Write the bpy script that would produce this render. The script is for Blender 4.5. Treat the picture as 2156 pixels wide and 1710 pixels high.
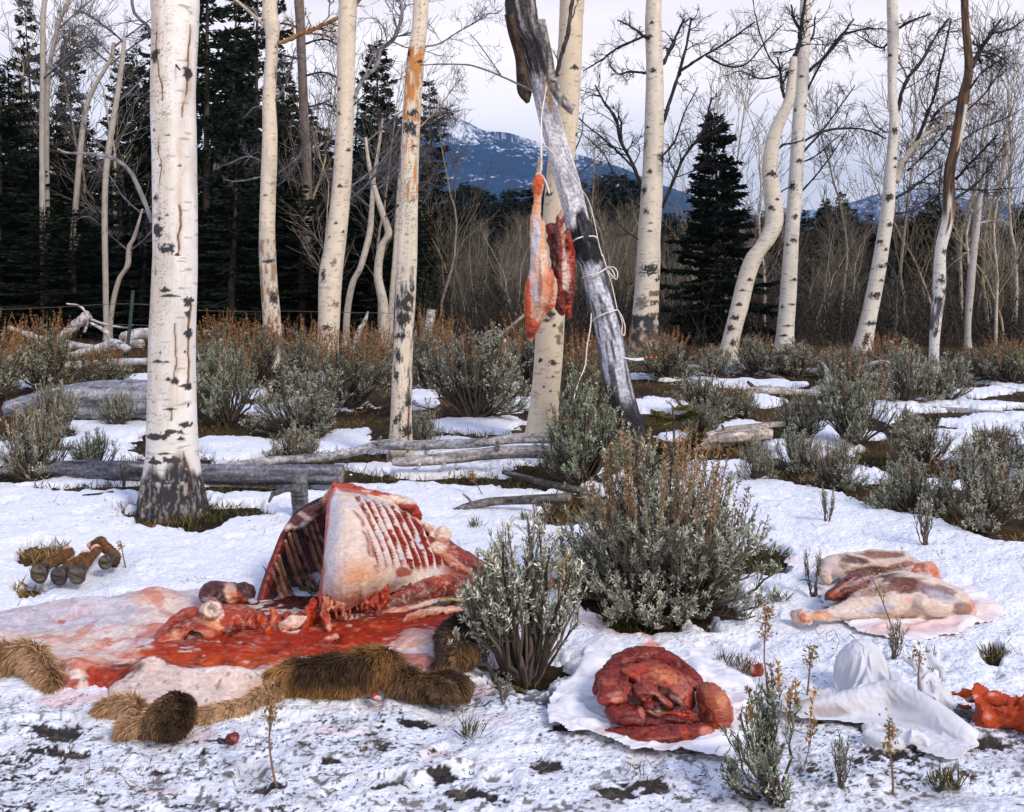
import bpy, math, random
import numpy as np
from mathutils import Vector

for _o in list(bpy.data.objects):
    bpy.data.objects.remove(_o)
SC = bpy.context.scene
COL = SC.collection

# ------------------------------------------------------------------ camera
F, HOR, CXD, CAMZ = 2300.0, 560.0, 1078.0, 1.5      # focal length, horizon, centre (in units of a 2156 wide picture), eye height
cam = bpy.data.cameras.new('camera')
cam_o = bpy.data.objects.new('camera', cam)
COL.objects.link(cam_o)
cam.sensor_width = 36.0
cam.lens = 36.0 * F / 2156.0
cam.shift_y = -(855.0 - HOR) / 2156.0
cam.clip_start = 0.05
cam.clip_end = 30000
cam_o.location = (0, 0, CAMZ)
cam_o.rotation_euler = (math.radians(90), 0, 0)
SC.camera = cam_o

# ------------------------------------------------------------------ world, sun, exposure
SUN_DIR = Vector((0.50, -0.60, 0.62)).normalized()   # towards the sun: behind the camera, to the right
sun_el = math.asin(SUN_DIR.z)
sun_rot = math.atan2(SUN_DIR.x, SUN_DIR.y)
wld = bpy.data.worlds.new('World')
SC.world = wld
wld.use_nodes = True
nt = wld.node_tree
nt.nodes.clear()
def wn(t, **k):
    n = nt.nodes.new(t)
    for a, b in k.items():
        setattr(n, a, b)
    return n
out = wn('ShaderNodeOutputWorld')
bg1 = wn('ShaderNodeBackground')
bg2 = wn('ShaderNodeBackground')
sky = wn('ShaderNodeTexSky', sky_type='NISHITA', sun_disc=False, sun_elevation=sun_el, sun_rotation=sun_rot)
bg1.inputs[1].default_value = 0.06
nt.links.new(sky.outputs[0], bg1.inputs[0])
tc = wn('ShaderNodeTexCoord')
sep = wn('ShaderNodeSeparateXYZ')
nt.links.new(tc.outputs['Generated'], sep.inputs[0])
grad = wn('ShaderNodeValToRGB')
el = grad.color_ramp.elements
el[0].position, el[0].color = 0.0, (1.05, 1.02, 1.05, 1)
el[1].position, el[1].color = 1.0, (0.42, 0.54, 0.90, 1)
e = el.new(0.10); e.color = (1.16, 1.06, 1.03, 1)
e = el.new(0.19); e.color = (1.30, 1.13, 1.03, 1)
e = el.new(0.45); e.color = (0.64, 0.68, 0.88, 1)
nt.links.new(sep.outputs['Z'], grad.inputs[0])
mp = wn('ShaderNodeMapping')
mp.inputs['Scale'].default_value = (1.0, 1.0, 4.5)
nt.links.new(tc.outputs['Generated'], mp.inputs[0])
noi = wn('ShaderNodeTexNoise')
noi.inputs['Scale'].default_value = 2.3
noi.inputs['Detail'].default_value = 5
noi.inputs['Roughness'].default_value = 0.5
nt.links.new(mp.outputs[0], noi.inputs['Vector'])
rmp = wn('ShaderNodeValToRGB')
rmp.color_ramp.elements[0].position, rmp.color_ramp.elements[0].color = 0.40, (0.84, 0.81, 0.87, 1)
rmp.color_ramp.elements[1].position, rmp.color_ramp.elements[1].color = 0.62, (1.06, 1.04, 1.03, 1)
nt.links.new(noi.outputs[0], rmp.inputs[0])
mul = wn('ShaderNodeMixRGB', blend_type='MULTIPLY')
mul.inputs[0].default_value = 1.0
nt.links.new(grad.outputs[0], mul.inputs[1])
nt.links.new(rmp.outputs[0], mul.inputs[2])
nt.links.new(mul.outputs[0], bg2.inputs[0])
bg2.inputs[1].default_value = 0.88
addsh = wn('ShaderNodeAddShader')
nt.links.new(bg1.outputs[0], addsh.inputs[0])
nt.links.new(bg2.outputs[0], addsh.inputs[1])
nt.links.new(addsh.outputs[0], out.inputs[0])

sun = bpy.data.lights.new('sun', 'SUN')
sun.energy = 2.3
sun.angle = math.radians(14)
sun.color = (1.0, 0.89, 0.77)
sun_o = bpy.data.objects.new('sun', sun)
COL.objects.link(sun_o)
sun_o.rotation_euler = (-SUN_DIR).to_track_quat('-Z', 'Y').to_euler()
sun_o.location = (5, -8, 12)

SC.view_settings.view_transform = 'Standard'
SC.view_settings.look = 'None'
SC.view_settings.gamma = 1
SC.view_settings.exposure = 0.06
SC.view_settings.use_curve_mapping = False
SC.render.engine = 'CYCLES'
SC.cycles.max_bounces = 5
SC.cycles.diffuse_bounces = 3
SC.cycles.volume_bounces = 0

# ------------------------------------------------------------------ numeric helpers
rs = np.random.RandomState
def _h(ix, iy, iz, seed):
    h = (ix.astype(np.uint32) * np.uint32(374761393) + iy.astype(np.uint32) * np.uint32(668265263)
         + iz.astype(np.uint32) * np.uint32(2147483647) + np.uint32((seed * 974711 + 12345) & 0xffffffff))
    h = (h ^ (h >> np.uint32(13))) * np.uint32(1274126177)
    h = h ^ (h >> np.uint32(16))
    h = h * np.uint32(2246822519)
    return ((h >> np.uint32(8)) & np.uint32(0xffff)).astype(np.float32) / 32767.5 - 1.0
def vnoise(P, seed=0):
    P = np.asarray(P, np.float32)
    I = np.floor(P)
    f = P - I
    I = I.astype(np.int64)
    u = f * f * f * (f * (f * 6 - 15) + 10)
    x, y, z = I[..., 0], I[..., 1], I[..., 2]
    ux, uy, uz = u[..., 0], u[..., 1], u[..., 2]
    def L(a, b, t):
        return a + (b - a) * t
    c = lambda i, j, k: _h(x + i, y + j, z + k, seed)
    return L(L(L(c(0,0,0), c(1,0,0), ux), L(c(0,1,0), c(1,1,0), ux), uy),
             L(L(c(0,0,1), c(1,0,1), ux), L(c(0,1,1), c(1,1,1), ux), uy), uz)
def fbm(P, scale=1.0, octv=3, seed=0, gain=0.5):
    P = np.asarray(P, np.float32) * np.asarray(scale, np.float32)
    a, s, t = 1.0, 0.0, 0.0
    for i in range(octv):
        s = s + a * vnoise(P * (2.03 ** i) + 17.3 * i, seed + i * 31)
        t += a
        a *= gain
    return s / t
def sstep(a, b, x):
    t = np.clip((x - a) / (b - a), 0, 1)
    return t * t * (3 - 2 * t)
def lerp(a, b, t):
    a = np.asarray(a, float); b = np.asarray(b, float)
    t = np.asarray(t)[..., None]
    return a + (b - a) * t
def norm(v):
    return v / np.maximum(np.linalg.norm(v, axis=-1, keepdims=True), 1e-9)
def W(x, y, Y):
    """the place at depth Y that a sight line towards picture point x, y meets"""
    return np.array([(x - CXD) * Y / F, Y, CAMZ - (y - HOR) * Y / F])
def gY(y):
    return CAMZ * F / (y - HOR)
def G(x, y):
    return W(x, y, gY(y))
def toD(P):
    Y = np.maximum(P[..., 1], 0.3)
    return CXD + F * P[..., 0] / Y, HOR + F * (CAMZ - P[..., 2]) / Y
def crom(pts, n):
    pts = np.asarray(pts, float)
    if len(pts) < 3:
        t = np.linspace(0, len(pts) - 1, n)
        return np.stack([np.interp(t, np.arange(len(pts)), pts[:, i]) for i in range(pts.shape[1])], 1)
    p = np.vstack([2 * pts[0] - pts[1], pts, 2 * pts[-1] - pts[-2]])
    t = np.linspace(0, len(pts) - 1 - 1e-6, n)
    i = t.astype(int)
    u = (t - i)[:, None]
    a, b, c, d = p[i], p[i + 1], p[i + 2], p[i + 3]
    return 0.5 * (2 * b + (c - a) * u + (2 * a - 5 * b + 4 * c - d) * u ** 2 + (3 * b - a - 3 * c + d) * u ** 3)
def poly_sd(px, py, poly):
    """signed distance to a polygon, positive inside"""
    poly = np.asarray(poly, float)
    d = np.full(px.shape, 1e9)
    ins = np.zeros(px.shape, bool)
    n = len(poly)
    for i in range(n):
        x1, y1 = poly[i]; x2, y2 = poly[(i + 1) % n]
        ex, ey = x2 - x1, y2 - y1
        t = np.clip(((px - x1) * ex + (py - y1) * ey) / (ex * ex + ey * ey + 1e-12), 0, 1)
        d = np.minimum(d, (px - x1 - t * ex) ** 2 + (py - y1 - t * ey) ** 2)
        c = ((y1 > py) != (y2 > py)) & (px < (x2 - x1) * (py - y1) / ((y2 - y1) if abs(y2 - y1) > 1e-12 else 1e-12) + x1)
        ins ^= c
    return np.where(ins, 1, -1) * np.sqrt(d)

# ------------------------------------------------------------------ mesh and object helpers
ORG = {}
class MB:
    def __init__(s):
        s.v, s.q, s.t, s.c, s.n = [], [], [], [], 0
    def add(s, v, q=None, t=None, c=(0.5, 0.5, 0.5)):
        v = np.asarray(v, float).reshape(-1, 3)
        c = np.asarray(c, float)
        if c.ndim == 1:
            c = np.tile(c, (len(v), 1))
        if q is not None and len(q): s.q.append(np.asarray(q, np.int64).reshape(-1, 4) + s.n)
        if t is not None and len(t): s.t.append(np.asarray(t, np.int64).reshape(-1, 3) + s.n)
        s.v.append(v); s.c.append(c); s.n += len(v)
        return s
    def arrays(s):
        return np.concatenate(s.v), np.concatenate(s.c)
    def mesh(s, name, mat, org=(0, 0, 0), smooth=True):
        v, c = s.arrays()
        v = v - np.asarray(org, float)
        q = np.concatenate(s.q) if s.q else np.zeros((0, 4), np.int64)
        t = np.concatenate(s.t) if s.t else np.zeros((0, 3), np.int64)
        me = bpy.data.meshes.new(name)
        me.vertices.add(len(v))
        me.vertices.foreach_set('co', v.astype(np.float32).ravel())
        nl = 4 * len(q) + 3 * len(t)
        me.loops.add(nl)
        me.loops.foreach_set('vertex_index', np.concatenate([q.ravel(), t.ravel()]).astype(np.int32))
        me.polygons.add(len(q) + len(t))
        ls = np.concatenate([np.arange(len(q)) * 4, 4 * len(q) + np.arange(len(t)) * 3]).astype(np.int32)
        me.polygons.foreach_set('loop_start', ls)
        me.polygons.foreach_set('use_smooth', np.full(len(ls), smooth))
        at = me.color_attributes.new('Col', 'FLOAT_COLOR', 'POINT')
        at.data.foreach_set('color', np.concatenate([np.clip(c, 0, 2), np.ones((len(c), 1))], 1).astype(np.float32).ravel())
        me.update(calc_edges=True)
        me.materials.append(mat)
        return me
    def build(s, name, mat, parent=None, smooth=True, kind=None, label=None):
        org = ORG.get(parent.name, (0, 0, 0)) if parent else (0, 0, 0)
        o = bpy.data.objects.new(name, s.mesh(name, mat, org, smooth))
        COL.objects.link(o)
        if parent:
            o.parent = parent
        ORG[o.name] = org
        if kind: o['kind'] = kind
        if label: o['label'] = label
        return o
def thing(name, label, cat, loc=(0, 0, 0), group=None):
    o = bpy.data.objects.new(name, None)
    o.empty_display_size = 0.1
    COL.objects.link(o)
    o.location = tuple(float(a) for a in loc)
    ORG[o.name] = np.asarray(loc, float)
    tag(o, label, cat, group)
    return o
def tag(o, label, cat, group=None, kind=None):
    if label: o['label'] = label
    if cat: o['category'] = cat
    if group: o['group'] = group
    if kind: o['kind'] = kind
    return o
def kids(o):
    return [c for c in COL.objects if c.parent == o]
CH = {}
def copy_tree(root):
    """a thing with copies of its parts and sub-parts; mesh data is shared"""
    if root.name not in CH:
        CH[root.name] = [(c, list(c.children)) for c in root.children]
    r = root.copy(); COL.objects.link(r)
    for c, gs in CH[root.name]:
        d = c.copy(); COL.objects.link(d); d.parent = r
        for g in gs:
            k = g.copy(); COL.objects.link(k); k.parent = d
    return r

def tubes(P, R, s=5, col=(0.2, 0.2, 0.2), cap=True, ndisp=0.0, nscale=30.0, seed=0):
    """many tubes at once: P[N,K,3] centre lines, R[N,K] radii -> verts, quads, colours"""
    P = np.asarray(P, float); R = np.asarray(R, float)
    if P.ndim == 2: P, R = P[None], R[None]
    N, K, _ = P.shape
    T = norm(np.gradient(P, axis=1))
    avg = norm(T.mean(1))
    ref = np.where((np.abs(avg[:, 2:3]) > 0.8), np.array([[1.0, 0.05, 0.02]]), np.array([[0.02, 0.05, 1.0]]))[:, None, :]
    A = norm(np.cross(T, np.broadcast_to(ref, T.shape)))
    B = np.cross(A, T)
    th = np.arange(s) * 2 * math.pi / s
    ring = A[:, :, None, :] * np.cos(th)[None, None, :, None] + B[:, :, None, :] * np.sin(th)[None, None, :, None]
    V = P[:, :, None, :] + ring * R[:, :, None, None]
    if ndisp:
        V = V + ring * (fbm(V, nscale, 3, seed) * ndisp)[..., None]
    n = np.arange(N)[:, None, None] * K * s; k = np.arange(K - 1)[None, :, None] * s; j = np.arange(s)[None, None, :]
    j2 = (j + 1) % s
    q = np.stack([n + k + j, n + k + j2, n + k + s + j2, n + k + s + j], -1).reshape(-1, 4)
    c = np.asarray(col, float)
    if c.ndim == 2 and len(c) == N:
        c = np.repeat(c, K * s, axis=0)
    elif c.ndim == 3:
        c = np.repeat(c.reshape(-1, 3), s, axis=0)
    tri = None
    Vf = V.reshape(-1, 3)
    if cap:
        cen = np.concatenate([P[:, 0], P[:, -1]])
        base = len(Vf)
        Vf = np.concatenate([Vf, cen])
        if c.ndim == 2: c = np.concatenate([c, c[np.arange(N) * K * s], c[np.arange(N) * K * s + (K - 1) * s]])
        a = (np.arange(N) * K * s)[:, None]; jj = np.arange(s)[None]
        t0 = np.stack([a + (jj + 1) % s, a + jj, np.broadcast_to(base + np.arange(N)[:, None], (N, s))], -1).reshape(-1, 3)
        a = a + (K - 1) * s
        t1 = np.stack([a + jj, a + (jj + 1) % s, np.broadcast_to(base + N + np.arange(N)[:, None], (N, s))], -1).reshape(-1, 3)
        tri = np.concatenate([t0, t1])
    return Vf, q, tri, c
def walk(S, D, L, K, wig, lift, r):
    """crooked centre lines"""
    N = len(S)
    P = np.zeros((N, K, 3)); P[:, 0] = S
    d = norm(np.asarray(D, float))
    step = (np.asarray(L) / (K - 1))[:, None]
    for k in range(1, K):
        P[:, k] = P[:, k - 1] + d * step
        d = norm(d + r.randn(N, 3) * wig + np.array([0, 0, lift]))
    return P
def sprout(P, per, r, ang, frac, lo=0.25):
    """child starts and directions on the centre lines P"""
    N, K, _ = P.shape
    idx = np.repeat(np.arange(N), per)
    t = lo + (0.98 - lo) * r.rand(len(idx))
    f = t * (K - 1); i = np.minimum(f.astype(int), K - 2); u = (f - i)[:, None]
    S = P[idx, i] * (1 - u) + P[idx, i + 1] * u
    tan = norm(P[idx, i + 1] - P[idx, i])
    rv = norm(np.cross(tan, r.randn(len(idx), 3)))
    a = (ang * (0.7 + 0.6 * r.rand(len(idx))))[:, None]
    D = tan * np.cos(a) + rv * np.sin(a)
    Lp = np.linalg.norm(np.diff(P, axis=1), axis=2).sum(1)[idx]
    return S, D, Lp * frac * (0.5 + 0.8 * r.rand(len(idx))) * (1.15 - 0.6 * t), idx, t
def quads_leaf(C, D, L, Wd, r, col, fold=0.25, N2=None):
    """one leaf-sized rhomb per centre"""
    n = len(C)
    D = norm(D)
    up = norm(np.cross(D, r.randn(n, 3)))
    S = np.cross(D, up)
    L = np.broadcast_to(L, (n,))[:, None]; Wd = np.broadcast_to(Wd, (n,))[:, None]
    v = np.stack([C, C + D * L * 0.62 + S * Wd * 0.5 + up * Wd * fold, C + D * L, C + D * L * 0.62 - S * Wd * 0.5 + up * Wd * fold], 1)
    q = np.arange(n * 4).reshape(n, 4)
    c = np.asarray(col, float)
    if c.ndim == 2: c = np.repeat(c, 4, axis=0)
    return v.reshape(-1, 3), q, None, c

def surfnet(f, lo, hi, h):
    """smooth closed mesh of the region where f < 0"""
    ax = [np.arange(lo[i] - 1.5 * h, hi[i] + 2.5 * h, h, dtype=np.float32) for i in range(3)]
    nx, ny, nz = map(len, ax)
    P = np.stack(np.meshgrid(*ax, indexing='ij'), -1).reshape(-1, 3)
    V = np.asarray(f(P), np.float32).reshape(nx, ny, nz)
    V[0] = V[-1] = 1; V[:, 0] = V[:, -1] = 1; V[:, :, 0] = V[:, :, -1] = 1
    s = V < 0
    def cor(A, i, j, k): return A[i:nx - 1 + i, j:ny - 1 + j, k:nz - 1 + k]
    cnt = sum(cor(s, i, j, k).astype(np.int8) for i in (0, 1) for j in (0, 1) for k in (0, 1))
    act = (cnt > 0) & (cnt < 8)
    ci, cj, ck = np.nonzero(act)
    acc = np.zeros((len(ci), 3)); w = np.zeros(len(ci))
    for d in range(3):
        for a in (0, 1):
            for b in (0, 1):
                o = [0, 0, 0]; o[(d + 1) % 3] = a; o[(d + 2) % 3] = b
                p = list(o); p[d] = 1
                v0 = V[ci + o[0], cj + o[1], ck + o[2]]; v1 = V[ci + p[0], cj + p[1], ck + p[2]]
                m = (v0 < 0) != (v1 < 0)
                t = np.where(m, v0 / np.where(m, v0 - v1, 1), 0)
                pos = np.tile(np.array(o, float), (len(ci), 1)); pos[:, d] = t
                acc += pos * m[:, None]; w += m
    vert = np.stack([ci, cj, ck], 1) + acc / np.maximum(w, 1)[:, None]
    vert = vert * h + np.array([ax[0][0], ax[1][0], ax[2][0]])
    idx = np.full(act.shape, -1, np.int64); idx[ci, cj, ck] = np.arange(len(ci))
    Q = []
    for d in range(3):
        e1, e2 = (d + 1) % 3, (d + 2) % 3
        a = [slice(None)] * 3; b = [slice(None)] * 3
        a[d] = slice(0, -1); b[d] = slice(1, None)
        m = s[tuple(a)] != s[tuple(b)]
        I = np.stack(np.nonzero(m), 1)
        I = I[(I[:, e1] > 0) & (I[:, e2] > 0) & (I[:, e1] < V.shape[e1] - 1) & (I[:, e2] < V.shape[e2] - 1)]
        def g(o1, o2):
            J = I.copy(); J[:, e1] += o1; J[:, e2] += o2
            return idx[J[:, 0], J[:, 1], J[:, 2]]
        q = np.stack([g(-1, -1), g(0, -1), g(0, 0), g(-1, 0)], 1)
        ins = s[I[:, 0], I[:, 1], I[:, 2]]
        q[~ins] = q[~ins][:, ::-1]
        Q.append(q)
    Q = np.concatenate(Q)
    return vert, Q[(Q >= 0).all(1)]
# solids given by picture position, depth and size in picture units
def ell(x, y, Y, rx, ry, rd, tilt=0.0):
    c = W(x, y, Y); k = Y / F; a = math.radians(tilt); ca, sa = math.cos(a), math.sin(a)
    def f(P):
        d = P - c
        u = d[:, 0] * ca + d[:, 2] * sa; v = -d[:, 0] * sa + d[:, 2] * ca
        R = np.array([rx * k, ry * k, rd])
        q = np.stack([u, v, d[:, 1]], 1)
        k0 = np.linalg.norm(q / R, axis=1); k1 = np.linalg.norm(q / R ** 2, axis=1)
        return k0 * (k0 - 1) / np.maximum(k1, 1e-6)
    R = max(rx, ry) * k
    f.lo = c - np.array([R, rd, R]); f.hi = c + np.array([R, rd, R])
    return f
def cap(pts):
    """chain of tapering capsules: (x, y, Y, radius)"""
    A = [(W(p[0], p[1], p[2]), p[3] * p[2] / F) for p in pts]
    def f(P):
        out = None
        for (a, ra), (b, rb) in zip(A[:-1], A[1:]):
            ab = b - a
            t = np.clip(((P - a) @ ab) / (ab @ ab + 1e-12), 0, 1)
            d = np.linalg.norm(P - (a + t[:, None] * ab), axis=1) - (ra + (rb - ra) * t)
            out = d if out is None else np.minimum(out, d)
        return out
    f.lo = np.min([a - r for a, r in A], 0); f.hi = np.max([a + r for a, r in A], 0)
    return f
def smin(a, b, k):
    h = np.clip(0.5 + 0.5 * (b - a) / k, 0, 1)
    return b + (a - b) * h - k * h * (1 - h)
def union(fs, k=0.02, na=0.0, ns=20.0, seed=0, cut=(), stretch=(1, 1, 1), octv=3):
    def f(P):
        d = fs[0](P)
        for g in fs[1:]:
            d = smin(d, g(P), k)
        for g in cut:
            d = np.maximum(d, -g(P))
        if na:
            d = d + na * fbm(P * np.asarray(stretch), ns, octv, seed)
        return d
    f.lo = np.min([g.lo for g in fs], 0) - na; f.hi = np.max([g.hi for g in fs], 0) + na
    return f
def paint(V, base, spots, seed=0, ns=14.0, wob=0.35, st=(1, 1, 1)):
    """colour by picture place: spots = (x, y, rx, ry, colour, strength[, tilt])"""
    x, y = toD(V)
    c = np.tile(np.asarray(base, float), (len(V), 1))
    st = np.asarray(st)
    nz = fbm(V * st, ns, 3, seed)
    nz2 = fbm(V * st, ns * 3, 3, seed + 5)
    for s in spots:
        a = math.radians(s[6]) if len(s) > 6 else 0.0
        dx, dy = x - s[0], y - s[1]
        u = dx * math.cos(a) - dy * math.sin(a); v = dx * math.sin(a) + dy * math.cos(a)
        d = np.sqrt((u / s[2]) ** 2 + (v / s[3]) ** 2) + wob * nz + 0.8 * wob * nz2
        c = lerp(c, s[4], 0) * (1 - 0) if False else c + (np.asarray(s[4]) - c) * (s[5] * (1 - sstep(0.7, 1.1, d)))[:, None]
    return c

# ------------------------------------------------------------------ materials
def mat(name, rough=0.7, spec=0.3, n_scale=20.0, n_amt=0.25, b_scale=60.0, b_str=0.3, b_dist=0.004, sss=0.0, coat=0.0, stretch=(1, 1, 1), sheen=0.0, r_var=0.0):
    m = bpy.data.materials.new(name)
    m.use_nodes = True
    t = m.node_tree
    b = t.nodes['Principled BSDF']
    at = t.nodes.new('ShaderNodeAttribute'); at.attribute_name = 'Col'
    co = t.nodes.new('ShaderNodeTexCoord')
    mpn = t.nodes.new('ShaderNodeMapping'); mpn.inputs['Scale'].default_value = stretch
    t.links.new(co.outputs['Object'], mpn.inputs[0])
    n1 = t.nodes.new('ShaderNodeTexNoise'); n1.inputs['Scale'].default_value = n_scale; n1.inputs['Detail'].default_value = 5
    t.links.new(mpn.outputs[0], n1.inputs['Vector'])
    mr = t.nodes.new('ShaderNodeMapRange')
    mr.inputs[1].default_value = 0.3; mr.inputs[2].default_value = 0.7
    mr.inputs[3].default_value = 1 - n_amt; mr.inputs[4].default_value = 1 + n_amt
    t.links.new(n1.outputs[0], mr.inputs[0])
    vm = t.nodes.new('ShaderNodeVectorMath'); vm.operation = 'SCALE'
    t.links.new(at.outputs['Color'], vm.inputs[0]); t.links.new(mr.outputs[0], vm.inputs['Scale'])
    t.links.new(vm.outputs[0], b.inputs['Base Color'])
    b.inputs['Roughness'].default_value = rough
    b.inputs['Specular IOR Level'].default_value = spec
    if r_var:
        m2 = t.nodes.new('ShaderNodeMapRange'); m2.inputs[1].default_value = 0.3; m2.inputs[2].default_value = 0.7
        m2.inputs[3].default_value = rough - r_var; m2.inputs[4].default_value = rough + r_var
        t.links.new(n1.outputs[0], m2.inputs[0]); t.links.new(m2.outputs[0], b.inputs['Roughness'])
    if coat:
        b.inputs['Coat Weight'].default_value = coat; b.inputs['Coat Roughness'].default_value = 0.15
    if sheen:
        b.inputs['Sheen Weight'].default_value = sheen
    if sss:
        b.inputs['Subsurface Weight'].default_value = sss
        b.inputs['Subsurface Radius'].default_value = (0.02, 0.008, 0.005)
        b.inputs['Subsurface Scale'].default_value = 0.4
    if b_str:
        n2 = t.nodes.new('ShaderNodeTexNoise'); n2.inputs['Scale'].default_value = b_scale; n2.inputs['Detail'].default_value = 6
        t.links.new(mpn.outputs[0], n2.inputs['Vector'])
        bp = t.nodes.new('ShaderNodeBump'); bp.inputs['Strength'].default_value = b_str; bp.inputs['Distance'].default_value = b_dist
        t.links.new(n2.outputs[0], bp.inputs['Height']); t.links.new(bp.outputs[0], b.inputs['Normal'])
    return m
def flesh(name, rough, fascia, f_amt, smear, f0=0.5, f1=1.4, spec=0.12):
    """wet flesh: fibres, threads of fascia and, on pale membrane, thin smears of blood"""
    m = bpy.data.materials.new(name); m.use_nodes = True
    t = m.node_tree; N = t.nodes.new; K = t.links.new
    b = t.nodes['Principled BSDF']
    at = N('ShaderNodeAttribute'); at.attribute_name = 'Col'
    co = N('ShaderNodeTexCoord')
    def noise(scale, detail=6, rgh=0.6, dist=0.0, typ='FBM', st=(1, 1, 1)):
        mp_ = N('ShaderNodeMapping'); mp_.inputs['Scale'].default_value = st; K(co.outputs['Object'], mp_.inputs[0])
        n = N('ShaderNodeTexNoise'); n.noise_type = typ; n.inputs['Scale'].default_value = scale; n.inputs['Detail'].default_value = detail
        n.inputs['Roughness'].default_value = rgh; n.inputs['Distortion'].default_value = dist
        K(mp_.outputs[0], n.inputs['Vector']); return n
    def rng(src, a, b_, c, d):
        r = N('ShaderNodeMapRange'); K(src, r.inputs[0])
        for i, v in enumerate((a, b_, c, d)): r.inputs[i + 1].default_value = v
        return r.outputs[0]
    fib = noise(26, 5, 0.58, 1.2, st=(1.0, 1.0, 2.4))
    sc = N('ShaderNodeVectorMath'); sc.operation = 'SCALE'; K(at.outputs['Color'], sc.inputs[0]); K(rng(fib.outputs[0], 0.30, 0.70, f0, f1), sc.inputs['Scale'])
    cur = sc.outputs[0]
    thr = noise(11, 5, 0.6, 1.8)
    ridge_ = N('ShaderNodeMath'); ridge_.operation = 'SUBTRACT'; K(thr.outputs[0], ridge_.inputs[0]); ridge_.inputs[1].default_value = 0.5
    ab = N('ShaderNodeMath'); ab.operation = 'ABSOLUTE'; K(ridge_.outputs[0], ab.inputs[0])
    fm = N('ShaderNodeMath'); fm.operation = 'MULTIPLY'; K(rng(ab.outputs[0], 0.0, 0.035, f_amt, 0.0), fm.inputs[0]); K(rng(fib.outputs[0], 0.42, 0.6, 0.0, 1.0), fm.inputs[1])
    mx = N('ShaderNodeMixRGB'); K(fm.outputs[0], mx.inputs[0]); K(cur, mx.inputs[1]); mx.inputs[2].default_value = (*fascia, 1); cur = mx.outputs[0]
    if smear:
        sm = noise(4.5, 10, 0.68, 1.0, st=(1, 1, 1.8))
        mx = N('ShaderNodeMixRGB'); K(rng(sm.outputs[0], 0.56, 0.70, 0.0, smear), mx.inputs[0]); K(cur, mx.inputs[1]); mx.inputs[2].default_value = (0.50, 0.12, 0.04, 1); cur = mx.outputs[0]
        s2 = noise(22, 8, 0.7, 1.0)
        mx = N('ShaderNodeMixRGB'); K(rng(s2.outputs[0], 0.63, 0.72, 0.0, smear * 0.6), mx.inputs[0]); K(cur, mx.inputs[1]); mx.inputs[2].default_value = (0.34, 0.05, 0.02, 1); cur = mx.outputs[0]
    K(cur, b.inputs['Base Color'])
    K(rng(fib.outputs[0], 0.35, 0.65, rough - 0.12, rough + 0.25), b.inputs['Roughness'])
    b.inputs['Specular IOR Level'].default_value = spec
    bp = N('ShaderNodeBump'); bp.inputs['Strength'].default_value = 0.6; bp.inputs['Distance'].default_value = 0.008
    ad = N('ShaderNodeMath'); ad.operation = 'ADD'; K(fib.outputs[0], ad.inputs[0]); K(thr.outputs[0], ad.inputs[1])
    K(ad.outputs[0], bp.inputs['Height']); K(bp.outputs[0], b.inputs['Normal'])
    return m
M = dict(
    snow=mat('snow', 0.6, 0.2, 40.0, 0.10, 55, 0.9, 0.016),
    soil=mat('soil', 0.95, 0.1, 25, 0.45, 40, 0.8, 0.02),
    bark=mat('aspen_bark', 0.75, 0.2, 9, 0.07, 90, 0.35, 0.003),
    wood=mat('grey_wood', 0.85, 0.12, 40, 0.5, 70, 0.8, 0.008),
    twig=mat('twig_bark', 0.85, 0.15, 25, 0.3, 60, 0.2, 0.003),
    leaf=mat('sage_leaf', 0.7, 0.25, 8, 0.12, 60, 0.0),
    needle=mat('conifer_needle', 0.8, 0.15, 0.6, 0.35, 60, 0.0),
    grass=mat('dry_grass', 0.8, 0.15, 4, 0.25, 60, 0.0),
    meat=flesh('raw_meat', 0.24, (0.44, 0.16, 0.10), 0.22, 0.0, 0.45, 1.45, 0.32),
    fat=flesh('membrane', 0.42, (0.80, 0.72, 0.68), 0.12, 0.50, 0.76, 1.16),
    hide=flesh('hide_skin', 0.50, (0.80, 0.72, 0.68), 0.05, 0.50, 0.66, 1.22, 0.10),
    fur=mat('fur', 0.75, 0.25, 25, 0.25, 60, 0.0),
    horn=mat('hoof_horn', 0.45, 0.4, 40, 0.3, 80, 0.4, 0.002),
    cloth=mat('cotton_cloth', 0.95, 0.05, 10, 0.10, 160, 0.4, 0.002),
    rope=mat('cord', 0.85, 0.1, 60, 0.1, 200, 0.3, 0.001),
    steel=mat('blade_steel', 0.25, 0.8, 30, 0.1, 50, 0.0),
    hill=mat('mountain', 0.95, 0.05, 0.01, 0.12, 1, 0.0),
)
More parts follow.
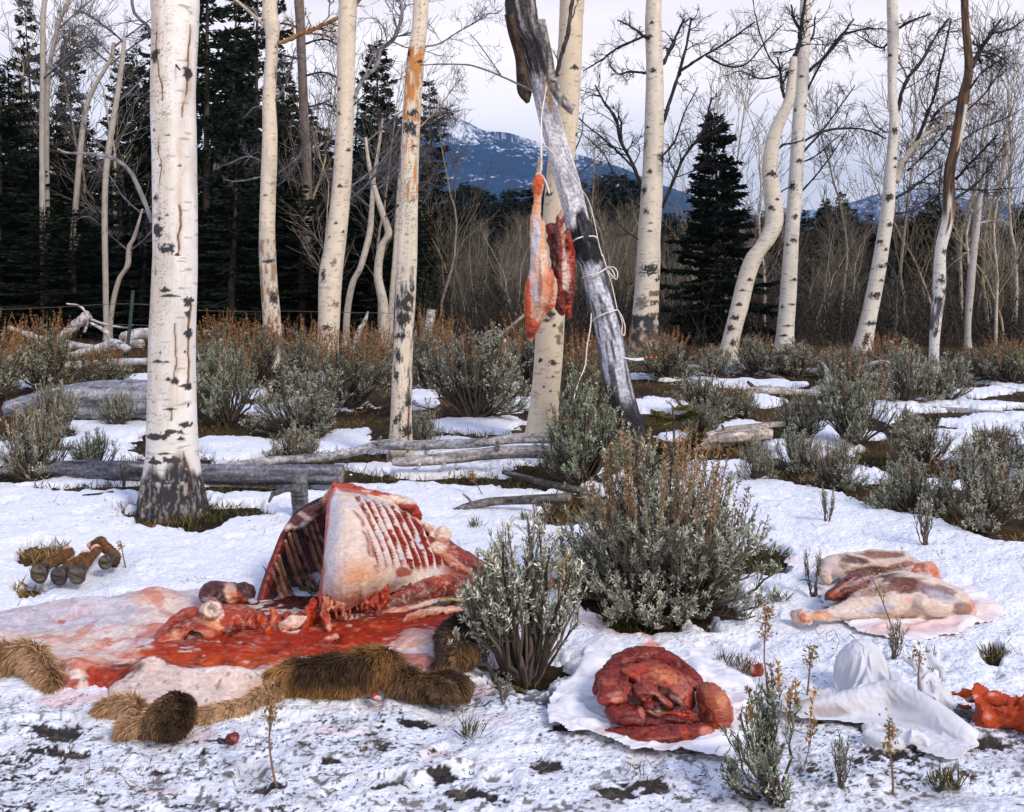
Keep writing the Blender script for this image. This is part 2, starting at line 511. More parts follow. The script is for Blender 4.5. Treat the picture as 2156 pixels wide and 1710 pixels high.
# ------------------------------------------------------------------ fall of the cloths (worked out before anything is built)
def ball(c, r, n=24):
    u = np.linspace(0, 2 * math.pi, n, endpoint=False); v = np.linspace(0, math.pi, n // 2 + 1)
    U, Vv = np.meshgrid(u, v)
    P = np.stack([np.sin(Vv) * np.cos(U) * r[0] + c[0], np.sin(Vv) * np.sin(U) * r[1] + c[1], np.cos(Vv) * r[2] + c[2]], -1).reshape(-1, 3)
    i = np.arange(n // 2)[:, None] * n + np.arange(n)[None]; j = np.arange(n // 2)[:, None] * n + ((np.arange(n) + 1) % n)[None]
    return P, np.stack([i, i + n, j + n, j], -1).reshape(-1, 4)
def drape(polyD, step, z0, balls, frames=32, grow=0.2, bend=2.5, stiff=15, seed=0, amp=0.012, wf=40):
    """a cloth cut to a ground outline falls on to the ground and over the given lumps -> verts, quads, picture place of each vertex"""
    W2 = np.array([G(a, b)[:2] for a, b in polyD])
    lo, hi = W2.min(0), W2.max(0)
    gx, gy = np.meshgrid(np.arange(lo[0], hi[0], step), np.arange(lo[1], hi[1], step))
    sd = poly_sd(gx, gy, W2) + 0.012 * fbm(np.stack([gx, gy, 0 * gx], -1), 9, 2, seed)
    n, m = gx.shape[1], gx.shape[0]
    V = np.stack([gx, gy, z0 + amp * np.sin(gx * wf + 3 * np.sin(gy * wf * 0.42) + seed) * np.cos(gy * wf * 0.77)], -1).reshape(-1, 3)
    i = np.arange(m - 1)[:, None] * n + np.arange(n - 1)[None]
    q = np.stack([i, i + 1, i + n + 1, i + n], -1).reshape(-1, 4)
    q = q[(sd.ravel() > 0)[q].sum(1) >= 3]
    used = np.unique(q); mp_ = np.full(n * m, -1); mp_[used] = np.arange(len(used))
    V, q = V[used], mp_[q]
    tmp = []
    def ob(v, f):
        me = bpy.data.meshes.new('cloth'); me.from_pydata(v.tolist(), [], f.tolist())
        o = bpy.data.objects.new('cloth', me); COL.objects.link(o); tmp.append(o); return o
    o = ob(V, q)
    for cv, cq in [(np.array([[-4, 1, 0.0], [4, 1, 0], [4, 7, 0], [-4, 7, 0.]]), np.array([[0, 1, 2, 3]]))] + [ball(*b) for b in balls]:
        c = ob(cv, cq); c.modifiers.new('c', 'COLLISION'); c.collision.thickness_outer = 0.004; c.collision.cloth_friction = 25
    md = o.modifiers.new('cl', 'CLOTH'); s = md.settings
    s.quality = 4; s.mass = 0.3
    s.tension_stiffness = s.compression_stiffness = s.shear_stiffness = stiff
    s.bending_stiffness = bend; s.air_damping = 1.0; s.shrink_min = -grow; s.shrink_max = -grow
    md.collision_settings.distance_min = 0.004; md.collision_settings.use_self_collision = False; md.collision_settings.collision_quality = 3
    md.point_cache.frame_start = 1; md.point_cache.frame_end = frames
    for f in range(1, frames + 1): SC.frame_set(f)
    ev = o.evaluated_get(bpy.context.evaluated_depsgraph_get())
    R = np.zeros(len(V) * 3, np.float32); ev.data.vertices.foreach_get('co', R); R = R.reshape(-1, 3).astype(float)
    for t_ in tmp:
        me = t_.data; bpy.data.objects.remove(t_); bpy.data.meshes.remove(me)
    SC.frame_set(1)
    flat = V.copy(); flat[:, 2] = 0
    return R, q, flat
SIM_BAG = drape([(1640, 1490), (1700, 1462), (1748, 1444), (1762, 1412), (1830, 1400), (1910, 1410), (1925, 1445), (1965, 1455), (2005, 1485), (2036, 1530), (2044, 1566), (2005, 1598), (1950, 1590), (1900, 1562), (1830, 1536), (1760, 1530), (1680, 1530), (1650, 1515)], 0.0068, 0.235,
                [((1.25, 3.88, .05), (.075, .07, .118)), ((1.20, 3.90, .03), (.05, .05, .09))] + [((a, b, c - .02), (.034, .034, .045)) for a, b, c in crom([(.99, 3.67, .01), (1.09, 3.665, .03), (1.20, 3.67, .058), (1.28, 3.66, .080), (1.335, 3.59, .068), (1.385, 3.52, .050), (1.43, 3.455, .022)], 22)], 36, 0.22, 0.35, 14, 1, 0.018, 34)
SIM_PILE = drape([(1170, 1506), (1182, 1474), (1192, 1446), (1220, 1418), (1238, 1402), (1242, 1378), (1262, 1362), (1292, 1358), (1312, 1370), (1400, 1390), (1440, 1376), (1480, 1370), (1502, 1380), (1522, 1412), (1562, 1432), (1584, 1470), (1590, 1530), (1572, 1584), (1540, 1602), (1490, 1592), (1400, 1584), (1340, 1578), (1290, 1556), (1262, 1544), (1222, 1544), (1205, 1530), (1174, 1526)], 0.0095, 0.05,
                 [((0.285, 4.02, 0), (.05, .10, .045)), ((0.195, 3.70, 0), (.04, .05, .03)), ((0.68, 4.02, 0), (.03, .09, .035)), ((0.80, 3.75, 0), (.05, .03, .02))], 30, 0.16, 1.2, 15, 2, 0.014, 46)
SIM_HQ = drape([(1742, 1250), (1800, 1240), (1900, 1236), (2030, 1240), (2078, 1262), (2096, 1288), (2072, 1308), (2040, 1318), (2000, 1334), (1940, 1346), (1880, 1342), (1826, 1330), (1788, 1308), (1756, 1282)], 0.011, 0.05, [((1.90, 4.60, 0), (.06, .05, .03))], 28, 0.18, 1.2, 15, 3, 0.014, 44)
SIM_CORNER = drape([(1660, 1186), (1690, 1152), (1725, 1150), (1768, 1168), (1762, 1216), (1740, 1230), (1700, 1222), (1680, 1226)], 0.011, 0.05, [((1.53, 5.55, 0), (.05, .05, .03))], 26, 0.2, 1.2, 15, 4, 0.012, 44)
def cloth_mesh(name, sim, matn, colf, parent=None, lift=0.0):
    R, q, flat = sim
    R = R.copy(); R[:, 2] += lift
    x, y = CXD + F * flat[:, 0] / flat[:, 1], HOR + F * CAMZ / flat[:, 1]
    o = MB().add(R, q, None, colf(x, y, R)).build(name, M[matn], parent)
    so = o.modifiers.new('thickness', 'SOLIDIFY'); so.thickness = 0.0025
    su = o.modifiers.new('smooth', 'SUBSURF'); su.levels = 1; su.render_levels = 1
    return o
# ------------------------------------------------------------------ ground and snow
def z_ground(X, Y):
    P = np.stack([X, Y, np.zeros_like(X)], -1)
    far = sstep(60, 400, Y)
    return -0.05 + 0.03 * fbm(P, 0.5, 2, 3) * (1 - far) + 0.012 * fbm(P, 5.0, 2, 4) * (1 - sstep(15, 30, Y))
SNOW_IN = [  # drifts on the bare ground further back: x, y, half width, half height
    (232, 905, 95, 42), (180, 958, 140, 22), (495, 945, 85, 36), (1010, 888, 130, 22), (960, 795, 75, 12), (880, 842, 40, 12),
    (735, 908, 70, 13), (860, 985, 180, 20), (1540, 800, 140, 10), (1510, 985, 90, 28), (1690, 925, 95, 26), (1880, 862, 48, 26),
    (2065, 822, 70, 11), (2060, 880, 80, 14), (2030, 925, 95, 11), (2080, 958, 70, 12), (2110, 990, 70, 13), (1985, 842, 60, 9), (2000, 902, 90, 9), (2090, 850, 80, 9), (1950, 945, 60, 8), (2060, 1010, 80, 10), (1830, 905, 60, 9), (1420, 905, 50, 10), (1650, 800, 60, 7), (1350, 1000, 60, 20), (680, 935, 50, 9), (940, 915, 70, 9), (1610, 838, 50, 11), (1745, 898, 48, 16),
    (1960, 1010, 40, 9), (1060, 800, 60, 9), (640, 860, 30, 8), (1400, 850, 60, 14), (1560, 888, 60, 10), (2200, 900, 80, 60),
    (60, 800, 50, 8), (300, 790, 60, 8), (450, 788, 40, 7), (-60, 950, 120, 40)]
BARE_SHADE_IN = [  # thawed places in the near snow; also shade painted below the white bag
    (365, 1078, 122, 40), (500, 1074, 80, 18), (420, 1024, 330, 11), (980, 1000, 190, 9), (90, 1165, 62, 38), (1385, 1240, 185, 88), (1262, 1240, 80, 40), (1600, 1183, 66, 34), (1370, 1305, 100, 28),
    (1112, 1405, 120, 50), (775, 1000, 70, 15), (1130, 1010, 90, 17), (1220, 1070, 110, 40), (120, 1525, 70, 20), (330, 1612, 36, 10), (150, 1575, 50, 10), (930, 1612, 26, 12),
    (1150, 1592, 36, 18), (1010, 1655, 60, 18), (1370, 1640, 80, 18), (1300, 1655, 60, 16), (1990, 1640, 40, 16), (1880, 1580, 70, 18),
    (2090, 1375, 30, 22), (1700, 1460, 34, 16), (880, 1500, 40, 8), (690, 1590, 30, 8), (470, 1545, 30, 8), (560, 1640, 50, 9), (1840, 1520, 40, 14), (2090, 1560, 40, 20),
    (820, 1630, 40, 9), (1180, 1520, 30, 9), (60, 1235, 40, 12), (900, 1000, 60, 6), (1000, 1010, 80, 6), (2040, 1500, 60, 26)]
PRESS = [(150, 1195, 130, 60), (1880, 1285, 230, 66), (1850, 1205, 150, 50), (1390, 1480, 215, 125), (1860, 1500, 220, 110), (2080, 1500, 110, 60), (470, 1370, 560, 140), (790, 1270, 280, 60), (1180, 1255, 150, 45)]   # snow trodden flat under what lies on it
def snow_field(X, Y, P):
    x, y = CXD + F * X / Y, HOR + F * CAMZ / Y
    yb = np.interp(x, [-400, 1100, 1450, 1560, 1700, 1850, 2000, 2160, 2400, 3200], [1000, 1003, 1000, 985, 1018, 1062, 1106, 1146, 1160, 1060])
    n1 = fbm(P, 2.6, 3, 11); n2 = fbm(P, 11, 3, 12)
    f = -0.55 + 1.05 * sstep(-14, 14, y - yb + 14 * n1)
    far = 1 - sstep(-10, 20, y - yb)
    for ex, ey, rx, ry in SNOW_IN:
        d = np.sqrt(((x - ex) / rx) ** 2 + ((y - ey) / ry) ** 2)
        f = f + 1.15 * (1 - sstep(0.55, 1.15, d + 0.55 * n1 + 0.22 * n2)) * far
    f = np.minimum(f, 0.62)
    # small drifts everywhere on the bare ground
    f = f + 0.85 * far * sstep(0.14, 0.36, fbm(P * np.array([1, 0.6, 1]), 1.1, 3, 21)) * sstep(740, 800, y)
    near = sstep(1330, 1500, y)
    n3 = fbm(P, 34, 4, 19)
    hole = 0.0
    for ex, ey, rx, ry in BARE_SHADE_IN:
        d = np.sqrt(((x - ex) / rx) ** 2 + ((y - ey) / ry) ** 2)
        hole = np.maximum(hole, 1 - sstep(0.45 - 0.25 * near, 1.25, d + 0.30 * n2 + 0.2 * n1 + 0.5 * near * n3))
    f = f - hole * (1.65 - 0.75 * near)
    patchy = sstep(0.0, 0.5, fbm(P * np.array([0.7, 1.3, 1]), 2.6, 3, 14))
    n4 = fbm(P, 95, 2, 23)
    snow_field.soil = near * sstep(-0.02, 0.06, -(0.36 - 0.80 * hole - 0.28 * patchy + 0.42 * n3 + 0.40 * n4 * (1 - 0.7 * hole) + 0.12 * n2))
    keep_ = np.maximum(f, 0) * 0 + 0.30 - 0.14 * hole
    f = f - 0.42 * sstep(0.30, 0.6, fbm(P, 5.0, 3, 15)) * sstep(1000, 1060, y)
    f = f + 0.16 * n2 + (0.12 + 0.30 * far) * n3
    f = f * (1 - near) + near * (keep_ + 0.10 * n2 + 0.10 * n3)
    return f, x, y
_r = rs(321)
_st = []
for _k in range(46):                     # boot prints: pairs of shallow dents wandering round the carcass and the piles
    _x, _y = _r.uniform(80, 2050), _r.uniform(1190, 1660)
    _g = G(_x, _y); _st.append((_g[0], _g[1], _r.uniform(0, 3.14), _r.uniform(0.006, 0.013)))
def STEPS(X, Y):
    z = 0 * X
    for a, b, th, dp in _st:
        u = (X - a) * math.cos(th) + (Y - b) * math.sin(th); v = -(X - a) * math.sin(th) + (Y - b) * math.cos(th)
        d = (u / 0.145) ** 2 + (v / 0.055) ** 2
        z = z - dp * (1 - sstep(0.55, 1.05, d)) + 0.35 * dp * np.exp(-((np.sqrt(d) - 1.2) / 0.22) ** 2)
    return z
def z_snow(X, Y):
    P = np.stack([X, Y, np.zeros_like(X)], -1)
    f, x, y = snow_field(X, Y, P)
    near = sstep(1000, 1050, y)
    nb = sstep(1360, 1520, y)
    th = np.where(f > 0, (0.052 - 0.018 * (1 - near)) * (1 - np.exp(-np.maximum(f, 0) / (0.16 + 0.22 * nb))) * (1 - 0.62 * nb) + 0.016 * nb, f * 0.06 + 0.016 * nb)
    mound = (1 - near) * (np.clip(f, 0, 1) * 0.02 + 0.03 * np.clip(f, 0, 1) * fbm(P, 1.7, 2, 20))
    detail = fbm(P, 4.5, 3, 16) * 0.016 + (fbm(P, 22, 3, 17) * 0.009 + np.abs(fbm(P, 48, 2, 18)) * 0.006) * (0.25 + 0.75 * near) * (0.95 - 0.35 * sstep(1380, 1520, y))
    detail = detail + STEPS(X, Y)
    zr = z_ground(X, Y) + th + mound + np.where(f > -0.05, detail, 0)
    pr = 0.0
    for ex, ey, rx, ry in PRESS:
        pr = np.maximum(pr, 1 - sstep(0.75, 1.1, np.sqrt(((x - ex) / rx) ** 2 + ((y - ey) / ry) ** 2)))
    zr = np.where(f > 0.02, np.maximum(zr, z_ground(X, Y) + 0.006), zr)
    return zr + pr * np.minimum(0, -0.006 + 0.35 * detail - zr), f, x, y
def top_z(X, Y):
    z, f, _, _ = z_snow(np.atleast_1d(np.float64(X)), np.atleast_1d(np.float64(Y)))
    return np.maximum(z, z_ground(np.atleast_1d(np.float64(X)), np.atleast_1d(np.float64(Y))))
def fan(ys, xs):
    Y = np.array([gY(v) for v in ys])[:, None] * np.ones(len(xs))[None]
    X = (np.asarray(xs)[None] - CXD) * np.maximum(Y, 2.4) / F
    n, m = Y.shape
    i = np.arange(n - 1)[:, None] * m + np.arange(m - 1)[None]
    q = np.stack([i, i + 1, i + m + 1, i + m], -1).reshape(-1, 4)
    return X.ravel(), Y.ravel(), q
# bare earth, from the camera's feet to the horizon
ys = np.concatenate([np.linspace(4200, 1900, 20)[:-1], np.arange(1900, 900, -6.0), np.arange(900, 700, -3.0), np.arange(700, 570, -5.0), [568, 566, 564, 563, 562, 561.2, 560.6, 560.35]])
X, Y, q = fan(ys, np.concatenate([np.arange(-3600, -400, 60.0), np.arange(-400, 2560, 9.0), np.arange(2560, 5800, 60.0)]))
Z = z_ground(X, Y)
P = np.stack([X, Y, np.zeros_like(X)], -1)
n1 = fbm(P, 1.2, 3, 31)[:, None]; n2 = fbm(P, 14, 2, 32)[:, None]
c = np.array([0.030, 0.020, 0.012]) + (np.array([0.10, 0.062, 0.026]) - np.array([0.030, 0.020, 0.012])) * sstep(-0.4, 0.6, n1 + 0.6 * n2)
ylow = (HOR + F * CAMZ / Y)[:, None]
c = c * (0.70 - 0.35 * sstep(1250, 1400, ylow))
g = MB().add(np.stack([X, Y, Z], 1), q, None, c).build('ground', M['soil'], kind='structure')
# snow cover
ys = np.concatenate([np.linspace(3400, 1900, 40)[:-1], np.arange(1900, 1000, -2.6), np.arange(1000, 735, -2.0)])
X, Y, q = fan(ys, np.concatenate([np.arange(-2800, -300, 40.0), np.arange(-300, 2456, 3.6), np.arange(2456, 5000, 40.0)]))
Z, f, x, y = z_snow(X, Y)
soil_shade_mask = snow_field.soil
keep = (Z > z_ground(X, Y) - 0.02)
qk = q[keep[q].any(1)]
P = np.stack([X, Y, np.zeros_like(X)], -1)
c = np.tile(np.array([0.84, 0.86, 0.90]), (len(X), 1))
BLOOD = [(1000, 1345, 95, 55, 0.35), (1330, 1330, 60, 14, 0.35), (1370, 1357, 24, 9, 0.8), (1365, 1338, 26, 8, 0.5), (1560, 1420, 70, 40, 0.4), (790, 1470, 40, 12, 0.35), (360, 1530, 120, 30, 0.3),
         (160, 1465, 110, 22, 0.35), (1000, 1440, 90, 22, 0.35), (1640, 1430, 40, 15, 0.25), (1040, 1500, 60, 15, 0.2), (1490, 1360, 60, 18, 0.15), (1270, 1300, 60, 30, 0.3), (700, 1520, 90, 12, 0.2), (350, 1650, 60, 10, 0.3), (930, 1560, 60, 12, .25)]
nz = fbm(P, 16, 3, 41)
for bx, by, rx, ry, a in BLOOD:
    d = np.sqrt(((x - bx) / rx) ** 2 + ((y - by) / ry) ** 2) + 0.5 * nz
    t = a * (1 - sstep(0.3, 1.1, d))
    c = c + (np.array([0.78, 0.20, 0.10]) - c) * t[:, None]
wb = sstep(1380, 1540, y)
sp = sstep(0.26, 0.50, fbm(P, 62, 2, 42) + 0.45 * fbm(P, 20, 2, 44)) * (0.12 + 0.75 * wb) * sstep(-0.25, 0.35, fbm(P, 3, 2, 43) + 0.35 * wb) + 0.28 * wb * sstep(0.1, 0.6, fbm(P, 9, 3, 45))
c = c + (np.array([0.016, 0.012, 0.009]) * (1 + 0.7 * fbm(P, 50, 2, 47))[:, None] - c) * (0.985 * soil_shade_mask)[:, None]
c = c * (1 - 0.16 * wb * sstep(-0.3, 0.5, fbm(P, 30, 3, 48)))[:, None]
edge = 0.5 * (1 - sstep(0.0, 0.14, f))
c = c + (np.array([0.10, 0.075, 0.055]) - c) * np.clip(sp + edge * sstep(-0.3, 0.3, nz), 0, 0.85)[:, None]
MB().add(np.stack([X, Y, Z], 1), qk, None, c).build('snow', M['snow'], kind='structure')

# ------------------------------------------------------------------ mountains far behind
def ridge(name, prof, Yd, depth, snowline, seed, base, snowy):
    prof = np.asarray(prof, float)
    NX, NV = 640, 240
    xs = np.linspace(prof[0, 0], prof[-1, 0], NX)
    yt = crom(np.stack([prof[:, 0], prof[:, 1]], 1), NX)
    top = np.interp(xs, yt[:, 0], yt[:, 1])
    v = np.linspace(0, 1, NV)
    X0 = (xs - CXD) * Yd / F
    zt = CAMZ + (HOR - top) * Yd / F
    XX = np.tile(X0, (NV, 1)); VV = np.tile(v[:, None], (1, NX))
    YY = Yd - depth * VV
    P = np.stack([XX, YY, np.zeros_like(XX)], -1)
    n = fbm(P, 6.0 / depth, 4, seed)
    gul = 1 - np.abs(fbm(P * np.array([1.6, 0.5, 1]), 9.0 / depth, 3, seed + 3))
    zz = zt[None] * (1 - VV ** 1.15) * (0.90 + 0.10 * gul) + zt.max() * 0.10 * n * np.sin(math.pi * VV) - 12 * VV
    zz[0] = zt
    back = np.stack([X0 * 1.0, np.full(NX, Yd + depth * 0.8), np.full(NX, -12.0)], -1)
    V = np.concatenate([back[None], np.stack([XX, YY, zz], -1)])
    m = NX
    i = np.arange(NV)[:, None] * m + np.arange(m - 1)[None]
    q = np.stack([i, i + m, i + m + 1, i + 1], -1).reshape(-1, 4)
    Vf = V.reshape(-1, 3)
    h = Vf[:, 2] / zt.max()
    s = fbm(Vf * np.array([1.3, 0.3, 1.6]), 150.0 / depth, 4, seed + 7, 0.75) * 1.1 + fbm(Vf, 12.0 / depth, 3, seed + 8) * 0.6
    t = sstep(0.10, 0.50, s + (h - snowline) * 0.9)
    c = lerp(np.array(base), np.array([0.80, 0.82, 0.86]), t * snowy)
    return MB().add(Vf, q, None, c).build(name, M['hill'], kind='structure')
ridge('mountain', [(560, 420), (700, 360), (800, 318), (870, 285), (905, 262), (945, 247), (985, 258), (1020, 275), (1070, 280), (1130, 298), (1220, 326), (1300, 350), (1345, 368), (1420, 398), (1520, 430), (1640, 470), (1800, 520)],
      3000, 1500, 0.72, 51, (0.020, 0.040, 0.070), 0.9)  # blue in the base colour carries part of the distance haze
ridge('far_ridge', [(1350, 500), (1500, 470), (1640, 452), (1740, 436), (1800, 424), (1850, 408), (1900, 402), (1960, 398), (2010, 405), (2060, 418), (2150, 428), (2300, 400), (2500, 440), (2800, 500)],
      4600, 1500, 0.55, 61, (0.03, 0.045, 0.06), 0.9)
# ------------------------------------------------------------------ standing aspens
def trunk_mesh(path, Yd, seed, base_col, scars=(), nr=64, ny=420, black_base=0.0, stain=0.2, fleck=0.5, cracks=(), top_ext=650, bands=(), flare=1.25, dead=None, knots=9, warm=0.0, extend=True, rough=0.02, tanside=False):
    """one trunk along picture points (x, y, width) at depth Yd; scars in picture units are carried on to the bark"""
    p = np.asarray(sorted(path, key=lambda a: -a[1]), float)
    if extend:
        d = p[-1] - p[-4] if len(p) > 3 else p[-1] - p[-2]
        k = top_ext / max(abs(d[1]), 1)
        p = np.vstack([p, [p[-1][0] + d[0] * k * 0.5, p[-1][1] - top_ext, p[-1][2] * 0.55]])
    low = p[0].copy(); low[1] += 60 * 8.0 / Yd; low[2] *= 1.02
    p = np.vstack([low, p])
    c = crom(p, ny)
    s = Yd / F
    ctr = np.stack([(c[:, 0] - CXD) * s, np.full(ny, Yd), CAMZ - (c[:, 1] - HOR) * s], 1)
    rad = c[:, 2] * 0.5 * s
    zb = ctr[:, 2]
    rad = rad * (1 + (flare - 1) * np.exp(-np.clip(zb, 0, 9) / (rad[0] * 1.1)))
    ctr[:, 1] += 0.25 * rad.mean() * np.interp(zb, [0, 4], [0, 1]) * np.sin(zb * 1.3 + seed)
    th = np.arange(nr) * 2 * math.pi / nr
    # theta 0 faces the camera, positive to the picture's right
    dirx, diry = np.sin(th), -np.cos(th)
    TH, ZZ = np.meshgrid(th, zb)
    TH = np.where(TH > math.pi, TH - 2 * math.pi, TH)
    RR = rad[:, None] * np.ones(nr)
    A = np.stack([np.sin(TH) * RR, np.cos(TH) * RR, ZZ], -1)          # cylinder coordinates for the noise
    S = np.stack([np.sin(TH) * 0.16, np.cos(TH) * 0.16, ZZ], -1)
    disp = 1 + 0.035 * fbm(S, (5, 5, 2.2), 3, seed) + 0.02 * fbm(S, 3, 2, seed + 1)
    C = np.tile(np.asarray(base_col, float), (ny, nr, 1))
    sh = fbm(S, (7, 7, 1.3), 3, seed + 2)
    C *= (1 + 0.12 * sh)[..., None]
    st = sstep(0.05, 0.6, fbm(S, (16, 16, 1.1), 3, seed + 3) + 0.3 * fbm(S, (9, 9, 9), 2, seed + 4))
    C = C + (np.array([0.42, 0.27, 0.14]) - C) * (st * stain)[..., None]
    grn = sstep(0.1, 0.5, fbm(S, (5, 5, 1.6), 3, seed + 41))
    C = C + (np.array([0.40, 0.39, 0.32]) - C) * (0.45 * grn)[..., None]
    len_ = sstep(0.30, 0.62, fbm(S, (10, 10, 55), 2, seed + 5))
    C = C * (1 - 0.45 * len_)[..., None]
    fl = sstep(0.66, 0.80, fbm(S, (95, 95, 150), 1, seed + 6) + 0.35 * fbm(S, (4, 4, 2.5), 2, seed + 7))
    if tanside:
        ts = sstep(0.25, -0.45, TH + 0.45 * fbm(S, (6, 6, 1.2), 3, seed + 30)) * sstep(-0.4, 0.3, fbm(S, (9, 9, 3), 3, seed + 31))
        C = C + (np.array([0.50, 0.40, 0.30]) - C) * (0.55 * ts)[..., None]
        fl = fl * (0.25 + 0.75 * sstep(0.5, -0.5, TH))
    dark = np.array([0.026, 0.025, 0.028])
    blk = fl * fleck
    dz = np.zeros_like(blk)
    nzs = fbm(S, (34, 34, 44), 3, seed + 8)
    r2 = rs(seed + 99)
    K = []
    for sc in scars:
        x, y, rx, ry = sc[:4]
        w = np.interp(y, p[::-1, 1], p[::-1, 2]) * 0.5; xc = np.interp(y, p[::-1, 1], p[::-1, 0])
        K.append((math.asin(max(-0.97, min(0.97, (x - xc) / w))), CAMZ - (y - HOR) * s, rx / w, ry * s, sc[4] if len(sc) > 4 else 0))
    for _ in range(knots):
        a = r2.uniform(-math.pi, math.pi)
        if len(scars) and abs(a) < 1.2 and r2.rand() < 0.8: continue
        K.append((a, r2.uniform(0.3, zb.max()), r2.uniform(0.14, 0.4), r2.uniform(0.012, 0.035), 0))
    for a, z, ra, rz, kind in K:
        da = (TH - a + math.pi) % (2 * math.pi) - math.pi
        if kind == 0:                                   # branch scars droop like eyebrows, with pointed ends
            ra, rz = ra * 1.25, rz * 0.95
            d = np.abs(da / ra) ** 0.85 + np.abs((ZZ - z) / rz + 0.55 * np.abs(da / ra) ** 1.3) ** 1.2 + 0.40 * nzs
        else:
            d = np.sqrt((da / ra) ** 2 + ((ZZ - z) / rz) ** 2) + 0.9 * nzs + 0.5 * fbm(S, (80, 80, 60), 2, seed + 18)
        m = 1 - sstep(0.75, 1.05, d)
        blk = np.maximum(blk, m * (0.97 if kind != 3 else 0.7)); dz += (0.05 * np.minimum(rz / 0.03, 1.2)) * m * (0.6 + nzs)
    for pts, wd in cracks:
        pts = np.asarray(pts, float)
        zc = CAMZ - (pts[:, 1] - HOR) * s
        o = np.argsort(zc)
        w = np.interp(pts[:, 1], p[::-1, 1], p[::-1, 2]) * 0.5; xc = np.interp(pts[:, 1], p[::-1, 1], p[::-1, 0])
        ac = np.arcsin(np.clip((pts[:, 0] - xc) / w, -0.97, 0.97))
        a = np.interp(ZZ, zc[o], ac[o]) + 0.13 * fbm(np.stack([ZZ * 0 + 3, ZZ * 0, ZZ], -1), 9, 3, seed + 12)
        da = np.abs(TH - a) / (wd / w.mean()) + 0.35 * nzs
        a0 = float(pts[0, 0])
        inr = (ZZ > zc.min()) & (ZZ < zc.max())
        m = (1 - sstep(0.4, 1.0, da + 0.9 * sstep(-0.1, 0.3, fbm(np.stack([ZZ * 0 + a0, ZZ * 0, ZZ], -1), 4, 3, seed + 21)))) * inr
        halo = (1 - sstep(0.8, 4.5, da)) * inr
        C = C + (np.array([0.30, 0.13, 0.04]) - C) * (0.30 * halo * (0.6 + 0.6 * nzs.clip(0)))[..., None]
        C = C + (np.array([0.10, 0.035, 0.012]) - C) * (0.92 * m)[..., None]
        dz -= 0.05 * m
    for (y0, y1, amount, colr) in bands:          # lengths of other bark
        z1, z0 = CAMZ - (y0 - HOR) * s, CAMZ - (y1 - HOR) * s
        e = 0.10 * s * 100 * 0.3
        m = sstep(z0 - e, z0 + e, ZZ + e * 2 * nzs) * (1 - sstep(z1 - e, z1 + e, ZZ + e * 2 * nzs))
        pat = sstep(1 - amount - 0.25, 1 - amount + 0.25, 0.5 + 0.9 * fbm(S, (18, 18, 9), 3, seed + 14))
        C = C + (np.asarray(colr) - C) * (m * pat)[..., None]
        dz += 0.035 * m * pat * (0.5 + nzs)
    if black_base:
        zt = black_base * (1 + 0.6 * fbm(S, (12, 12, 3), 3, seed + 15))
        m = 1 - sstep(0.75, 1.1, ZZ / zt)
        rid = np.abs(fbm(S, (44, 44, 8), 4, seed + 16))
        blk = np.maximum(blk, m * (0.74 + 0.25 * sstep(0.02, 0.16, rid)) * (1 - 0.5 * sstep(0.32, 0.5, fbm(S, (30, 30, 18), 3, seed + 17))))
        dz += m * (0.13 * (0.30 - rid))
    C = C + (dark - C) * np.clip(blk, 0, 1)[..., None]
    if dead is not None:
        C, dz = dead(C, dz, TH, ZZ, S, s)
    R = RR * (disp + dz)
    V = np.stack([ctr[:, 0][:, None] + np.sin(TH) * R, ctr[:, 1][:, None] - np.cos(TH) * R, ZZ + 0 * R], -1)
    n = np.arange(ny - 1)[:, None] * nr; j = np.arange(nr)[None]; j2 = (j + 1) % nr
    q = np.stack([n + j, n + j2, n + nr + j2, n + nr + j], -1).reshape(-1, 4)
    Vf = V.reshape(-1, 3); Cf = C.reshape(-1, 3)
    Vf = np.vstack([Vf, ctr[-1]]); Cf = np.vstack([Cf, [[0.3, 0.22, 0.14]]])
    a = (ny - 1) * nr
    tt = np.stack([a + np.arange(nr), a + (np.arange(nr) + 1) % nr, np.full(nr, len(Vf) - 1)], 1)
    return MB().add(Vf, q, tt, Cf), ctr
LIMB_DARK, LIMB_GREY, LIMB_PALE = (0.034, 0.030, 0.032), (0.13, 0.125, 0.135), (0.42, 0.37, 0.31)
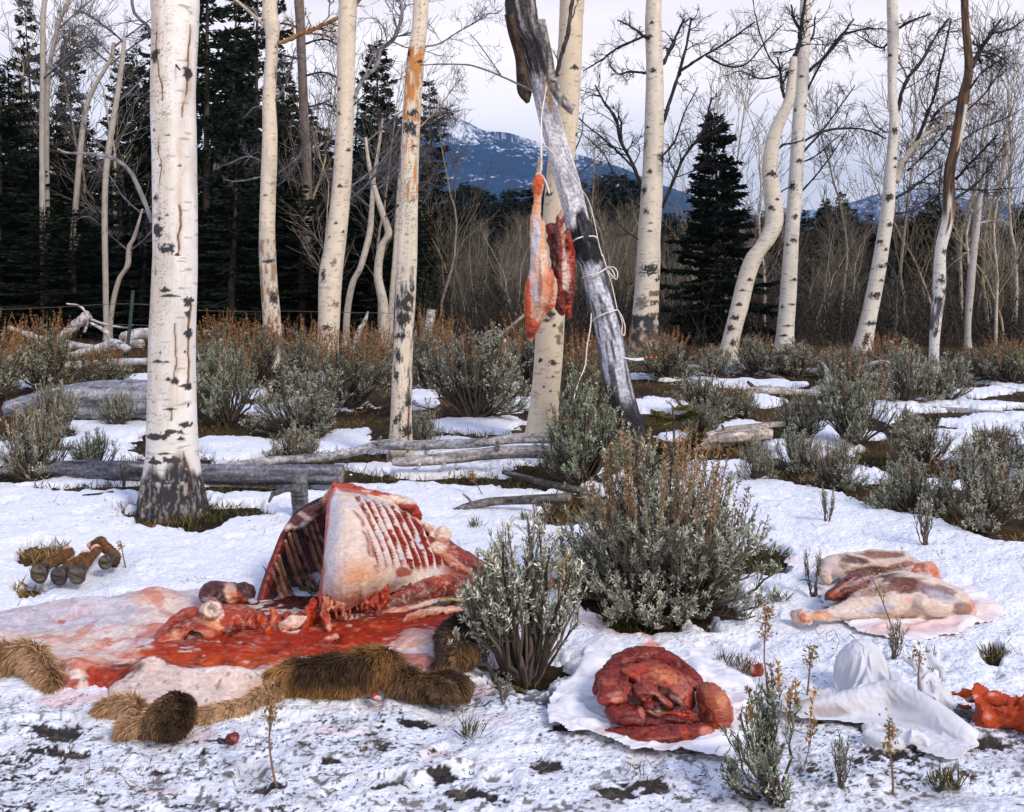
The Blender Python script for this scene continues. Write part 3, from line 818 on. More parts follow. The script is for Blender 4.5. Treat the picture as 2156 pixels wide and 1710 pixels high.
def limb_mesh(pts, Yd, w0, w1, seed, col, twigs=10, lev=2, dY=0.0, tl=0.32, twcol=None, sides=7, lift=0.03, rough=0.12, ext=0.0):
    """a crooked limb through picture points with its own twigs"""
    r = rs(seed)
    c = crom(np.asarray(pts, float), 26)
    t = np.linspace(0, 1, 26)
    y = Yd + dY * t
    P = np.stack([(c[:, 0] - CXD) * y / F, y, CAMZ - (c[:, 1] - HOR) * y / F], 1)
    if ext:
        d = norm((P[-1] - P[-4])[None])
        E = walk(P[-1:], d, np.array([ext]), 10, 0.16, 0.02, r)[0]
        P = np.vstack([P, E[1:]])
    K = len(P)
    wob = np.cumsum(r.randn(K, 3), 0); wob -= np.linspace(0, 1, K)[:, None] * wob[-1]
    P = P + wob * np.array([1, 1, 1]) * rough * w1 * Yd / F
    R = np.linspace(w0, w1, K) * 0.5 * Yd / F
    R = R * (1 + 0.10 * r.randn(K))
    m = MB()
    bc = np.asarray(col)[None, None] * (1 + 0.22 * r.randn(1, K, 1)).clip(0.5, 1.5)
    m.add(*tubes(P[None], R[None], sides, bc))
    if twigs:
        tw = np.asarray(twcol if twcol is not None else col) * 0.8
        L = np.linalg.norm(np.diff(P, axis=0), axis=1).sum()
        S, D, Ln, idx, tt = sprout(P[None], twigs, r, 0.85, tl, 0.18)
        rr = np.interp(tt, [0, 1], [R[0] * 0.36, R[-1] * 0.45]).clip(0.0022, 0.016)
        cur = walk(S, D, Ln * 1.15, 10, 0.24, lift, r)
        for lv in range(lev):
            K2 = cur.shape[1]
            Rr = rr[:, None] * np.linspace(1, 0.35, K2)[None]
            m.add(*tubes(cur, Rr, 4 if lv == 0 else 3, tw * (1 + 0.3 * r.randn(len(cur), 1)).clip(0.5, 1.6), cap=False))
            if lv < lev - 1:
                S, D, Ln2, idx, tt = sprout(cur, 6 if lv == 0 else 3, r, 0.75, 0.55, 0.15)
                rr = (rr[idx] * 0.55).clip(0.0016, 0.01)
                cur = walk(S, D, Ln2, 7, 0.22, lift * 0.5, r)
    return m
def tree(name, label, path, Yd, seed, base_col, limbs=(), cat='tree', group=None, tmat='bark', trunk_label=None, **kw):
    mb, ctr = trunk_mesh(path, Yd, seed, base_col, **kw)
    root = thing(name, label, cat, (ctr[0][0], Yd, 0), group)
    mb.build('trunk', M[tmat], root)
    for i, lb in enumerate(limbs):
        o = dict(col=LIMB_DARK, twigs=10, lev=3, w1=None)
        o.update(lb)
        if o['twigs'] > 5: o['twigs'] = int(o['twigs'] * 1.7)
        pts = o.pop('p'); w = o.pop('w') * 0.86; w1 = o.pop('w1') or w * 0.45
        lab = o.pop('label', None)
        limb_mesh(pts, Yd, w, w1, seed * 100 + i, o.pop('col'), **o).build('limb', M['twig'], root, label=lab)
    return root
CREAM, CREAMY, WHITE = (0.66, 0.57, 0.45), (0.58, 0.46, 0.32), (0.70, 0.66, 0.61)
GA = 'pale aspens on the edge of the clearing'
tree('aspen_tree', 'thickest white aspen with orange bark cracks and a dead grey limb bending left',
     [(372, -60, 96), (372, 44, 96), (367, 189, 92), (369, 315, 92), (369, 504, 91), (367, 580, 95), (362, 706, 97), (361, 831, 99), (362, 942, 104), (362, 974, 110), (363, 1040, 126), (364, 1078, 134)],
     6.76, 1, WHITE, nr=128, ny=760, black_base=0.27, stain=0.40, fleck=0.7, flare=1.08, tanside=True,
     scars=[(340, 126, 16, 12, 1), (405, 162, 11, 16, 1), (340, 418, 10, 8), (345, 485, 14, 12, 1), (365, 525, 21, 10, 1), (386, 536, 6, 4), (362, 608, 12, 8), (372, 621, 20, 5), (405, 635, 15, 9, 1), (404, 662, 9, 9, 1), (404, 701, 12, 9, 1),
            (348, 757, 14, 6), (365, 757, 6, 4), (381, 797, 7, 9, 1), (369, 793, 6, 6), (401, 813, 12, 7, 1), (373, 855, 14, 4), (345, 913, 34, 7, 1), (378, 902, 22, 6, 1), (400, 890, 14, 6, 1), (393, 917, 10, 5), (364, 946, 14, 4), (376, 961, 18, 8, 1), (340, 965, 22, 4, 1),
            (399, 738, 4, 4), (352, 738, 4, 3), (403, 850, 3, 7, 1), (319, 641, 9, 4), (338, 278, 5, 6), (371, 290, 6, 2), (352, 352, 4, 4), (392, 352, 4, 3), (348, 462, 5, 5), (366, 455, 5, 4)],
     cracks=[([(346, 44), (345, 100), (352, 160), (358, 220)], 2.5), ([(412, 60), (409, 130), (403, 200), (396, 270), (398, 310), (393, 400), (390, 470), (388, 540)], 3.5), ([(348, 290), (350, 350), (347, 420), (340, 500), (336, 580)], 2.5),
             ([(383, 680), (381, 760), (374, 820), (377, 880)], 2), ([(408, 640), (403, 740), (404, 820)], 4.5), ([(400, 940), (406, 990), (410, 1050)], 5)],
     limbs=[dict(p=[(322, 468), (313, 446), (296, 407), (274, 366), (252, 344), (227, 331), (189, 323), (140, 321), (121, 314)], w=13, w1=5, col=(0.21, 0.20, 0.21), twigs=3, lev=1, tl=0.06, dY=-0.25, label='bare dead limb bending over to the side'),
            dict(p=[(336, 128), (326, 100), (316, 66), (296, 40)], w=12, w1=6, col=LIMB_GREY, twigs=3, lev=2, ext=0.5),
            dict(p=[(345, 112), (360, 128), (379, 147)], w=8, w1=3, col=LIMB_DARK, twigs=0, dY=-0.2)])
tree('aspen_tree', 'slim aspen forking near the top, its lower trunk scarred black and grey',
     [(567, -40, 30), (572, 48, 34), (572, 95, 27), (566, 205, 28), (568, 284, 31), (566, 378, 33), (563, 473, 33), (564, 548, 35), (570, 643, 36), (577, 737, 39), (580, 768, 42)],
     16.8, 2, CREAM, nr=48, ny=420, stain=0.12, fleck=0.25, bands=[(505, 735, 0.42, (0.06, 0.06, 0.065)), (510, 590, 0.35, (0.33, 0.32, 0.36)), (500, 730, 0.22, (0.40, 0.20, 0.07))],
     scars=[(582, 100, 4, 4), (563, 412, 5, 3), (584, 708, 10, 8, 1), (562, 690, 12, 4, 1), (570, 550, 14, 4, 1), (580, 630, 10, 14, 1)],
     limbs=[dict(p=[(566, 72), (552, 52), (536, 36)], w=13, col=LIMB_PALE, ext=1.0, twigs=4), dict(p=[(586, 92), (621, 78), (659, 62), (703, 40)], w=12, w1=8, col=(0.36, 0.19, 0.08), ext=0.9, twigs=6),
            dict(p=[(582, 211), (605, 170), (615, 126), (622, 100)], w=6, col=LIMB_GREY), dict(p=[(586, 366), (624, 334), (648, 288)], w=5, col=LIMB_GREY), dict(p=[(583, 392), (610, 366), (650, 292)], w=5, col=LIMB_GREY, dY=-0.5),
            dict(p=[(553, 340), (520, 330), (480, 345), (452, 356)], w=5, col=LIMB_GREY, twigs=8, lev=2), dict(p=[(553, 372), (500, 382), (470, 378)], w=5, col=LIMB_GREY, twigs=5, lev=2)])
tree('aspen_tree', 'stout cream aspen left of the orange-stained trunk, rising from rusty sagebrush',
     [(733, -40, 37), (731, 44, 38), (728, 126, 38), (727, 221, 37), (723, 315, 38), (718, 410, 40), (708, 504, 44), (697, 580, 49), (693, 674, 46), (690, 737, 44), (688, 782, 44)],
     16.3, 3, CREAM, nr=56, ny=420, stain=0.15, fleck=0.3,
     scars=[(715, 188, 6, 6), (715, 240, 6, 5), (735, 317, 6, 5), (718, 393, 8, 5), (725, 488, 5, 4), (697, 500, 4, 3), (707, 552, 6, 10, 3), (685, 580, 8, 12, 1), (708, 640, 12, 7, 3), (692, 688, 12, 6, 1), (697, 704, 6, 3), (700, 712, 6, 3)],
     limbs=[dict(p=[(746, 205), (756, 180), (768, 163), (794, 140), (804, 104), (832, 76), (845, 40)], w=11, w1=8, col=(0.20, 0.19, 0.20), ext=0.8, twigs=12, dY=0.4), dict(p=[(745, 222), (775, 195), (815, 180), (858, 159)], w=4, col=LIMB_DARK, dY=0.6),
            dict(p=[(738, 393), (779, 363), (813, 328), (845, 262)], w=7, col=LIMB_GREY, dY=0.6), dict(p=[(736, 424), (785, 375), (845, 288)], w=7, col=LIMB_GREY, dY=-0.4, twigs=7)])
tree('aspen_tree', 'slender aspen with an orange-stained upper trunk ringed by a black band',
     [(887, -50, 32), (884, 44, 33), (875, 126, 36), (866, 252, 38), (862, 378, 37), (858, 504, 42), (856, 580, 43), (849, 737, 42), (845, 863, 45), (844, 930, 48), (843, 958, 52)],
     8.73, 4, CREAM, nr=88, ny=620, stain=0.25, fleck=0.9, flare=1.1,
     bands=[(100, 255, 0.62, (0.46, 0.20, 0.06)), (285, 420, 0.40, (0.45, 0.22, 0.09)), (560, 720, 0.36, (0.065, 0.07, 0.085)), (720, 960, 0.22, (0.07, 0.07, 0.08))],
     scars=[(864, 270, 18, 14, 1), (862, 112, 7, 8, 1), (886, 131, 8, 5), (872, 240, 12, 7, 1), (873, 282, 7, 9, 1), (873, 309, 5, 4), (870, 423, 7, 5, 3), (862, 628, 16, 14, 1), (850, 640, 14, 10, 1), (851, 673, 14, 18, 1), (862, 650, 12, 8, 1), (845, 705, 15, 7, 1), (840, 745, 7, 16, 1), (837, 790, 8, 8, 1), (862, 845, 8, 9, 1), (838, 880, 8, 10, 1), (858, 905, 14, 12, 1), (870, 610, 8, 8, 1)],
     cracks=[([(868, 730), (866, 800), (862, 900), (860, 950)], 4)],
     limbs=[dict(p=[(893, 99), (927, 91), (965, 66), (1009, 42)], w=5, col=LIMB_GREY, twigs=10, dY=0.5, ext=0.4), dict(p=[(882, 270), (925, 225), (950, 190), (972, 160)], w=4, col=(0.25, 0.19, 0.14), twigs=8, dY=0.5)])
tree('aspen_tree', 'clean cream aspen standing close behind the leaning pole',
     [(1206, -60, 50), (1202, 44, 50), (1198, 157, 52), (1190, 260, 54), (1176, 394, 56), (1164, 580, 60), (1156, 737, 61), (1148, 831, 61), (1141, 905, 64), (1140, 922, 68)],
     9.6, 5, (0.60, 0.50, 0.37), nr=80, ny=520, stain=0.10, fleck=0.35, flare=1.12,
     scars=[(1209, 145, 10, 7), (1220, 283, 9, 6), (1155, 408, 11, 8), (1158, 660, 12, 7, 1), (1140, 666, 12, 5, 1), (1150, 672, 10, 5), (1180, 690, 10, 14, 3), (1175, 712, 8, 10, 3), (1166, 683, 5, 5), (1162, 762, 12, 5, 1), (1136, 757, 8, 5, 1), (1163, 790, 4, 3), (1144, 811, 4, 3), (1158, 820, 4, 3), (1154, 860, 4, 3)],
     limbs=[dict(p=[(1207, 326), (1225, 284), (1228, 240)], w=4, col=LIMB_DARK, twigs=5, dY=0.3), dict(p=[(1215, 368), (1245, 344), (1270, 316)], w=4, col=LIMB_DARK, twigs=3, dY=0.3)])
L6 = [([(1391, 271), (1404, 227), (1423, 170), (1445, 95), (1456, 40)], 12, 6), ([(1434, 148), (1470, 123), (1518, 95), (1590, 46)], 8, 10), ([(1354, 402), (1335, 347), (1310, 300), (1300, 252), (1272, 214), (1253, 180)], 10, 12),
      ([(1333, 352), (1284, 303), (1240, 268), (1213, 243)], 6, 7), ([(1394, 437), (1423, 369), (1442, 325), (1477, 277), (1499, 205)], 9, 12), ([(1391, 333), (1420, 300), (1439, 243), (1470, 183)], 6, 9), ([(1396, 134), (1414, 95), (1441, 40)], 11, 6),
      ([(1361, 80), (1335, 60), (1300, 42)], 7, 8), ([(1363, 155), (1328, 151), (1303, 156), (1284, 138)], 7, 12), ([(1346, 437), (1319, 400), (1290, 363), (1268, 318), (1224, 281)], 5, 9), ([(1346, 506), (1303, 473), (1278, 435)], 4, 7), ([(1362, 74), (1294, 104), (1268, 126), (1228, 150)], 7, 10),
      ([(1487, 118), (1530, 140), (1570, 135), (1610, 90), (1650, 50)], 6, 9)]
t6 = tree('aspen_tree', 'aspen with names and a date carved in its bark above a dark rough base',
     [(1378, -60, 32), (1376, 44, 35), (1378, 157, 36), (1376, 284, 41), (1372, 410, 46), (1367, 504, 48), (1366, 548, 50), (1360, 643, 54), (1355, 737, 60), (1354, 755, 64)],
     18.0, 6, (0.62, 0.56, 0.46), nr=64, ny=520, stain=0.06, fleck=0.2, black_base=0.0, bands=[(662, 770, 0.78, (0.045, 0.045, 0.052))],
     scars=[(1365, 567, 24, 13, 1), (1348, 635, 15, 16, 3), (1385, 585, 10, 8, 1), (1371, 50, 5, 5), (1363, 82, 9, 8, 1), (1373, 152, 8, 6, 1), (1392, 335, 11, 15, 1), (1365, 363, 7, 6), (1354, 402, 9, 8, 1), (1357, 445, 8, 8, 1), (1366, 470, 5, 2), (1366, 487, 6, 3), (1361, 270, 5, 4), (1384, 688, 8, 6, 1)],
     limbs=[dict(p=a, w=b, twigs=c2, dY=[0.8, -0.6, 0.3][i % 3]) for i, (a, b, c2) in enumerate(L6)])
tree('aspen_tree', 'crooked aspen with an S-shaped trunk bending in front of the dark spruce',
     [(1672, 120, 16), (1668, 165, 19), (1660, 215, 24), (1642, 252, 28), (1626, 300, 31), (1621, 362, 33), (1628, 426, 36), (1629, 473, 37), (1611, 511, 38), (1589, 540, 38), (1572, 585, 37), (1556, 650, 37), (1540, 712, 36), (1531, 765, 40)],
     17.3, 7, (0.62, 0.56, 0.46), nr=48, ny=460, stain=0.05, fleck=0.2, extend=False,
     scars=[(1622, 368, 12, 8, 1), (1620, 440, 7, 6, 1), (1632, 420, 6, 4), (1575, 588, 7, 5), (1560, 610, 6, 4), (1553, 640, 8, 5), (1545, 668, 12, 5, 1), (1535, 690, 10, 8, 1), (1540, 720, 8, 8, 1), (1530, 745, 6, 8, 1)],
     limbs=[dict(p=[(1672, 130), (1668, 142), (1655, 160), (1646, 180)], w=8, twigs=8), dict(p=[(1655, 215), (1645, 180), (1642, 150), (1637, 120)], w=9, twigs=10), dict(p=[(1630, 318), (1650, 305), (1668, 302), (1692, 296)], w=7, twigs=4), dict(p=[(1632, 420), (1650, 400), (1670, 390)], w=5, twigs=5),
            dict(p=[(1672, 124), (1684, 80), (1690, 30)], w=12, twigs=8, ext=1.0), dict(p=[(1643, 150), (1620, 120), (1600, 70), (1590, 30)], w=5, twigs=12, ext=0.6), dict(p=[(1640, 160), (1600, 165), (1560, 150), (1530, 160)], w=5, twigs=12)])
L8 = [([(1702, 150), (1740, 117), (1777, 69), (1798, 40)], 9, 10), ([(1700, 191), (1727, 136), (1755, 91), (1786, 60)], 6, 8), ([(1692, 298), (1733, 277), (1796, 271), (1831, 277), (1866, 293)], 7, 16), ([(1688, 342), (1721, 325), (1768, 284)], 5, 9), ([(1685, 406), (1733, 350), (1784, 277)], 5, 9),
      ([(1691, 320), (1733, 274), (1768, 227), (1800, 180)], 6, 10), ([(1700, 95), (1712, 70), (1716, 36)], 8, 5), ([(1686, 60), (1672, 40), (1665, 10)], 8, 5), ([(1682, 100), (1650, 110), (1620, 112)], 5, 9), ([(1668, 460), (1660, 500), (1640, 520)], 4, 5), ([(1779, 70), (1830, 60), (1866, 62)], 6, 8)]
tree('aspen_tree', 'straight white aspen right of the S-shaped one',
     [(1697, -60, 21), (1695, 44, 23), (1690, 157, 27), (1681, 284, 28), (1673, 410, 30), (1666, 504, 30), (1660, 611, 34), (1653, 706, 36), (1650, 742, 38)],
     19.5, 8, (0.64, 0.60, 0.53), nr=48, ny=460, stain=0.04, fleck=0.15,
     scars=[(1696, 48, 6, 4), (1682, 95, 8, 6, 1), (1685, 162, 7, 4), (1694, 224, 6, 5, 1), (1673, 232, 5, 5), (1680, 340, 8, 5, 1), (1665, 395, 7, 10, 1), (1670, 457, 6, 5, 1), (1669, 506, 10, 5, 1), (1655, 515, 5, 4), (1669, 588, 9, 5), (1644, 645, 4, 5), (1663, 640, 12, 3), (1655, 685, 14, 3), (1647, 705, 9, 4)],
     limbs=[dict(p=a, w=b, twigs=c2, dY=[0.8, -0.6, 0.3][i % 3]) for i, (a, b, c2) in enumerate(L8)])
L9 = [([(1888, 238), (1907, 177), (1941, 132), (1970, 76), (1997, 40)], 11, 12), ([(1926, 305), (1948, 252), (1967, 205), (1982, 136), (2003, 40)], 9, 12), ([(1950, 284), (1975, 232), (2022, 200)], 10, 8), ([(1885, 418), (1932, 385), (1984, 348)], 8, 10), ([(1910, 360), (1962, 312), (2003, 262)], 7, 10),
      ([(1886, 450), (1930, 440), (1985, 400)], 5, 8), ([(1872, 90), (1850, 100), (1800, 70)], 6, 14), ([(1890, 60), (1920, 45), (1960, 30)], 7, 8), ([(1868, 280), (1840, 260), (1820, 220)], 4, 8)]
tree('aspen_tree', 'leaning aspen whose trunk splits into two stems against the sky',
     [(1877, -60, 22), (1879, 44, 23), (1880, 95, 23), (1879, 189, 18), (1884, 252, 20), (1880, 310, 21), (1874, 378, 25), (1869, 441, 27), (1855, 532, 30), (1841, 611, 32), (1821, 706, 36), (1815, 742, 38)],
     19.4, 9, (0.64, 0.60, 0.53), nr=48, ny=460, stain=0.04, fleck=0.15,
     scars=[(1871, 117, 6, 5), (1882, 275, 7, 9, 1), (1883, 334, 7, 4), (1882, 352, 6, 4), (1867, 416, 10, 8, 1), (1870, 474, 8, 5, 1), (1848, 510, 7, 5, 1), (1860, 525, 5, 5), (1848, 560, 8, 6, 1), (1862, 557, 8, 6, 1), (1850, 590, 7, 4), (1838, 622, 13, 8, 1), (1830, 680, 14, 5, 1), (1818, 715, 8, 16, 1)],
     limbs=[dict(p=[(1886, 382), (1900, 348), (1913, 328), (1948, 284), (1982, 262), (2014, 236), (2040, 210)], w=17, w1=8, col=LIMB_PALE, twigs=12, label='pale second stem rising to the side')] + [dict(p=a, w=b, twigs=c2, dY=[0.8, -0.6, 0.3][i % 3]) for i, (a, b, c2) in enumerate(L9)])
def t10_dead(C, dz, TH, ZZ, S, s):
    zt = CAMZ - (462 - HOR) * s
    n = fbm(S, (12, 12, 2), 3, 77)
    m = sstep(-0.15, 0.15, ZZ - zt + 0.5 * n)
    br = lerp(np.array([0.045, 0.034, 0.028]), np.array([0.16, 0.085, 0.04]), sstep(-0.3, 0.4, fbm(S, (20, 20, 6), 3, 78)))
    pale = (np.abs(TH - 0.6) < 0.5) & (ZZ > zt + 0.7) & (ZZ < zt + 1.6) & (n > -0.1)
    br = np.where(pale[..., None], np.array([0.5, 0.46, 0.42]), br)
    return C + (br - C) * m[..., None], dz + 0.10 * m * fbm(S, (22, 22, 6), 3, 79)
L10 = [([(2046, 141), (2074, 91), (2108, 40)], 14, 10), ([(2013, 377), (2055, 334), (2101, 282)], 8, 14), ([(2010, 420), (2064, 378), (2118, 300)], 6, 12), ([(2035, 235), (2080, 189), (2115, 132)], 6, 14), ([(2040, 190), (2070, 150), (2120, 120)], 5, 14), ([(2020, 300), (2070, 270), (2140, 240)], 5, 14),
       ([(2012, 330), (1990, 300), (1975, 260)], 4, 8), ([(2000, 400), (1950, 420), (1920, 440)], 4, 8), ([(1990, 470), (1978, 430), (1978, 390), (1985, 340)], 5, 6), ([(2060, 110), (2100, 118), (2140, 150)], 5, 14), ([(2010, 398), (2070, 400), (2140, 395)], 4, 14), ([(2090, 70), (2130, 60), (2170, 30)], 7, 12)]
tree('aspen_tree', 'half-dead aspen, white below and covered in brown peeling bark above',
     [(2030, -60, 14), (2032, 44, 15), (2040, 142, 17), (2030, 200, 22), (2022, 252, 23), (2012, 310, 23), (2000, 362, 23), (1996, 457, 26), (1980, 530, 23), (1977, 611, 26), (1968, 706, 21), (1966, 769, 20), (1966, 790, 22)],
     15.3, 10, (0.66, 0.63, 0.58), nr=48, ny=460, stain=0.08, fleck=0.4, dead=t10_dead, bands=[(620, 700, 0.5, (0.08, 0.08, 0.09))],
     scars=[(1985, 530, 8, 6, 1), (1978, 580, 6, 4), (1978, 590, 9, 7, 1), (1986, 613, 9, 8, 1), (1974, 630, 8, 6, 1), (1966, 700, 6, 10, 1), (1960, 760, 7, 16, 1)],
     limbs=[dict(p=a, w=b, twigs=c2, dY=[0.8, -0.6, 0.3][i % 3]) for i, (a, b, c2) in enumerate(L10)])
tree('aspen_tree', 'thin pale aspen deep in the thicket beyond the half-dead one',
     [(2086, 200, 4), (2078, 300, 6), (2070, 380, 9), (2062, 430, 12), (2056, 480, 15), (2052, 516, 15), (2047, 560, 16), (2043, 611, 16), (2038, 680, 13), (2038, 740, 14)], 20.5, 11, (0.45, 0.42, 0.40), nr=24, ny=160, extend=False, knots=4,
     limbs=[dict(p=[(2040, 560), (2036, 500), (2046, 440)], w=8, col=LIMB_PALE, twigs=6), dict(p=[(2060, 440), (2075, 400), (2080, 340)], w=7, col=LIMB_GREY, twigs=14), dict(p=[(2060, 470), (2090, 465), (2120, 468)], w=5, col=LIMB_PALE, twigs=8), dict(p=[(2055, 520), (2000, 560), (1985, 590)], w=5, col=LIMB_GREY, twigs=6)])
SL = [('thin aspen with a kinked trunk left of the two pale stems', [(806, 250, 5), (796, 320, 7), (786, 385, 9), (783, 430, 11), (778, 490, 13), (760, 560, 14), (742, 598, 14), (731, 660, 14), (728, 735, 15)], 21),
      ('pale twisted aspen stem with a dark notch in the shade', [(770, 290, 6), (776, 340, 8), (788, 395, 11), (806, 451, 14), (818, 492, 16), (803, 520, 17), (796, 580, 18), (807, 643, 21), (809, 735, 21)], 20),
      ('narrow aspen stem hidden behind the orange-stained trunk', [(846, 300, 6), (838, 430, 9), (832, 532, 10), (824, 643, 12), (821, 735, 13)], 22),
      ('leftmost slim pale trunk in the dark forest', [(96, -40, 10), (91, 47, 11), (90, 157, 11), (88, 268, 11), (90, 480, 12), (92, 700, 13)], 24),
      ('slim pale trunk tilting right beside the leftmost one', [(150, -30, 8), (124, 50, 9), (103, 157, 10), (98, 300, 10), (100, 480, 11), (104, 700, 12)], 25),
      ('bowed pale trunk fading into the dark spruces', [(240, 90, 8), (233, 126, 9), (189, 205, 11), (172, 290, 12), (160, 420, 12), (150, 560, 12), (150, 700, 12)], 25),
      ('crooked pale trunk just left of the thick aspen', [(262, 80, 8), (258, 126, 10), (247, 205, 11), (230, 309, 13), (222, 378, 12), (220, 466, 12), (222, 580, 12), (224, 700, 12)], 22.5),
      ('broken grey snag behind the crooked pale trunk', [(300, 440, 4), (282, 500, 9), (272, 520, 11), (268, 560, 12), (250, 590, 11), (236, 650, 11), (230, 720, 12)], 23),
      ('dim bluish trunk between the thick aspen and the slim forked one', [(455, 300, 10), (456, 400, 13), (459, 480, 16), (462, 560, 17), (464, 720, 18)], 26)]
for i, (lb, pts, Yd) in enumerate(SL):
    x0, y0 = pts[0][0], pts[0][1]
    lim = []
    r = rs(500 + i)
    for k in range(5):
        j = r.randint(0, max(1, len(pts) // 2)); px, py, pw = pts[j]
        sg = r.choice([-1, 1])
        lim.append(dict(p=[(px, py + 10), (px + sg * 35, py - 20), (px + sg * 80, py - 50 - 30 * r.rand()), (px + sg * 110, py - 60)], w=5, col=LIMB_GREY if i != 2 else LIMB_DARK, twigs=10, lev=3, dY=r.uniform(-1, 1)))
    tree('aspen_tree', lb, pts, Yd, 30 + i, (0.40, 0.36, 0.31) if i > 2 else (0.52, 0.46, 0.38), nr=20, ny=140, extend=(y0 < 60), top_ext=300, knots=10, limbs=lim)
# tall dead conifer pole behind the fork
tree('dead_conifer', 'bare dead conifer pole with drooping twigs behind the forked aspen',
     [(628, -40, 20), (632, 44, 20), (636, 130, 19), (640, 250, 20), (645, 360, 22), (648, 700, 26)], 27, 40, (0.17, 0.14, 0.13), nr=16, ny=120, top_ext=260,
     limbs=[dict(p=[(636 + 2 * k % 6, 60 + 34 * k), (636 + (50 if k % 2 else -50), 50 + 34 * k), (636 + (95 if k % 2 else -95), 75 + 36 * k)], w=6, col=LIMB_DARK, twigs=14, lev=3, lift=-0.05, dY=(k % 3 - 1) * 0.8) for k in range(8)], tmat='wood')

# ------------------------------------------------------------------ the leaning dead pole
LEAN_Y = 8.8
def lean_dead(C, dz, TH, ZZ, S, s):
    yD = HOR + (CAMZ - ZZ) / s
    n = fbm(S, (26, 26, 5), 4, 91); n2 = fbm(S, (60, 60, 12), 3, 92)
    wood = lerp(np.array([0.60, 0.58, 0.60]), np.array([0.34, 0.34, 0.38]), sstep(-0.2, 0.5, n))
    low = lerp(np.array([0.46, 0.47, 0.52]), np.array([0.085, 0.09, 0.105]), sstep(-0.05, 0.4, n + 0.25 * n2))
    char = lerp(np.array([0.018, 0.018, 0.020]), np.array([0.06, 0.06, 0.07]), sstep(0, 0.5, n))
    bark = lerp(np.array([0.05, 0.045, 0.045]), np.array([0.25, 0.24, 0.24]), sstep(0.0, 0.6, n + 0.5 * n2))
    yy = yD + 26 * n
    c = bark
    m = sstep(150, 172, yy)[..., None]; c = c * (1 - m) + wood * m
    tan = (sstep(160, 175, yy) * (1 - sstep(225, 250, yy)) * (1 - sstep(0.1, 0.5, np.abs(TH - 0.3))))[..., None]
    c = c + (np.array([0.46, 0.26, 0.11]) - c) * 0.8 * tan
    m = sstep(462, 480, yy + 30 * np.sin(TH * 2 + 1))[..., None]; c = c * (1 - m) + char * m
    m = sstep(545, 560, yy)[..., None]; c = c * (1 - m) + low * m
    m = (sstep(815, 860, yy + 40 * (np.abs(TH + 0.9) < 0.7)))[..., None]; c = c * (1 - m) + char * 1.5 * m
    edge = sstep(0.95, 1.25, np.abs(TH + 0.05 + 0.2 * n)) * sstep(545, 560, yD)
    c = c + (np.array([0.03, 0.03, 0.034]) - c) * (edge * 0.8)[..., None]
    bump = np.where(yD < 165, 0.16 * (n + 0.5 * n2), np.where((yD > 465) & (yD < 555), 0.10 + 0.13 * n, 0.05 * n))
    return c, bump
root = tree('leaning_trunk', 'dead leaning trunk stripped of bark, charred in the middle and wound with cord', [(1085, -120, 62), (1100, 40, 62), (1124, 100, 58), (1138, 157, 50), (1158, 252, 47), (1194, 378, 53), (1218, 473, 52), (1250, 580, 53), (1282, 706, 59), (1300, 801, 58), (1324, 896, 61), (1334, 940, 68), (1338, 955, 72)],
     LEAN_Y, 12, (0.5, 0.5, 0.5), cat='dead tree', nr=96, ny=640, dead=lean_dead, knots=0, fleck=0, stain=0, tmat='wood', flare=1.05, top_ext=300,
     limbs=[dict(p=[(1118, 196), (1113, 189), (1056, 161), (996, 139), (939, 136), (885, 137)], w=6, w1=2.5, col=LIMB_GREY, twigs=5, lev=2, tl=0.22, dY=-0.7), dict(p=[(1056, 161), (1035, 130), (1010, 95), (990, 72)], w=3, w1=1.6, col=LIMB_DARK, twigs=2, lev=2, dY=-0.2),
            dict(p=[(1163, 175), (1168, 158), (1180, 120), (1190, 79), (1197, 30)], w=11, w1=8, col=(0.06, 0.055, 0.055), twigs=3, lev=2, dY=-0.25, ext=0.4)])
def slab(name, outl, Yd, thick, bulge, colr, seed, parent, matn='wood', lab=None, n=26, k2=14):
    """a curved slab of loose bark between two picture edges"""
    a = crom(np.array(outl[0], float), n); b = crom(np.array(outl[1], float), n)
    u = np.linspace(0, 1, k2)[None, :, None]
    D2 = a[:, None] * (1 - u) + b[:, None] * u
    yy = Yd - bulge * np.sin(math.pi * u[..., 0]) * np.ones((n, 1))
    s = yy / F
    V = np.stack([(D2[..., 0] - CXD) * s, yy, CAMZ - (D2[..., 1] - HOR) * s], -1)
    nz = fbm(V, (40, 40, 14), 3, seed)
    V[..., 1] += nz * thick * 0.8
    B = V.copy(); B[..., 1] += thick
    c = lerp(np.asarray(colr) * 0.5, np.asarray(colr) * 1.5, sstep(-0.4, 0.4, nz))
    i = np.arange(n - 1)[:, None] * k2 + np.arange(k2 - 1)[None]
    q = np.stack([i, i + 1, i + k2 + 1, i + k2], -1).reshape(-1, 4)
    N = n * k2
    q2 = q[:, ::-1] + N
    ring = np.concatenate([np.arange(k2), np.arange(1, n) * k2 + k2 - 1, (n - 1) * k2 + np.arange(k2 - 2, -1, -1), np.arange(n - 2, 0, -1) * k2])
    r2 = np.roll(ring, -1)
    q3 = np.stack([ring, ring + N, r2 + N, r2], 1)
    return MB().add(np.concatenate([V.reshape(-1, 3), B.reshape(-1, 3)]), np.concatenate([q, q2, q3]), None, np.concatenate([c.reshape(-1, 3), c.reshape(-1, 3) * 0.6])).build(name, M[matn], parent, label=lab)
slab('bark_slab', [[(1062, 30), (1070, 70), (1084, 120), (1087, 160), (1090, 195), (1108, 218)], [(1084, 30), (1095, 70), (1104, 120), (1114, 160), (1120, 190), (1115, 215)]], LEAN_Y - 0.08, 0.02, 0.05, (0.055, 0.038, 0.026), 5, root, lab='dark brown slab hanging loose')
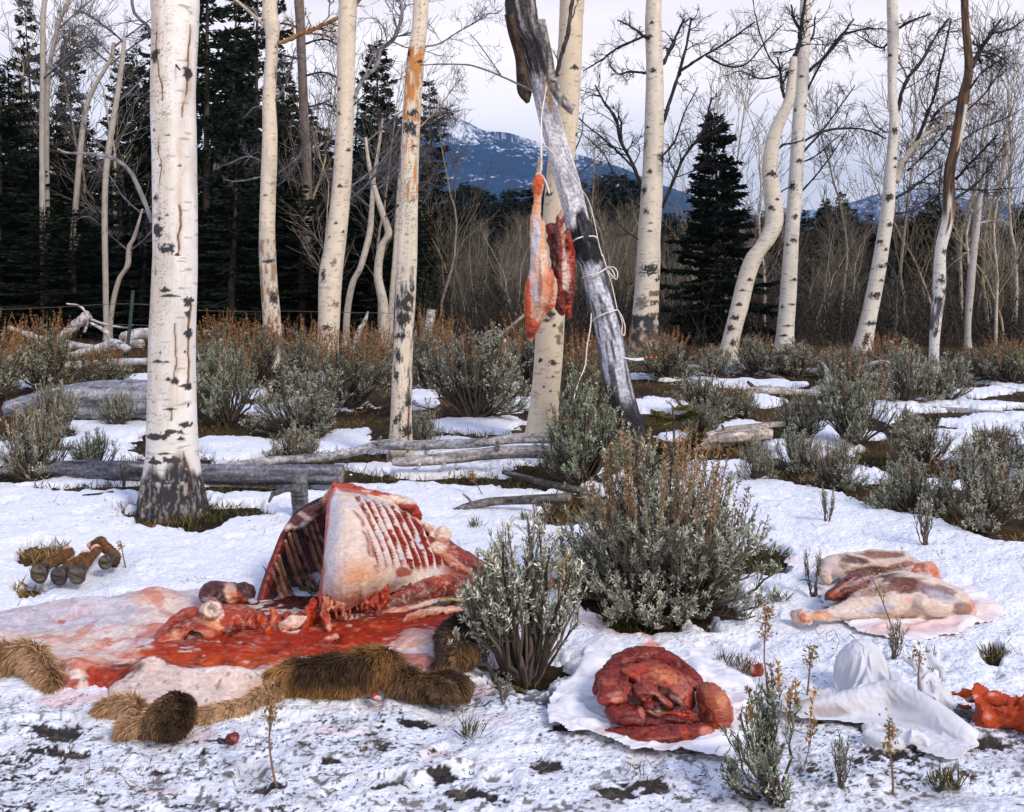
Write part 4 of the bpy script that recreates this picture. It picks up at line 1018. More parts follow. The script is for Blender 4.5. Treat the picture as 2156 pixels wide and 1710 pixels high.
slab('bark_slab', [[(1148, 168), (1160, 195), (1180, 222), (1204, 242)], [(1160, 160), (1178, 180), (1192, 205), (1212, 222)]], LEAN_Y - 0.16, 0.012, 0.03, (0.22, 0.20, 0.18), 6, root, lab='curled grey slab sticking out')
slab('bark_slab', [[(1125, 40), (1140, 80), (1150, 120), (1150, 165)], [(1148, 40), (1158, 90), (1166, 130), (1170, 172)]], LEAN_Y - 0.19, 0.015, 0.02, (0.20, 0.18, 0.16), 7, root)
# letters cut in the bark of the carved aspen: shallow brown strokes that follow the trunk
def stroke_text(rows, parent, Yd, path):
    GL = {'E': [[(1, 0), (0, 0), (0, 2), (1, 2)], [(0, 1), (.8, 1)]], 'U': [[(0, 2), (0, .3), (.4, 0), (.8, .3), (.9, 2)]], 'G': [[(1, 1.8), (.3, 2), (0, 1), (.3, 0), (1, .1), (1, 1), (.6, 1)]], 'N': [[(0, 0), (0, 2), (.9, 0), (.9, 2)]],
          'M': [[(0, 0), (0, 2), (.5, .8), (1, 2), (1, 0)]], 'S': [[(1, 1.8), (.3, 2), (0, 1.5), (.9, .6), (.6, 0), (0, .2)]], 'P': [[(0, 0), (0, 2), (.9, 1.8), (.8, 1), (0, .9)]], 'I': [[(.4, 0), (.4, 2)]], '1': [[(.4, 0), (.4, 2)]],
          '9': [[(.9, 1.3), (.3, 1.0), (0, 1.5), (.4, 2), (.9, 1.6), (.8, .8), (.5, 0)]]}
    s = Yd / F
    p = np.asarray(sorted(path, key=lambda a: a[1]), float)
    for txt, x0, y0, w, h in rows:
        m = MB()
        for i, ch in enumerate(txt):
            for st in GL.get(ch, []):
                st = np.array(st, float)
                x = x0 + i * w * 1.35 + st[:, 0] * w; y = y0 - st[:, 1] * h / 2
                c = np.stack([np.interp(np.linspace(0, len(x) - 1, 4 * len(x)), np.arange(len(x)), v) for v in (x, y)], 1)
                xc = np.interp(c[:, 1], p[:, 1], p[:, 0]); ww = np.interp(c[:, 1], p[:, 1], p[:, 2]) / 2
                u = np.clip((c[:, 0] - xc) / ww, -0.98, 0.98)
                R = ww * s * 1.015
                P = np.stack([(xc - CXD) * s + u * R, Yd - np.sqrt(1 - u * u) * R - 0.004, CAMZ - (c[:, 1] - HOR) * s], 1)
                m.add(*tubes(P[None], np.full((1, len(P)), 0.0075), 5, (0.20, 0.13, 0.07)))
        m.build('carved_lettering', M['wood'], parent)
P6 = [(1376, 284, 41), (1372, 410, 46), (1367, 504, 48), (1366, 548, 50), (1360, 643, 54), (1355, 737, 60)]
stroke_text([('EUGEN', 1366, 621, 3.6, 9), ('ESPIN', 1368, 641, 3.5, 9), ('1999', 1360, 668, 5, 11)], t6, 18.0, P6)
# ------------------------------------------------------------------ sagebrush
SAGE = [(0.42, 0.43, 0.33), (0.33, 0.34, 0.245), (0.52, 0.52, 0.43), (0.21, 0.22, 0.15)]
def sage_parts(seed, h, w, stems, leaves, leaf=0.022, stalks=0, stalk_h=0.3, stalk_col=(0.27, 0.15, 0.065), tint=(1, 1, 1), open_=0.0, tall=1.0):
    r = rs(seed)
    ncl = max(4, stems // 9)
    ca, cr = r.rand(ncl) * 2 * math.pi, np.sqrt(r.rand(ncl))
    pick = r.randint(0, ncl, stems)
    qx = np.cos(ca[pick]) * cr[pick] + 0.20 * r.randn(stems); qy = np.sin(ca[pick]) * cr[pick] + 0.20 * r.randn(stems)
    az = np.arctan2(qy, qx)
    rr = np.clip(np.hypot(qx, qy), 0, 1.12)
    ex = np.cos(az) * rr * w; ey = np.sin(az) * rr * w
    lump = 0.70 + 0.30 * r.rand(stems) + 0.30 * r.rand(ncl)[pick] + 0.12 * np.sin(az * 3 + seed) + 0.1 * np.sin(az * 5 + 2 * seed)
    ez = h * np.sqrt(np.clip(1 - (rr * 0.9) ** 2.2, 0.04, 1)) * lump
    E = np.stack([ex, ey, np.maximum(ez, 0.10 * h)], 1)
    B = np.stack([np.cos(az) * 0.10 * w * r.rand(stems), np.sin(az) * 0.10 * w * r.rand(stems), np.full(stems, -0.03)], 1)
    Cc = np.stack([ex * 0.75, ey * 0.75, ez * 0.38], 1)
    t = np.linspace(0, 1, 8)[None, :, None]
    P = B[:, None] * (1 - t) ** 2 + 2 * Cc[:, None] * t * (1 - t) + E[:, None] * t ** 2
    P[:, 1:-1] += r.randn(stems, 6, 3) * 0.018 * h
    R = (0.008 + 0.010 * r.rand(stems))[:, None] * np.linspace(1, 0.25, 8)[None] * (h / 0.7) ** 0.6
    st = MB().add(*tubes(P, R, 5, np.array([0.085, 0.066, 0.052]) * (1 + 0.35 * r.randn(stems, 1)).clip(0.4, 1.8), cap=False))
    per = 9
    S, D, L, idx, tt = sprout(P, per, r, 0.62, 0.30, 0.36)
    D = norm(D + np.array([0, 0, 0.55]))
    Q = walk(S, D, np.clip(L, 0.05, 0.30 * h), 6, 0.13, 0.07, r)
    st.add(*tubes(Q, np.full((len(Q), 1), 0.0026) * np.linspace(1, 0.5, 6)[None], 3, np.array([0.12, 0.10, 0.075]) * (1 + 0.3 * r.randn(len(Q), 1)).clip(0.4, 1.7), cap=False))
    # leaves crowd the upper part of the shoots
    n = leaves
    k = r.randint(0, len(Q), n); f = (0.30 + 0.72 * r.rand(n) ** 0.7).clip(0, 0.999) * 5
    i = f.astype(int); u = (f - i)[:, None]
    C = Q[k, i] * (1 - u) + Q[k, i + 1] * u
    tan = norm(Q[k, i + 1] - Q[k, i])
    Dl = norm(tan * 0.9 + r.randn(n, 3) * 0.55 + np.array([0, 0, 0.15]))
    base = np.array(SAGE)[r.randint(0, 4, n)] * np.asarray(tint)
    twig_tone = (1 + 0.30 * r.randn(len(Q), 1)).clip(0.4, 1.6)[k]
    lf = MB().add(*quads_leaf(C, Dl, leaf * (0.65 + 0.7 * r.rand(n)), leaf * 0.27 * (0.7 + 0.6 * r.rand(n)), r, base * twig_tone))
    sd = None
    if stalks:
        sd = MB()
        a2 = r.rand(stalks) * 2 * math.pi; r2 = np.sqrt(r.rand(stalks)) * 0.85
        bx = np.cos(a2) * r2 * w * 0.8; by = np.sin(a2) * r2 * w * 0.8
        bz = h * np.sqrt(1 - r2 ** 2) * 0.80
        Sx = np.stack([bx, by, bz], 1)
        Dx = norm(np.stack([bx * 0.45 / w, by * 0.45 / w, np.ones(stalks)], 1) + 0.08 * r.randn(stalks, 3))
        Lx = (h * 0.18 + stalk_h * (0.55 + 0.7 * r.rand(stalks)))
        K = walk(Sx, Dx, Lx, 8, 0.035, 0.02, r)
        tone = (1 + 0.3 * r.randn(stalks, 1)).clip(0.5, 1.7)
        sd.add(*tubes(K, np.full((stalks, 1), 0.0022) * np.linspace(1, 0.45, 8)[None], 3, np.array([0.24, 0.17, 0.11]) * tone, cap=False))
        n2 = stalks * 34
        k2 = r.randint(0, stalks, n2); f2 = (0.42 + 0.57 * r.rand(n2)) * 7
        i2 = f2.astype(int).clip(0, 6); u2 = (f2 - i2)[:, None]
        C2 = K[k2, i2] * (1 - u2) + K[k2, i2 + 1] * u2
        D2 = norm(np.stack([r.randn(n2), r.randn(n2), 1.2 + 0.4 * r.randn(n2)], 1))
        sd.add(*quads_leaf(C2, D2, 0.016 * (0.6 + 0.9 * r.rand(n2)), 0.0075, r, np.asarray(stalk_col) * tone[k2] * (1 + 0.3 * r.randn(n2, 1)).clip(0.4, 1.8)))
    return st, lf, sd
def sage_thing(label, loc, parts, group='sagebrush growing in the clearing', name='sagebrush'):
    root = thing(name, label, 'bush', loc, group)
    st, lf, sd = parts
    o = root
    for nm, mb, m, kd in (('stems', st, 'twig', None), ('foliage', lf, 'leaf', 'stuff'), ('seed_stalks', sd, 'grass', 'stuff')):
        if mb is None: continue
        me = mb.mesh(nm, M[m])
        c = bpy.data.objects.new(nm, me); COL.objects.link(c); c.parent = root
        if kd: c['kind'] = kd
    return root
def gl(x, y, extra=0.0):
    p = G(x, y)
    return (p[0], p[1], float(top_z(p[0], p[1])[0]) * 0.5 - 0.01 + extra)
B1 = sage_thing('largest sagebrush with tall tan seed stalks, at the foot of the leaning pole', gl(1396, 1264), sage_parts(1, 0.56, 0.46, 190, 46000, 0.021, 120, 0.25, stalk_col=(0.29, 0.185, 0.095)))
B2 = sage_thing('silvery sagebrush in front of the brown furred head', gl(1112, 1412), sage_parts(2, 0.50, 0.24, 64, 10500, 0.021, 5, 0.10, tint=(1.3, 1.28, 1.28)))
B3 = sage_thing('upright sagebrush between the meat pile and the white bag', gl(1640, 1668), sage_parts(3, 0.27, 0.14, 28, 3000, 0.017, 9, 0.10, stalk_col=(0.36, 0.20, 0.07), tint=(0.86, 0.94, 0.90)))
B4 = sage_thing('green sagebrush left of the charred foot of the leaning pole', gl(1222, 1015), sage_parts(4, 0.60, 0.29, 90, 14000, 0.021, 8, 0.1, tint=(0.85, 0.98, 0.85)))
protos = [sage_parts(11, 0.60, 0.42, 90, 11500, 0.025, 46, 0.24), sage_parts(12, 0.55, 0.40, 90, 12000, 0.025, 10, 0.12), sage_parts(13, 0.50, 0.45, 90, 11500, 0.025, 24, 0.25, tint=(0.9, 0.96, 0.92)), sage_parts(14, 0.60, 0.36, 80, 9500, 0.026, 80, 0.36, stalk_col=(0.33, 0.15, 0.05), tint=(0.95, 0.95, 0.85))]
PH = [0.60, 0.55, 0.50, 0.60]; PW = [0.42, 0.40, 0.45, 0.36]
PR = [None] * 4
rb = rs(77)
BUSH = [  # label, x, base y, top y of foliage, half width, prototype
    ('round grey-green sagebrush, biggest of those by the forked aspen', 630, 905, 780, 95, 1), ('rusty-topped sagebrush at the foot of the stout cream aspen', 735, 850, 738, 90, 3), ('dark sagebrush right behind the thickest aspen', 480, 880, 745, 75, 2),
    ('small sagebrush just in front of the round grey-green one', 612, 968, 900, 58, 1), ('sagebrush at the picture edge above the thick grey log', 75, 1000, 870, 62, 0), ('low olive sagebrush poking from snow left of the thickest aspen', 200, 988, 912, 52, 1),
    ('sagebrush in front of the thick log at the far left', 112, 905, 808, 52, 1), ('short sagebrush beside the thickest aspen, over a dark hollow', 248, 892, 835, 38, 2), ('rust-coloured sagebrush hiding the bleached branch heap', 95, 815, 705, 70, 3), ('tawny sagebrush near the wire fence post', 215, 810, 745, 55, 3),
    ('wide sagebrush bank between the two middle aspens', 1000, 872, 715, 115, 0), ('sagebrush behind the orange-stained aspen', 905, 815, 700, 60, 3), ('low sagebrush leaning on the base of the orange-stained aspen', 898, 940, 868, 36, 2), ('sagebrush seen between the cream aspen and the leaning pole', 1232, 868, 745, 58, 3),
    ('sagebrush in the snow just behind the knife', 1483, 870, 795, 72, 1), ('little round sagebrush beside the green pine seedling', 1482, 910, 845, 40, 1), ('sagebrush at the foot of the S-shaped aspen', 1500, 790, 735, 46, 0), ('sagebrush under the straight white aspen', 1680, 785, 722, 62, 1), ('sagebrush between the S-shaped and the straight aspen', 1592, 782, 715, 50, 0),
    ('broad dark sagebrush on the slope in front of the leaning split aspen', 1800, 925, 795, 84, 2), ('sagebrush beside the broad dark one, toward the pale log', 1685, 915, 838, 58, 2), ('sagebrush with snow behind it, right of the long pale log', 1675, 985, 908, 52, 1), ('small sagebrush standing at the snow edge', 1588, 1008, 932, 38, 1), ('tawny and grey sagebrush at the snow bank', 1762, 1022, 932, 58, 0),
    ('sagebrush at the base of the half-dead aspen', 1900, 850, 745, 66, 1), ('sagebrush right of the half-dead aspen', 1985, 842, 760, 62, 1), ('small grey sagebrush near the right log', 1905, 905, 855, 30, 1), ('far sagebrush on dry yellow grass', 2060, 795, 735, 52, 0), ('sagebrush with broken dark stems above the snow', 1945, 975, 888, 72, 1),
    ('biggest sagebrush at the right picture edge', 2060, 1105, 950, 92, 1), ('dense sagebrush below the one with broken stems', 1925, 1075, 975, 84, 2), ('tawny sagebrush at the edge of the frame', 2085, 985, 905, 60, 0), ('sagebrush behind the clean cream aspen', 1120, 800, 700, 70, 3), ('rust sagebrush between the forked and the stout aspen', 640, 812, 712, 66, 3),
    ('rust sagebrush right of the thickest aspen', 460, 800, 700, 68, 3), ('rust sagebrush under the forked aspen', 545, 800, 705, 62, 3), ('rust sagebrush beside the stout aspen', 790, 795, 712, 60, 3), ('tawny sagebrush under the carved aspen', 1400, 792, 722, 60, 3), ('tawny sagebrush below the hanging leg', 1290, 795, 715, 52, 3),
    ('sagebrush before the leaning split aspen', 1780, 815, 735, 60, 0), ('sagebrush beside the heap of dead branches', 1870, 800, 728, 60, 3), ('tawny sagebrush far right by the forest', 2130, 800, 735, 60, 3), ('rust sagebrush beyond the picture edge at the wire fence', -40, 840, 715, 90, 3), ('grey sagebrush beyond the right edge', 2220, 1010, 900, 90, 1), ('sagebrush standing outside the picture on the near slope', 2330, 1110, 960, 95, 2), ('sagebrush outside the picture by the forest', 2420, 850, 740, 80, 0), ('sagebrush outside the picture to the left', -170, 960, 840, 80, 1), ('sagebrush among grass right of the orange pine seedling', 1560, 870, 820, 40, 3)]
for lb, x, yb, yt, hw, pi in BUSH:
    loc = gl(x, yb)
    ppm = (yb - HOR) / CAMZ
    hh = (yb - yt) / ppm * 0.95; ww = hw / ppm * 1.10
    if PR[pi] is None:
        o = PR[pi] = sage_thing(lb, loc, protos[pi])
    else:
        o = copy_tree(PR[pi]); o.location = loc; o['label'] = lb
    o.scale = (ww / PW[pi], ww / PW[pi], hh / PH[pi])
    o.rotation_euler = (0, 0, rb.uniform(0, 6.28))
sprig_p = sage_parts(15, 0.30, 0.10, 9, 420, 0.020, 0, tint=(1.05, 1.05, 1.05))
SPR = [('small sage sprig standing in snow above the hind quarters', 1742, 1108, 1035, 22), ('taller sage sprig in snow near the right edge', 1950, 1155, 1060, 30), ('sage sprig touching the rear hind quarter', 1712, 1255, 1165, 26), ('grey sage sprig behind the white bag', 1882, 1385, 1310, 30), ('tiny sage sprig beside the knotted end of the white bag', 1960, 1425, 1365, 14),
       ('sage sprig on the snow bank behind the black stick', 262, 1018, 972, 16), ('sage sprig sticking out of the snow left of the big sagebrush', 1140, 1130, 1060, 24), ('low sage sprig at the bottom by the white bag', 1770, 1655, 1560, 34), ('sage sprig at the front base of the silvery bush', 1060, 1475, 1420, 20), ('thin sage sprig leaning over pink snow', 1020, 1400, 1335, 26)]
sp0 = None
for i, (lb, x, yb, yt, hw) in enumerate(SPR):
    loc = gl(x, yb, 0.015); ppm = (yb - HOR) / CAMZ
    if sp0 is None: o = sp0 = sage_thing(lb, loc, sprig_p, 'small sage sprigs in the snow', 'sage_sprig')
    else:
        o = copy_tree(sp0); o.location = loc; o['label'] = lb
    k = (yb - yt) / ppm / 0.30; o.scale = (hw / ppm / 0.10, hw / ppm / 0.10, k); o.rotation_euler = (0, 0, i * 1.7)
    o['category'] = 'plant'
# dry weeds: bare stalks with seed heads
def weed(seed, h, heads):
    r = rs(seed); m = MB()
    P = walk(np.zeros((1, 3)), np.array([[0.25 * r.randn(), 0.1, 1.0]]), np.array([h]), 12, 0.06, 0.03, r)
    m.add(*tubes(P, np.linspace(0.004, 0.002, 12)[None], 5, (0.20, 0.12, 0.07)))
    S, D, L, _, _ = sprout(P, heads, r, 0.6, 0.22, 0.55)
    Q = walk(S, norm(D + np.array([0, 0, .5])), L, 5, 0.1, 0.05, r)
    m.add(*tubes(Q, np.full((len(Q), 5), 0.0014), 3, (0.22, 0.14, 0.08), cap=False))
    n = heads * 16; k = r.randint(0, len(Q), n)
    C = Q[k, -1] + r.randn(n, 3) * 0.009
    s = MB().add(*quads_leaf(C, r.randn(n, 3) + np.array([0, 0, .6]), 0.014, 0.008, r, np.array([0.30, 0.19, 0.09]) * (1 + 0.3 * r.randn(n, 1)).clip(0.4, 1.7)))
    return m, s
for i, (lb, x, yb, h, hd) in enumerate([('brown dry weed standing in the snow below the fur roll', 583, 1652, 0.25, 10), ('dry weed with tan heads in front of the white bag', 1880, 1664, 0.18, 7), ('thin dry stalk rising by the severed lower legs', 264, 1195, 0.14, 2), ('tan seed stalks arching above the meat scrap', 1618, 1470, 0.28, 10), ('dry weed bent over by the cloth at the right', 1935, 1500, 0.22, 3),
                                          ('dark dry twigs beside the white bag', 1700, 1470, 0.18, 6), ('bare twig standing before the hind quarters', 1890, 1365, 0.30, 3), ('thin dry weed near the long bleached log', 1015, 1040, 0.15, 10), ('dark dry weed beside the stump', 640, 1085, 0.16, 5)]):
    a, b = weed(200 + i, h, hd)
    root = thing('dry_weed', lb, 'plant', gl(x, yb, 0.01), 'dry weeds in the snow')
    for nm, mb, mm in (('stalk', a, 'twig'), ('seed_heads', b, 'grass')):
        c = bpy.data.objects.new(nm, mb.mesh(nm, M[mm])); COL.objects.link(c); c.parent = root
        if nm == 'seed_heads': c['kind'] = 'stuff'

# ------------------------------------------------------------------ conifers
def conifer(seed, h, rad, n_leaf, col, sparse=0.0, base=0.06, droop=0.25, leaf=0.16, trunk_col=(0.07, 0.055, 0.045), dead=0.25):
    r = rs(seed)
    P = walk(np.zeros((1, 3)), np.array([[0, 0, 1.0]]), np.array([h]), 14, 0.012, 0.05, r)
    tr = MB().add(*tubes(P, np.linspace(0.014 * h, 0.01, 14)[None], 9, np.asarray(trunk_col)))
    nb = int(h / 0.16 * 3.2 * (1 - sparse))
    t = base + (0.985 - base) * r.rand(nb) ** 0.9
    az = r.rand(nb) * 2 * math.pi
    L = rad * (1 - t) ** 0.78 * (0.55 + 0.6 * r.rand(nb)) * (1 + 0.25 * np.sin(az * 2 + seed) * np.sin(t * 9 + seed)) + 0.08
    z = t * h
    S = np.stack([np.interp(z, P[0, :, 2], P[0, :, 0]), np.interp(z, P[0, :, 2], P[0, :, 1]), z], 1)
    D = np.stack([np.cos(az), np.sin(az), 0.25 - droop * 1.6 * (1 - t)], 1)
    B = walk(S, D, L, 7, 0.06, 0.03, r)
    tr.add(*tubes(B, (0.006 + 0.012 * L / rad)[:, None] * np.linspace(1, 0.25, 7)[None], 4, np.array([0.06, 0.05, 0.043]) * (1 + 0.3 * r.randn(nb, 1)).clip(.4, 1.6), cap=False))
    w = L ** 1.3
    if dead: w = w * np.where(r.rand(nb) < dead * (1 - t) ** 1.5 * 1.6, 0.05, 1)
    k = r.choice(nb, n_leaf, p=w / w.sum())
    f = (r.rand(n_leaf) ** 0.65) * 5.99; i = f.astype(int); u = (f - i)[:, None]
    C = B[k, i] * (1 - u) + B[k, i + 1] * u
    tan = norm(B[k, i + 1] - B[k, i])
    side = norm(np.cross(tan, np.array([0, 0, 1.0]))) * r.choice([-1, 1], n_leaf)[:, None]
    Ls = (L[k] * 0.30 * (1 - f / 8))[:, None]
    C = C + side * Ls * r.rand(n_leaf, 1) + np.stack([0 * u[:, 0], 0 * u[:, 0], -0.05 * h / 8 * r.rand(n_leaf)], 1)
    Dl = norm(tan + side * 0.7 + r.randn(n_leaf, 3) * 0.3 + np.array([0, 0, -0.25]))
    c = np.asarray(col) * (1 + 0.28 * r.randn(n_leaf, 1)).clip(0.35, 1.9) * (1 + 0.2 * r.randn(nb, 1)).clip(0.5, 1.5)[k]
    lf = MB().add(*quads_leaf(C, Dl, leaf * (0.6 + 0.8 * r.rand(n_leaf)), leaf * 0.36, r, c, 0.1))
    return tr, lf
def con_thing(label, group, parts, name='spruce_tree'):
    root = thing(name, label, 'tree', (0, 0, 0), group)
    for nm, mb, mm, kd in (('trunk', parts[0], 'twig', None), ('crown', parts[1], 'needle', None)):
        c = bpy.data.objects.new(nm, mb.mesh(nm, M[mm])); COL.objects.link(c); c.parent = root
    return root
DK = (0.013, 0.022, 0.012)
con = [con_thing('dark spruce in the dense stand behind the aspens', 'dark spruces of the dense stand', conifer(301, 10, 1.9, 15000, DK, leaf=0.19)), con_thing('dark spruce in the dense stand behind the aspens', 'dark spruces of the dense stand', conifer(302, 10, 1.6, 13000, (0.015, 0.025, 0.013), leaf=0.18, droop=0.35)),
       con_thing('dark spruce in the dense stand behind the aspens', 'dark spruces of the dense stand', conifer(303, 10, 2.2, 15000, (0.017, 0.023, 0.011), leaf=0.19, base=0.02))]
STAND = [(60, 25, 330), (130, 27, 235), (205, 29, 270), (270, 25, 350), (335, 27, 270), (20, 29, 120), (440, 25, -190), (482, 26, -60), (525, 29, -160), (405, 33, -20), (560, 28, 215), (600, 30, 200), (652, 32, 250), (690, 28, 320), (742, 33, 205), (790, 32, 75), (832, 35, 185), (862, 29, 360),
         (905, 37, 340), (560, 25, 370), (640, 25.5, 385), (716, 26, 390), (345, 40, -60), (235, 44, 90), (150, 46, 60), (70, 42, -10), (300, 47, 95), (780, 26.5, 400), (480, 23.5, 330), (840, 27, 430), (-20, 24, 200), (-60, 27, 40), (-120, 26, 120), (520, 33, 60), (580, 38, 120), (100, 23.5, 430), (180, 24, 440), (300, 24, 420), (400, 24.5, 400), (20, 24.5, 440)]
STL = {(790, 75): 'spruce with a thin spire between the stout aspen and the orange-stained one', (742, 205): 'lower spruce just right of the stout cream aspen', (832, 185): 'spruce whose tip shows behind the orange-stained aspen', (905, 340): 'spruce at the right end of the dark stand, beside the mountain', (440, -190): 'tallest spruce, right beside the thickest aspen',
       (482, -60): 'tall spruce midway between the thickest and the forked aspen', (525, -160): 'very tall spruce just left of the forked aspen', (652, 250): 'spruce at the foot of the bare dead conifer pole', (600, 200): 'spruce between the forked aspen and the dead conifer pole', (60, 330): 'low spruce at the far left edge', (130, 235): 'pointed spruce behind the two slim pale trunks at far left', (205, 270): 'spruce behind the bowed pale trunk', (335, 270): 'spruce peeping out left of the thickest aspen', (20, 120): 'tall spruce at the left picture edge'}
rc = rs(88)
STAND += [(-30 + 62 * k + rs(k).uniform(-14, 14), 36 + (k * 7) % 11, 150 + (k * 53) % 130) for k in range(16)] + [(20 + 90 * k, 30 + (k * 5) % 7, 330 + (k * 37) % 90) for k in range(10)]
DEF = {}
def place(protos_, used, i, x, Yd, yt, hp, ws=1.0, zb=-0.1, tilt=0.0):
    k = i % len(protos_)
    if not used[k]:
        o = protos_[k]; used[k] = True
    else:
        o = copy_tree(protos_[k])
    o['label'] = DEF.setdefault(protos_[k].name, protos_[k]['label'])
    h = CAMZ - (yt - HOR) * Yd / F - zb
    o.location = ((x - CXD) * Yd / F, Yd + rc.uniform(-.5, .5), zb)
    o.scale = (h / hp * ws, h / hp * ws, h / hp)
    o.rotation_euler = (rc.normal(0, tilt), rc.normal(0, tilt), rc.uniform(0, 6.28))
    return o
use = [False] * 3
for i, (x, Yd, yt) in enumerate(STAND):
    hgt = CAMZ - (yt - HOR) * Yd / F
    o = place(con, use, i, x, Yd, yt, 10, ws=max(0.75, min(2.2, 8.0 / hgt)))
    if (x, yt) in STL: o['label'] = STL[x, yt]
spr = con_thing('single blackish spruce standing free to the right of the carved aspen', None, conifer(310, 6, 1.55, 30000, (0.012, 0.019, 0.012), leaf=0.15, base=0.03, dead=0.0, droop=0.32, sparse=-1.4))
place([spr], [False], 0, 1512, 22, 232, 6, ws=1.0)
sd0 = con_thing('yellow-green pine seedling behind the big sagebrush by the leaning pole', None, conifer(311, 0.55, 0.27, 3600, (0.12, 0.105, 0.025), leaf=0.05, base=0.02, dead=0, droop=-0.15, trunk_col=(0.12, 0.09, 0.05)), 'pine_seedling')
p = gl(1420, 985); sd0.location = p; sd0.scale = (1.0, 1.0, 0.9)
far_g = 'spruces along the far edge of the meadow'
fcon = [con_thing('small far spruce rising above the grey thicket', far_g, conifer(320, 10, 2.2, 4200, (0.014, 0.024, 0.018), leaf=0.42, dead=0.1)), con_thing('small far spruce rising above the grey thicket', far_g, conifer(321, 10, 1.8, 3600, (0.016, 0.026, 0.017), leaf=0.40, dead=0.1))]
use = [False] * 2
FAR = []
for i in range(60):
    x = 890 + 470 * (i / 60.0) + rc.uniform(-8, 8)
    yt = np.interp(x, [890, 960, 1000, 1060, 1130, 1200, 1270, 1340], [450, 400, 385, 405, 400, 375, 365, 380]) + rc.uniform(-14, 40)
    FAR.append((x, rc.uniform(95, 150), yt))
for x, yt in ((998, 388), (1012, 402), (975, 425), (1080, 395), (1125, 408), (1262, 368), (1285, 380), (1190, 400), (1325, 372), (1105, 420), (945, 440)):
    FAR.append((x, 95, yt))
for i, (x, Yd, yt) in enumerate(FAR):
    place(fcon, use, i, x, Yd, yt, 10, ws=1.25, zb=-0.5)
for k in range(26):
    place(con, [True] * 3, k, 880 + 21 * k + rc.uniform(-8, 8), rc.uniform(62, 80), 455 + rc.uniform(-12, 40), 10, ws=1.7, zb=-0.3)
# dense right-hand forest: ragged spruces with bare lower trunks
rg = 'ragged spruces of the right-hand forest'
rcon = [con_thing('ragged spruce with a bare lower trunk at the forest edge', rg, conifer(330, 10, 1.4, 6000, (0.022, 0.029, 0.017), leaf=0.26, sparse=0.2, base=0.18, dead=0.6, trunk_col=(0.24, 0.16, 0.11))), con_thing('ragged spruce with a bare lower trunk at the forest edge', rg, conifer(331, 10, 1.1, 3400, (0.030, 0.036, 0.018), leaf=0.24, sparse=0.3, base=0.25, dead=0.7, trunk_col=(0.30, 0.22, 0.16))),
        con_thing('ragged spruce with a bare lower trunk at the forest edge', rg, conifer(332, 10, 1.9, 9000, (0.016, 0.024, 0.016), leaf=0.28, base=0.01, dead=0.1))]
use = [False] * 3
for i in range(120):
    x = 1400 + 890 * (i / 120.0) + rc.uniform(-9, 9)
    Yd = rc.uniform(34, 75)
    yt = np.interp(x, [1400, 1590, 1700, 1770, 1850, 1900, 1960, 2060, 2160, 2300], [450, 455, 440, 420, 440, 455, 425, 440, 430, 350]) + rc.uniform(-12, 60)
    place(rcon, use, i, x, Yd, yt, 10, ws=1.35)
for i in range(44):
    place(rcon, [True] * 3, i, 2300 + 30 * i + rc.uniform(-9, 9), rc.uniform(30, 60), rc.uniform(250, 420), 10, ws=1.3)
for i in range(16):
    place(con, [True] * 3, i, -720 + 42 * i, rc.uniform(24, 34), rc.uniform(-150, 250), 10, ws=1.1)
place(rcon, use, 2, 1772, 52, 400, 10, ws=1.1); place(rcon, use, 2, 1950, 48, 408, 10, ws=1.1)

# ------------------------------------------------------------------ leafless thicket
def sapling(seed, h, col, spread=0.5):
    r = rs(seed); m = MB()
    P = walk(np.zeros((1, 3)), np.array([[0.12 * r.randn(), 0.05, 1.0]]), np.array([h]), 16, 0.10, 0.04, r)
    m.add(*tubes(P, np.linspace(0.026, 0.005, 16)[None] * h / 4, 6, np.asarray(col) * 1.45))
    tw = MB()
    S, D, L, idx, t = sprout(P, 34, r, spread, 0.34, 0.16)
    Q = walk(S, norm(D + np.array([0, 0, .3])), L, 8, 0.12, 0.05, r)
    tw.add(*tubes(Q, (0.008 * (1.15 - t))[:, None].clip(0.004) * np.linspace(1, .45, 8)[None], 3, np.asarray(col) * 0.8 * (1 + 0.25 * r.randn(len(Q), 1)).clip(.4, 1.6), cap=False))
    S, D, L, idx, t = sprout(Q, 6, r, 0.6, 0.45, 0.2)
    Q2 = walk(S, D, L, 6, 0.14, 0.05, r)
    tw.add(*tubes(Q2, np.full((len(Q2), 1), 0.0042) * np.linspace(1, .6, 6)[None], 3, np.asarray(col) * 0.65 * (1 + 0.3 * r.randn(len(Q2), 1)).clip(.4, 1.7), cap=False))
    return m, tw
sg = 'leafless saplings of the thicket'
sap = []
for k in range(5):
    a, b = sapling(400 + k, 4.0, [(0.24, 0.20, 0.14), (0.34, 0.30, 0.24), (0.17, 0.145, 0.11), (0.27, 0.22, 0.145), (0.22, 0.195, 0.155)][k], 0.45 + 0.06 * k)
    root = thing('bare_sapling', 'thin leafless sapling in the brown thicket behind the clearing', 'tree', (0, 0, 0), sg)
    for nm, mb in (('trunk', a), ('twigs', b)):
        c = bpy.data.objects.new(nm, mb.mesh(nm, M['twig'])); COL.objects.link(c); c.parent = root
    sap.append(root)
use = [False] * 5
i = 0
for k in range(120):
    x = 880 + 490 * rc.rand(); Yd = rc.uniform(24, 60)
    yt = np.interp(x, [880, 940, 1000, 1080, 1130, 1230, 1300, 1370], [490, 490, 470, 462, 450, 450, 425, 445]) + rc.uniform(-5, 80)
    place(sap, use, i, x, Yd, yt, 4, ws=1.1, tilt=0.07); i += 1
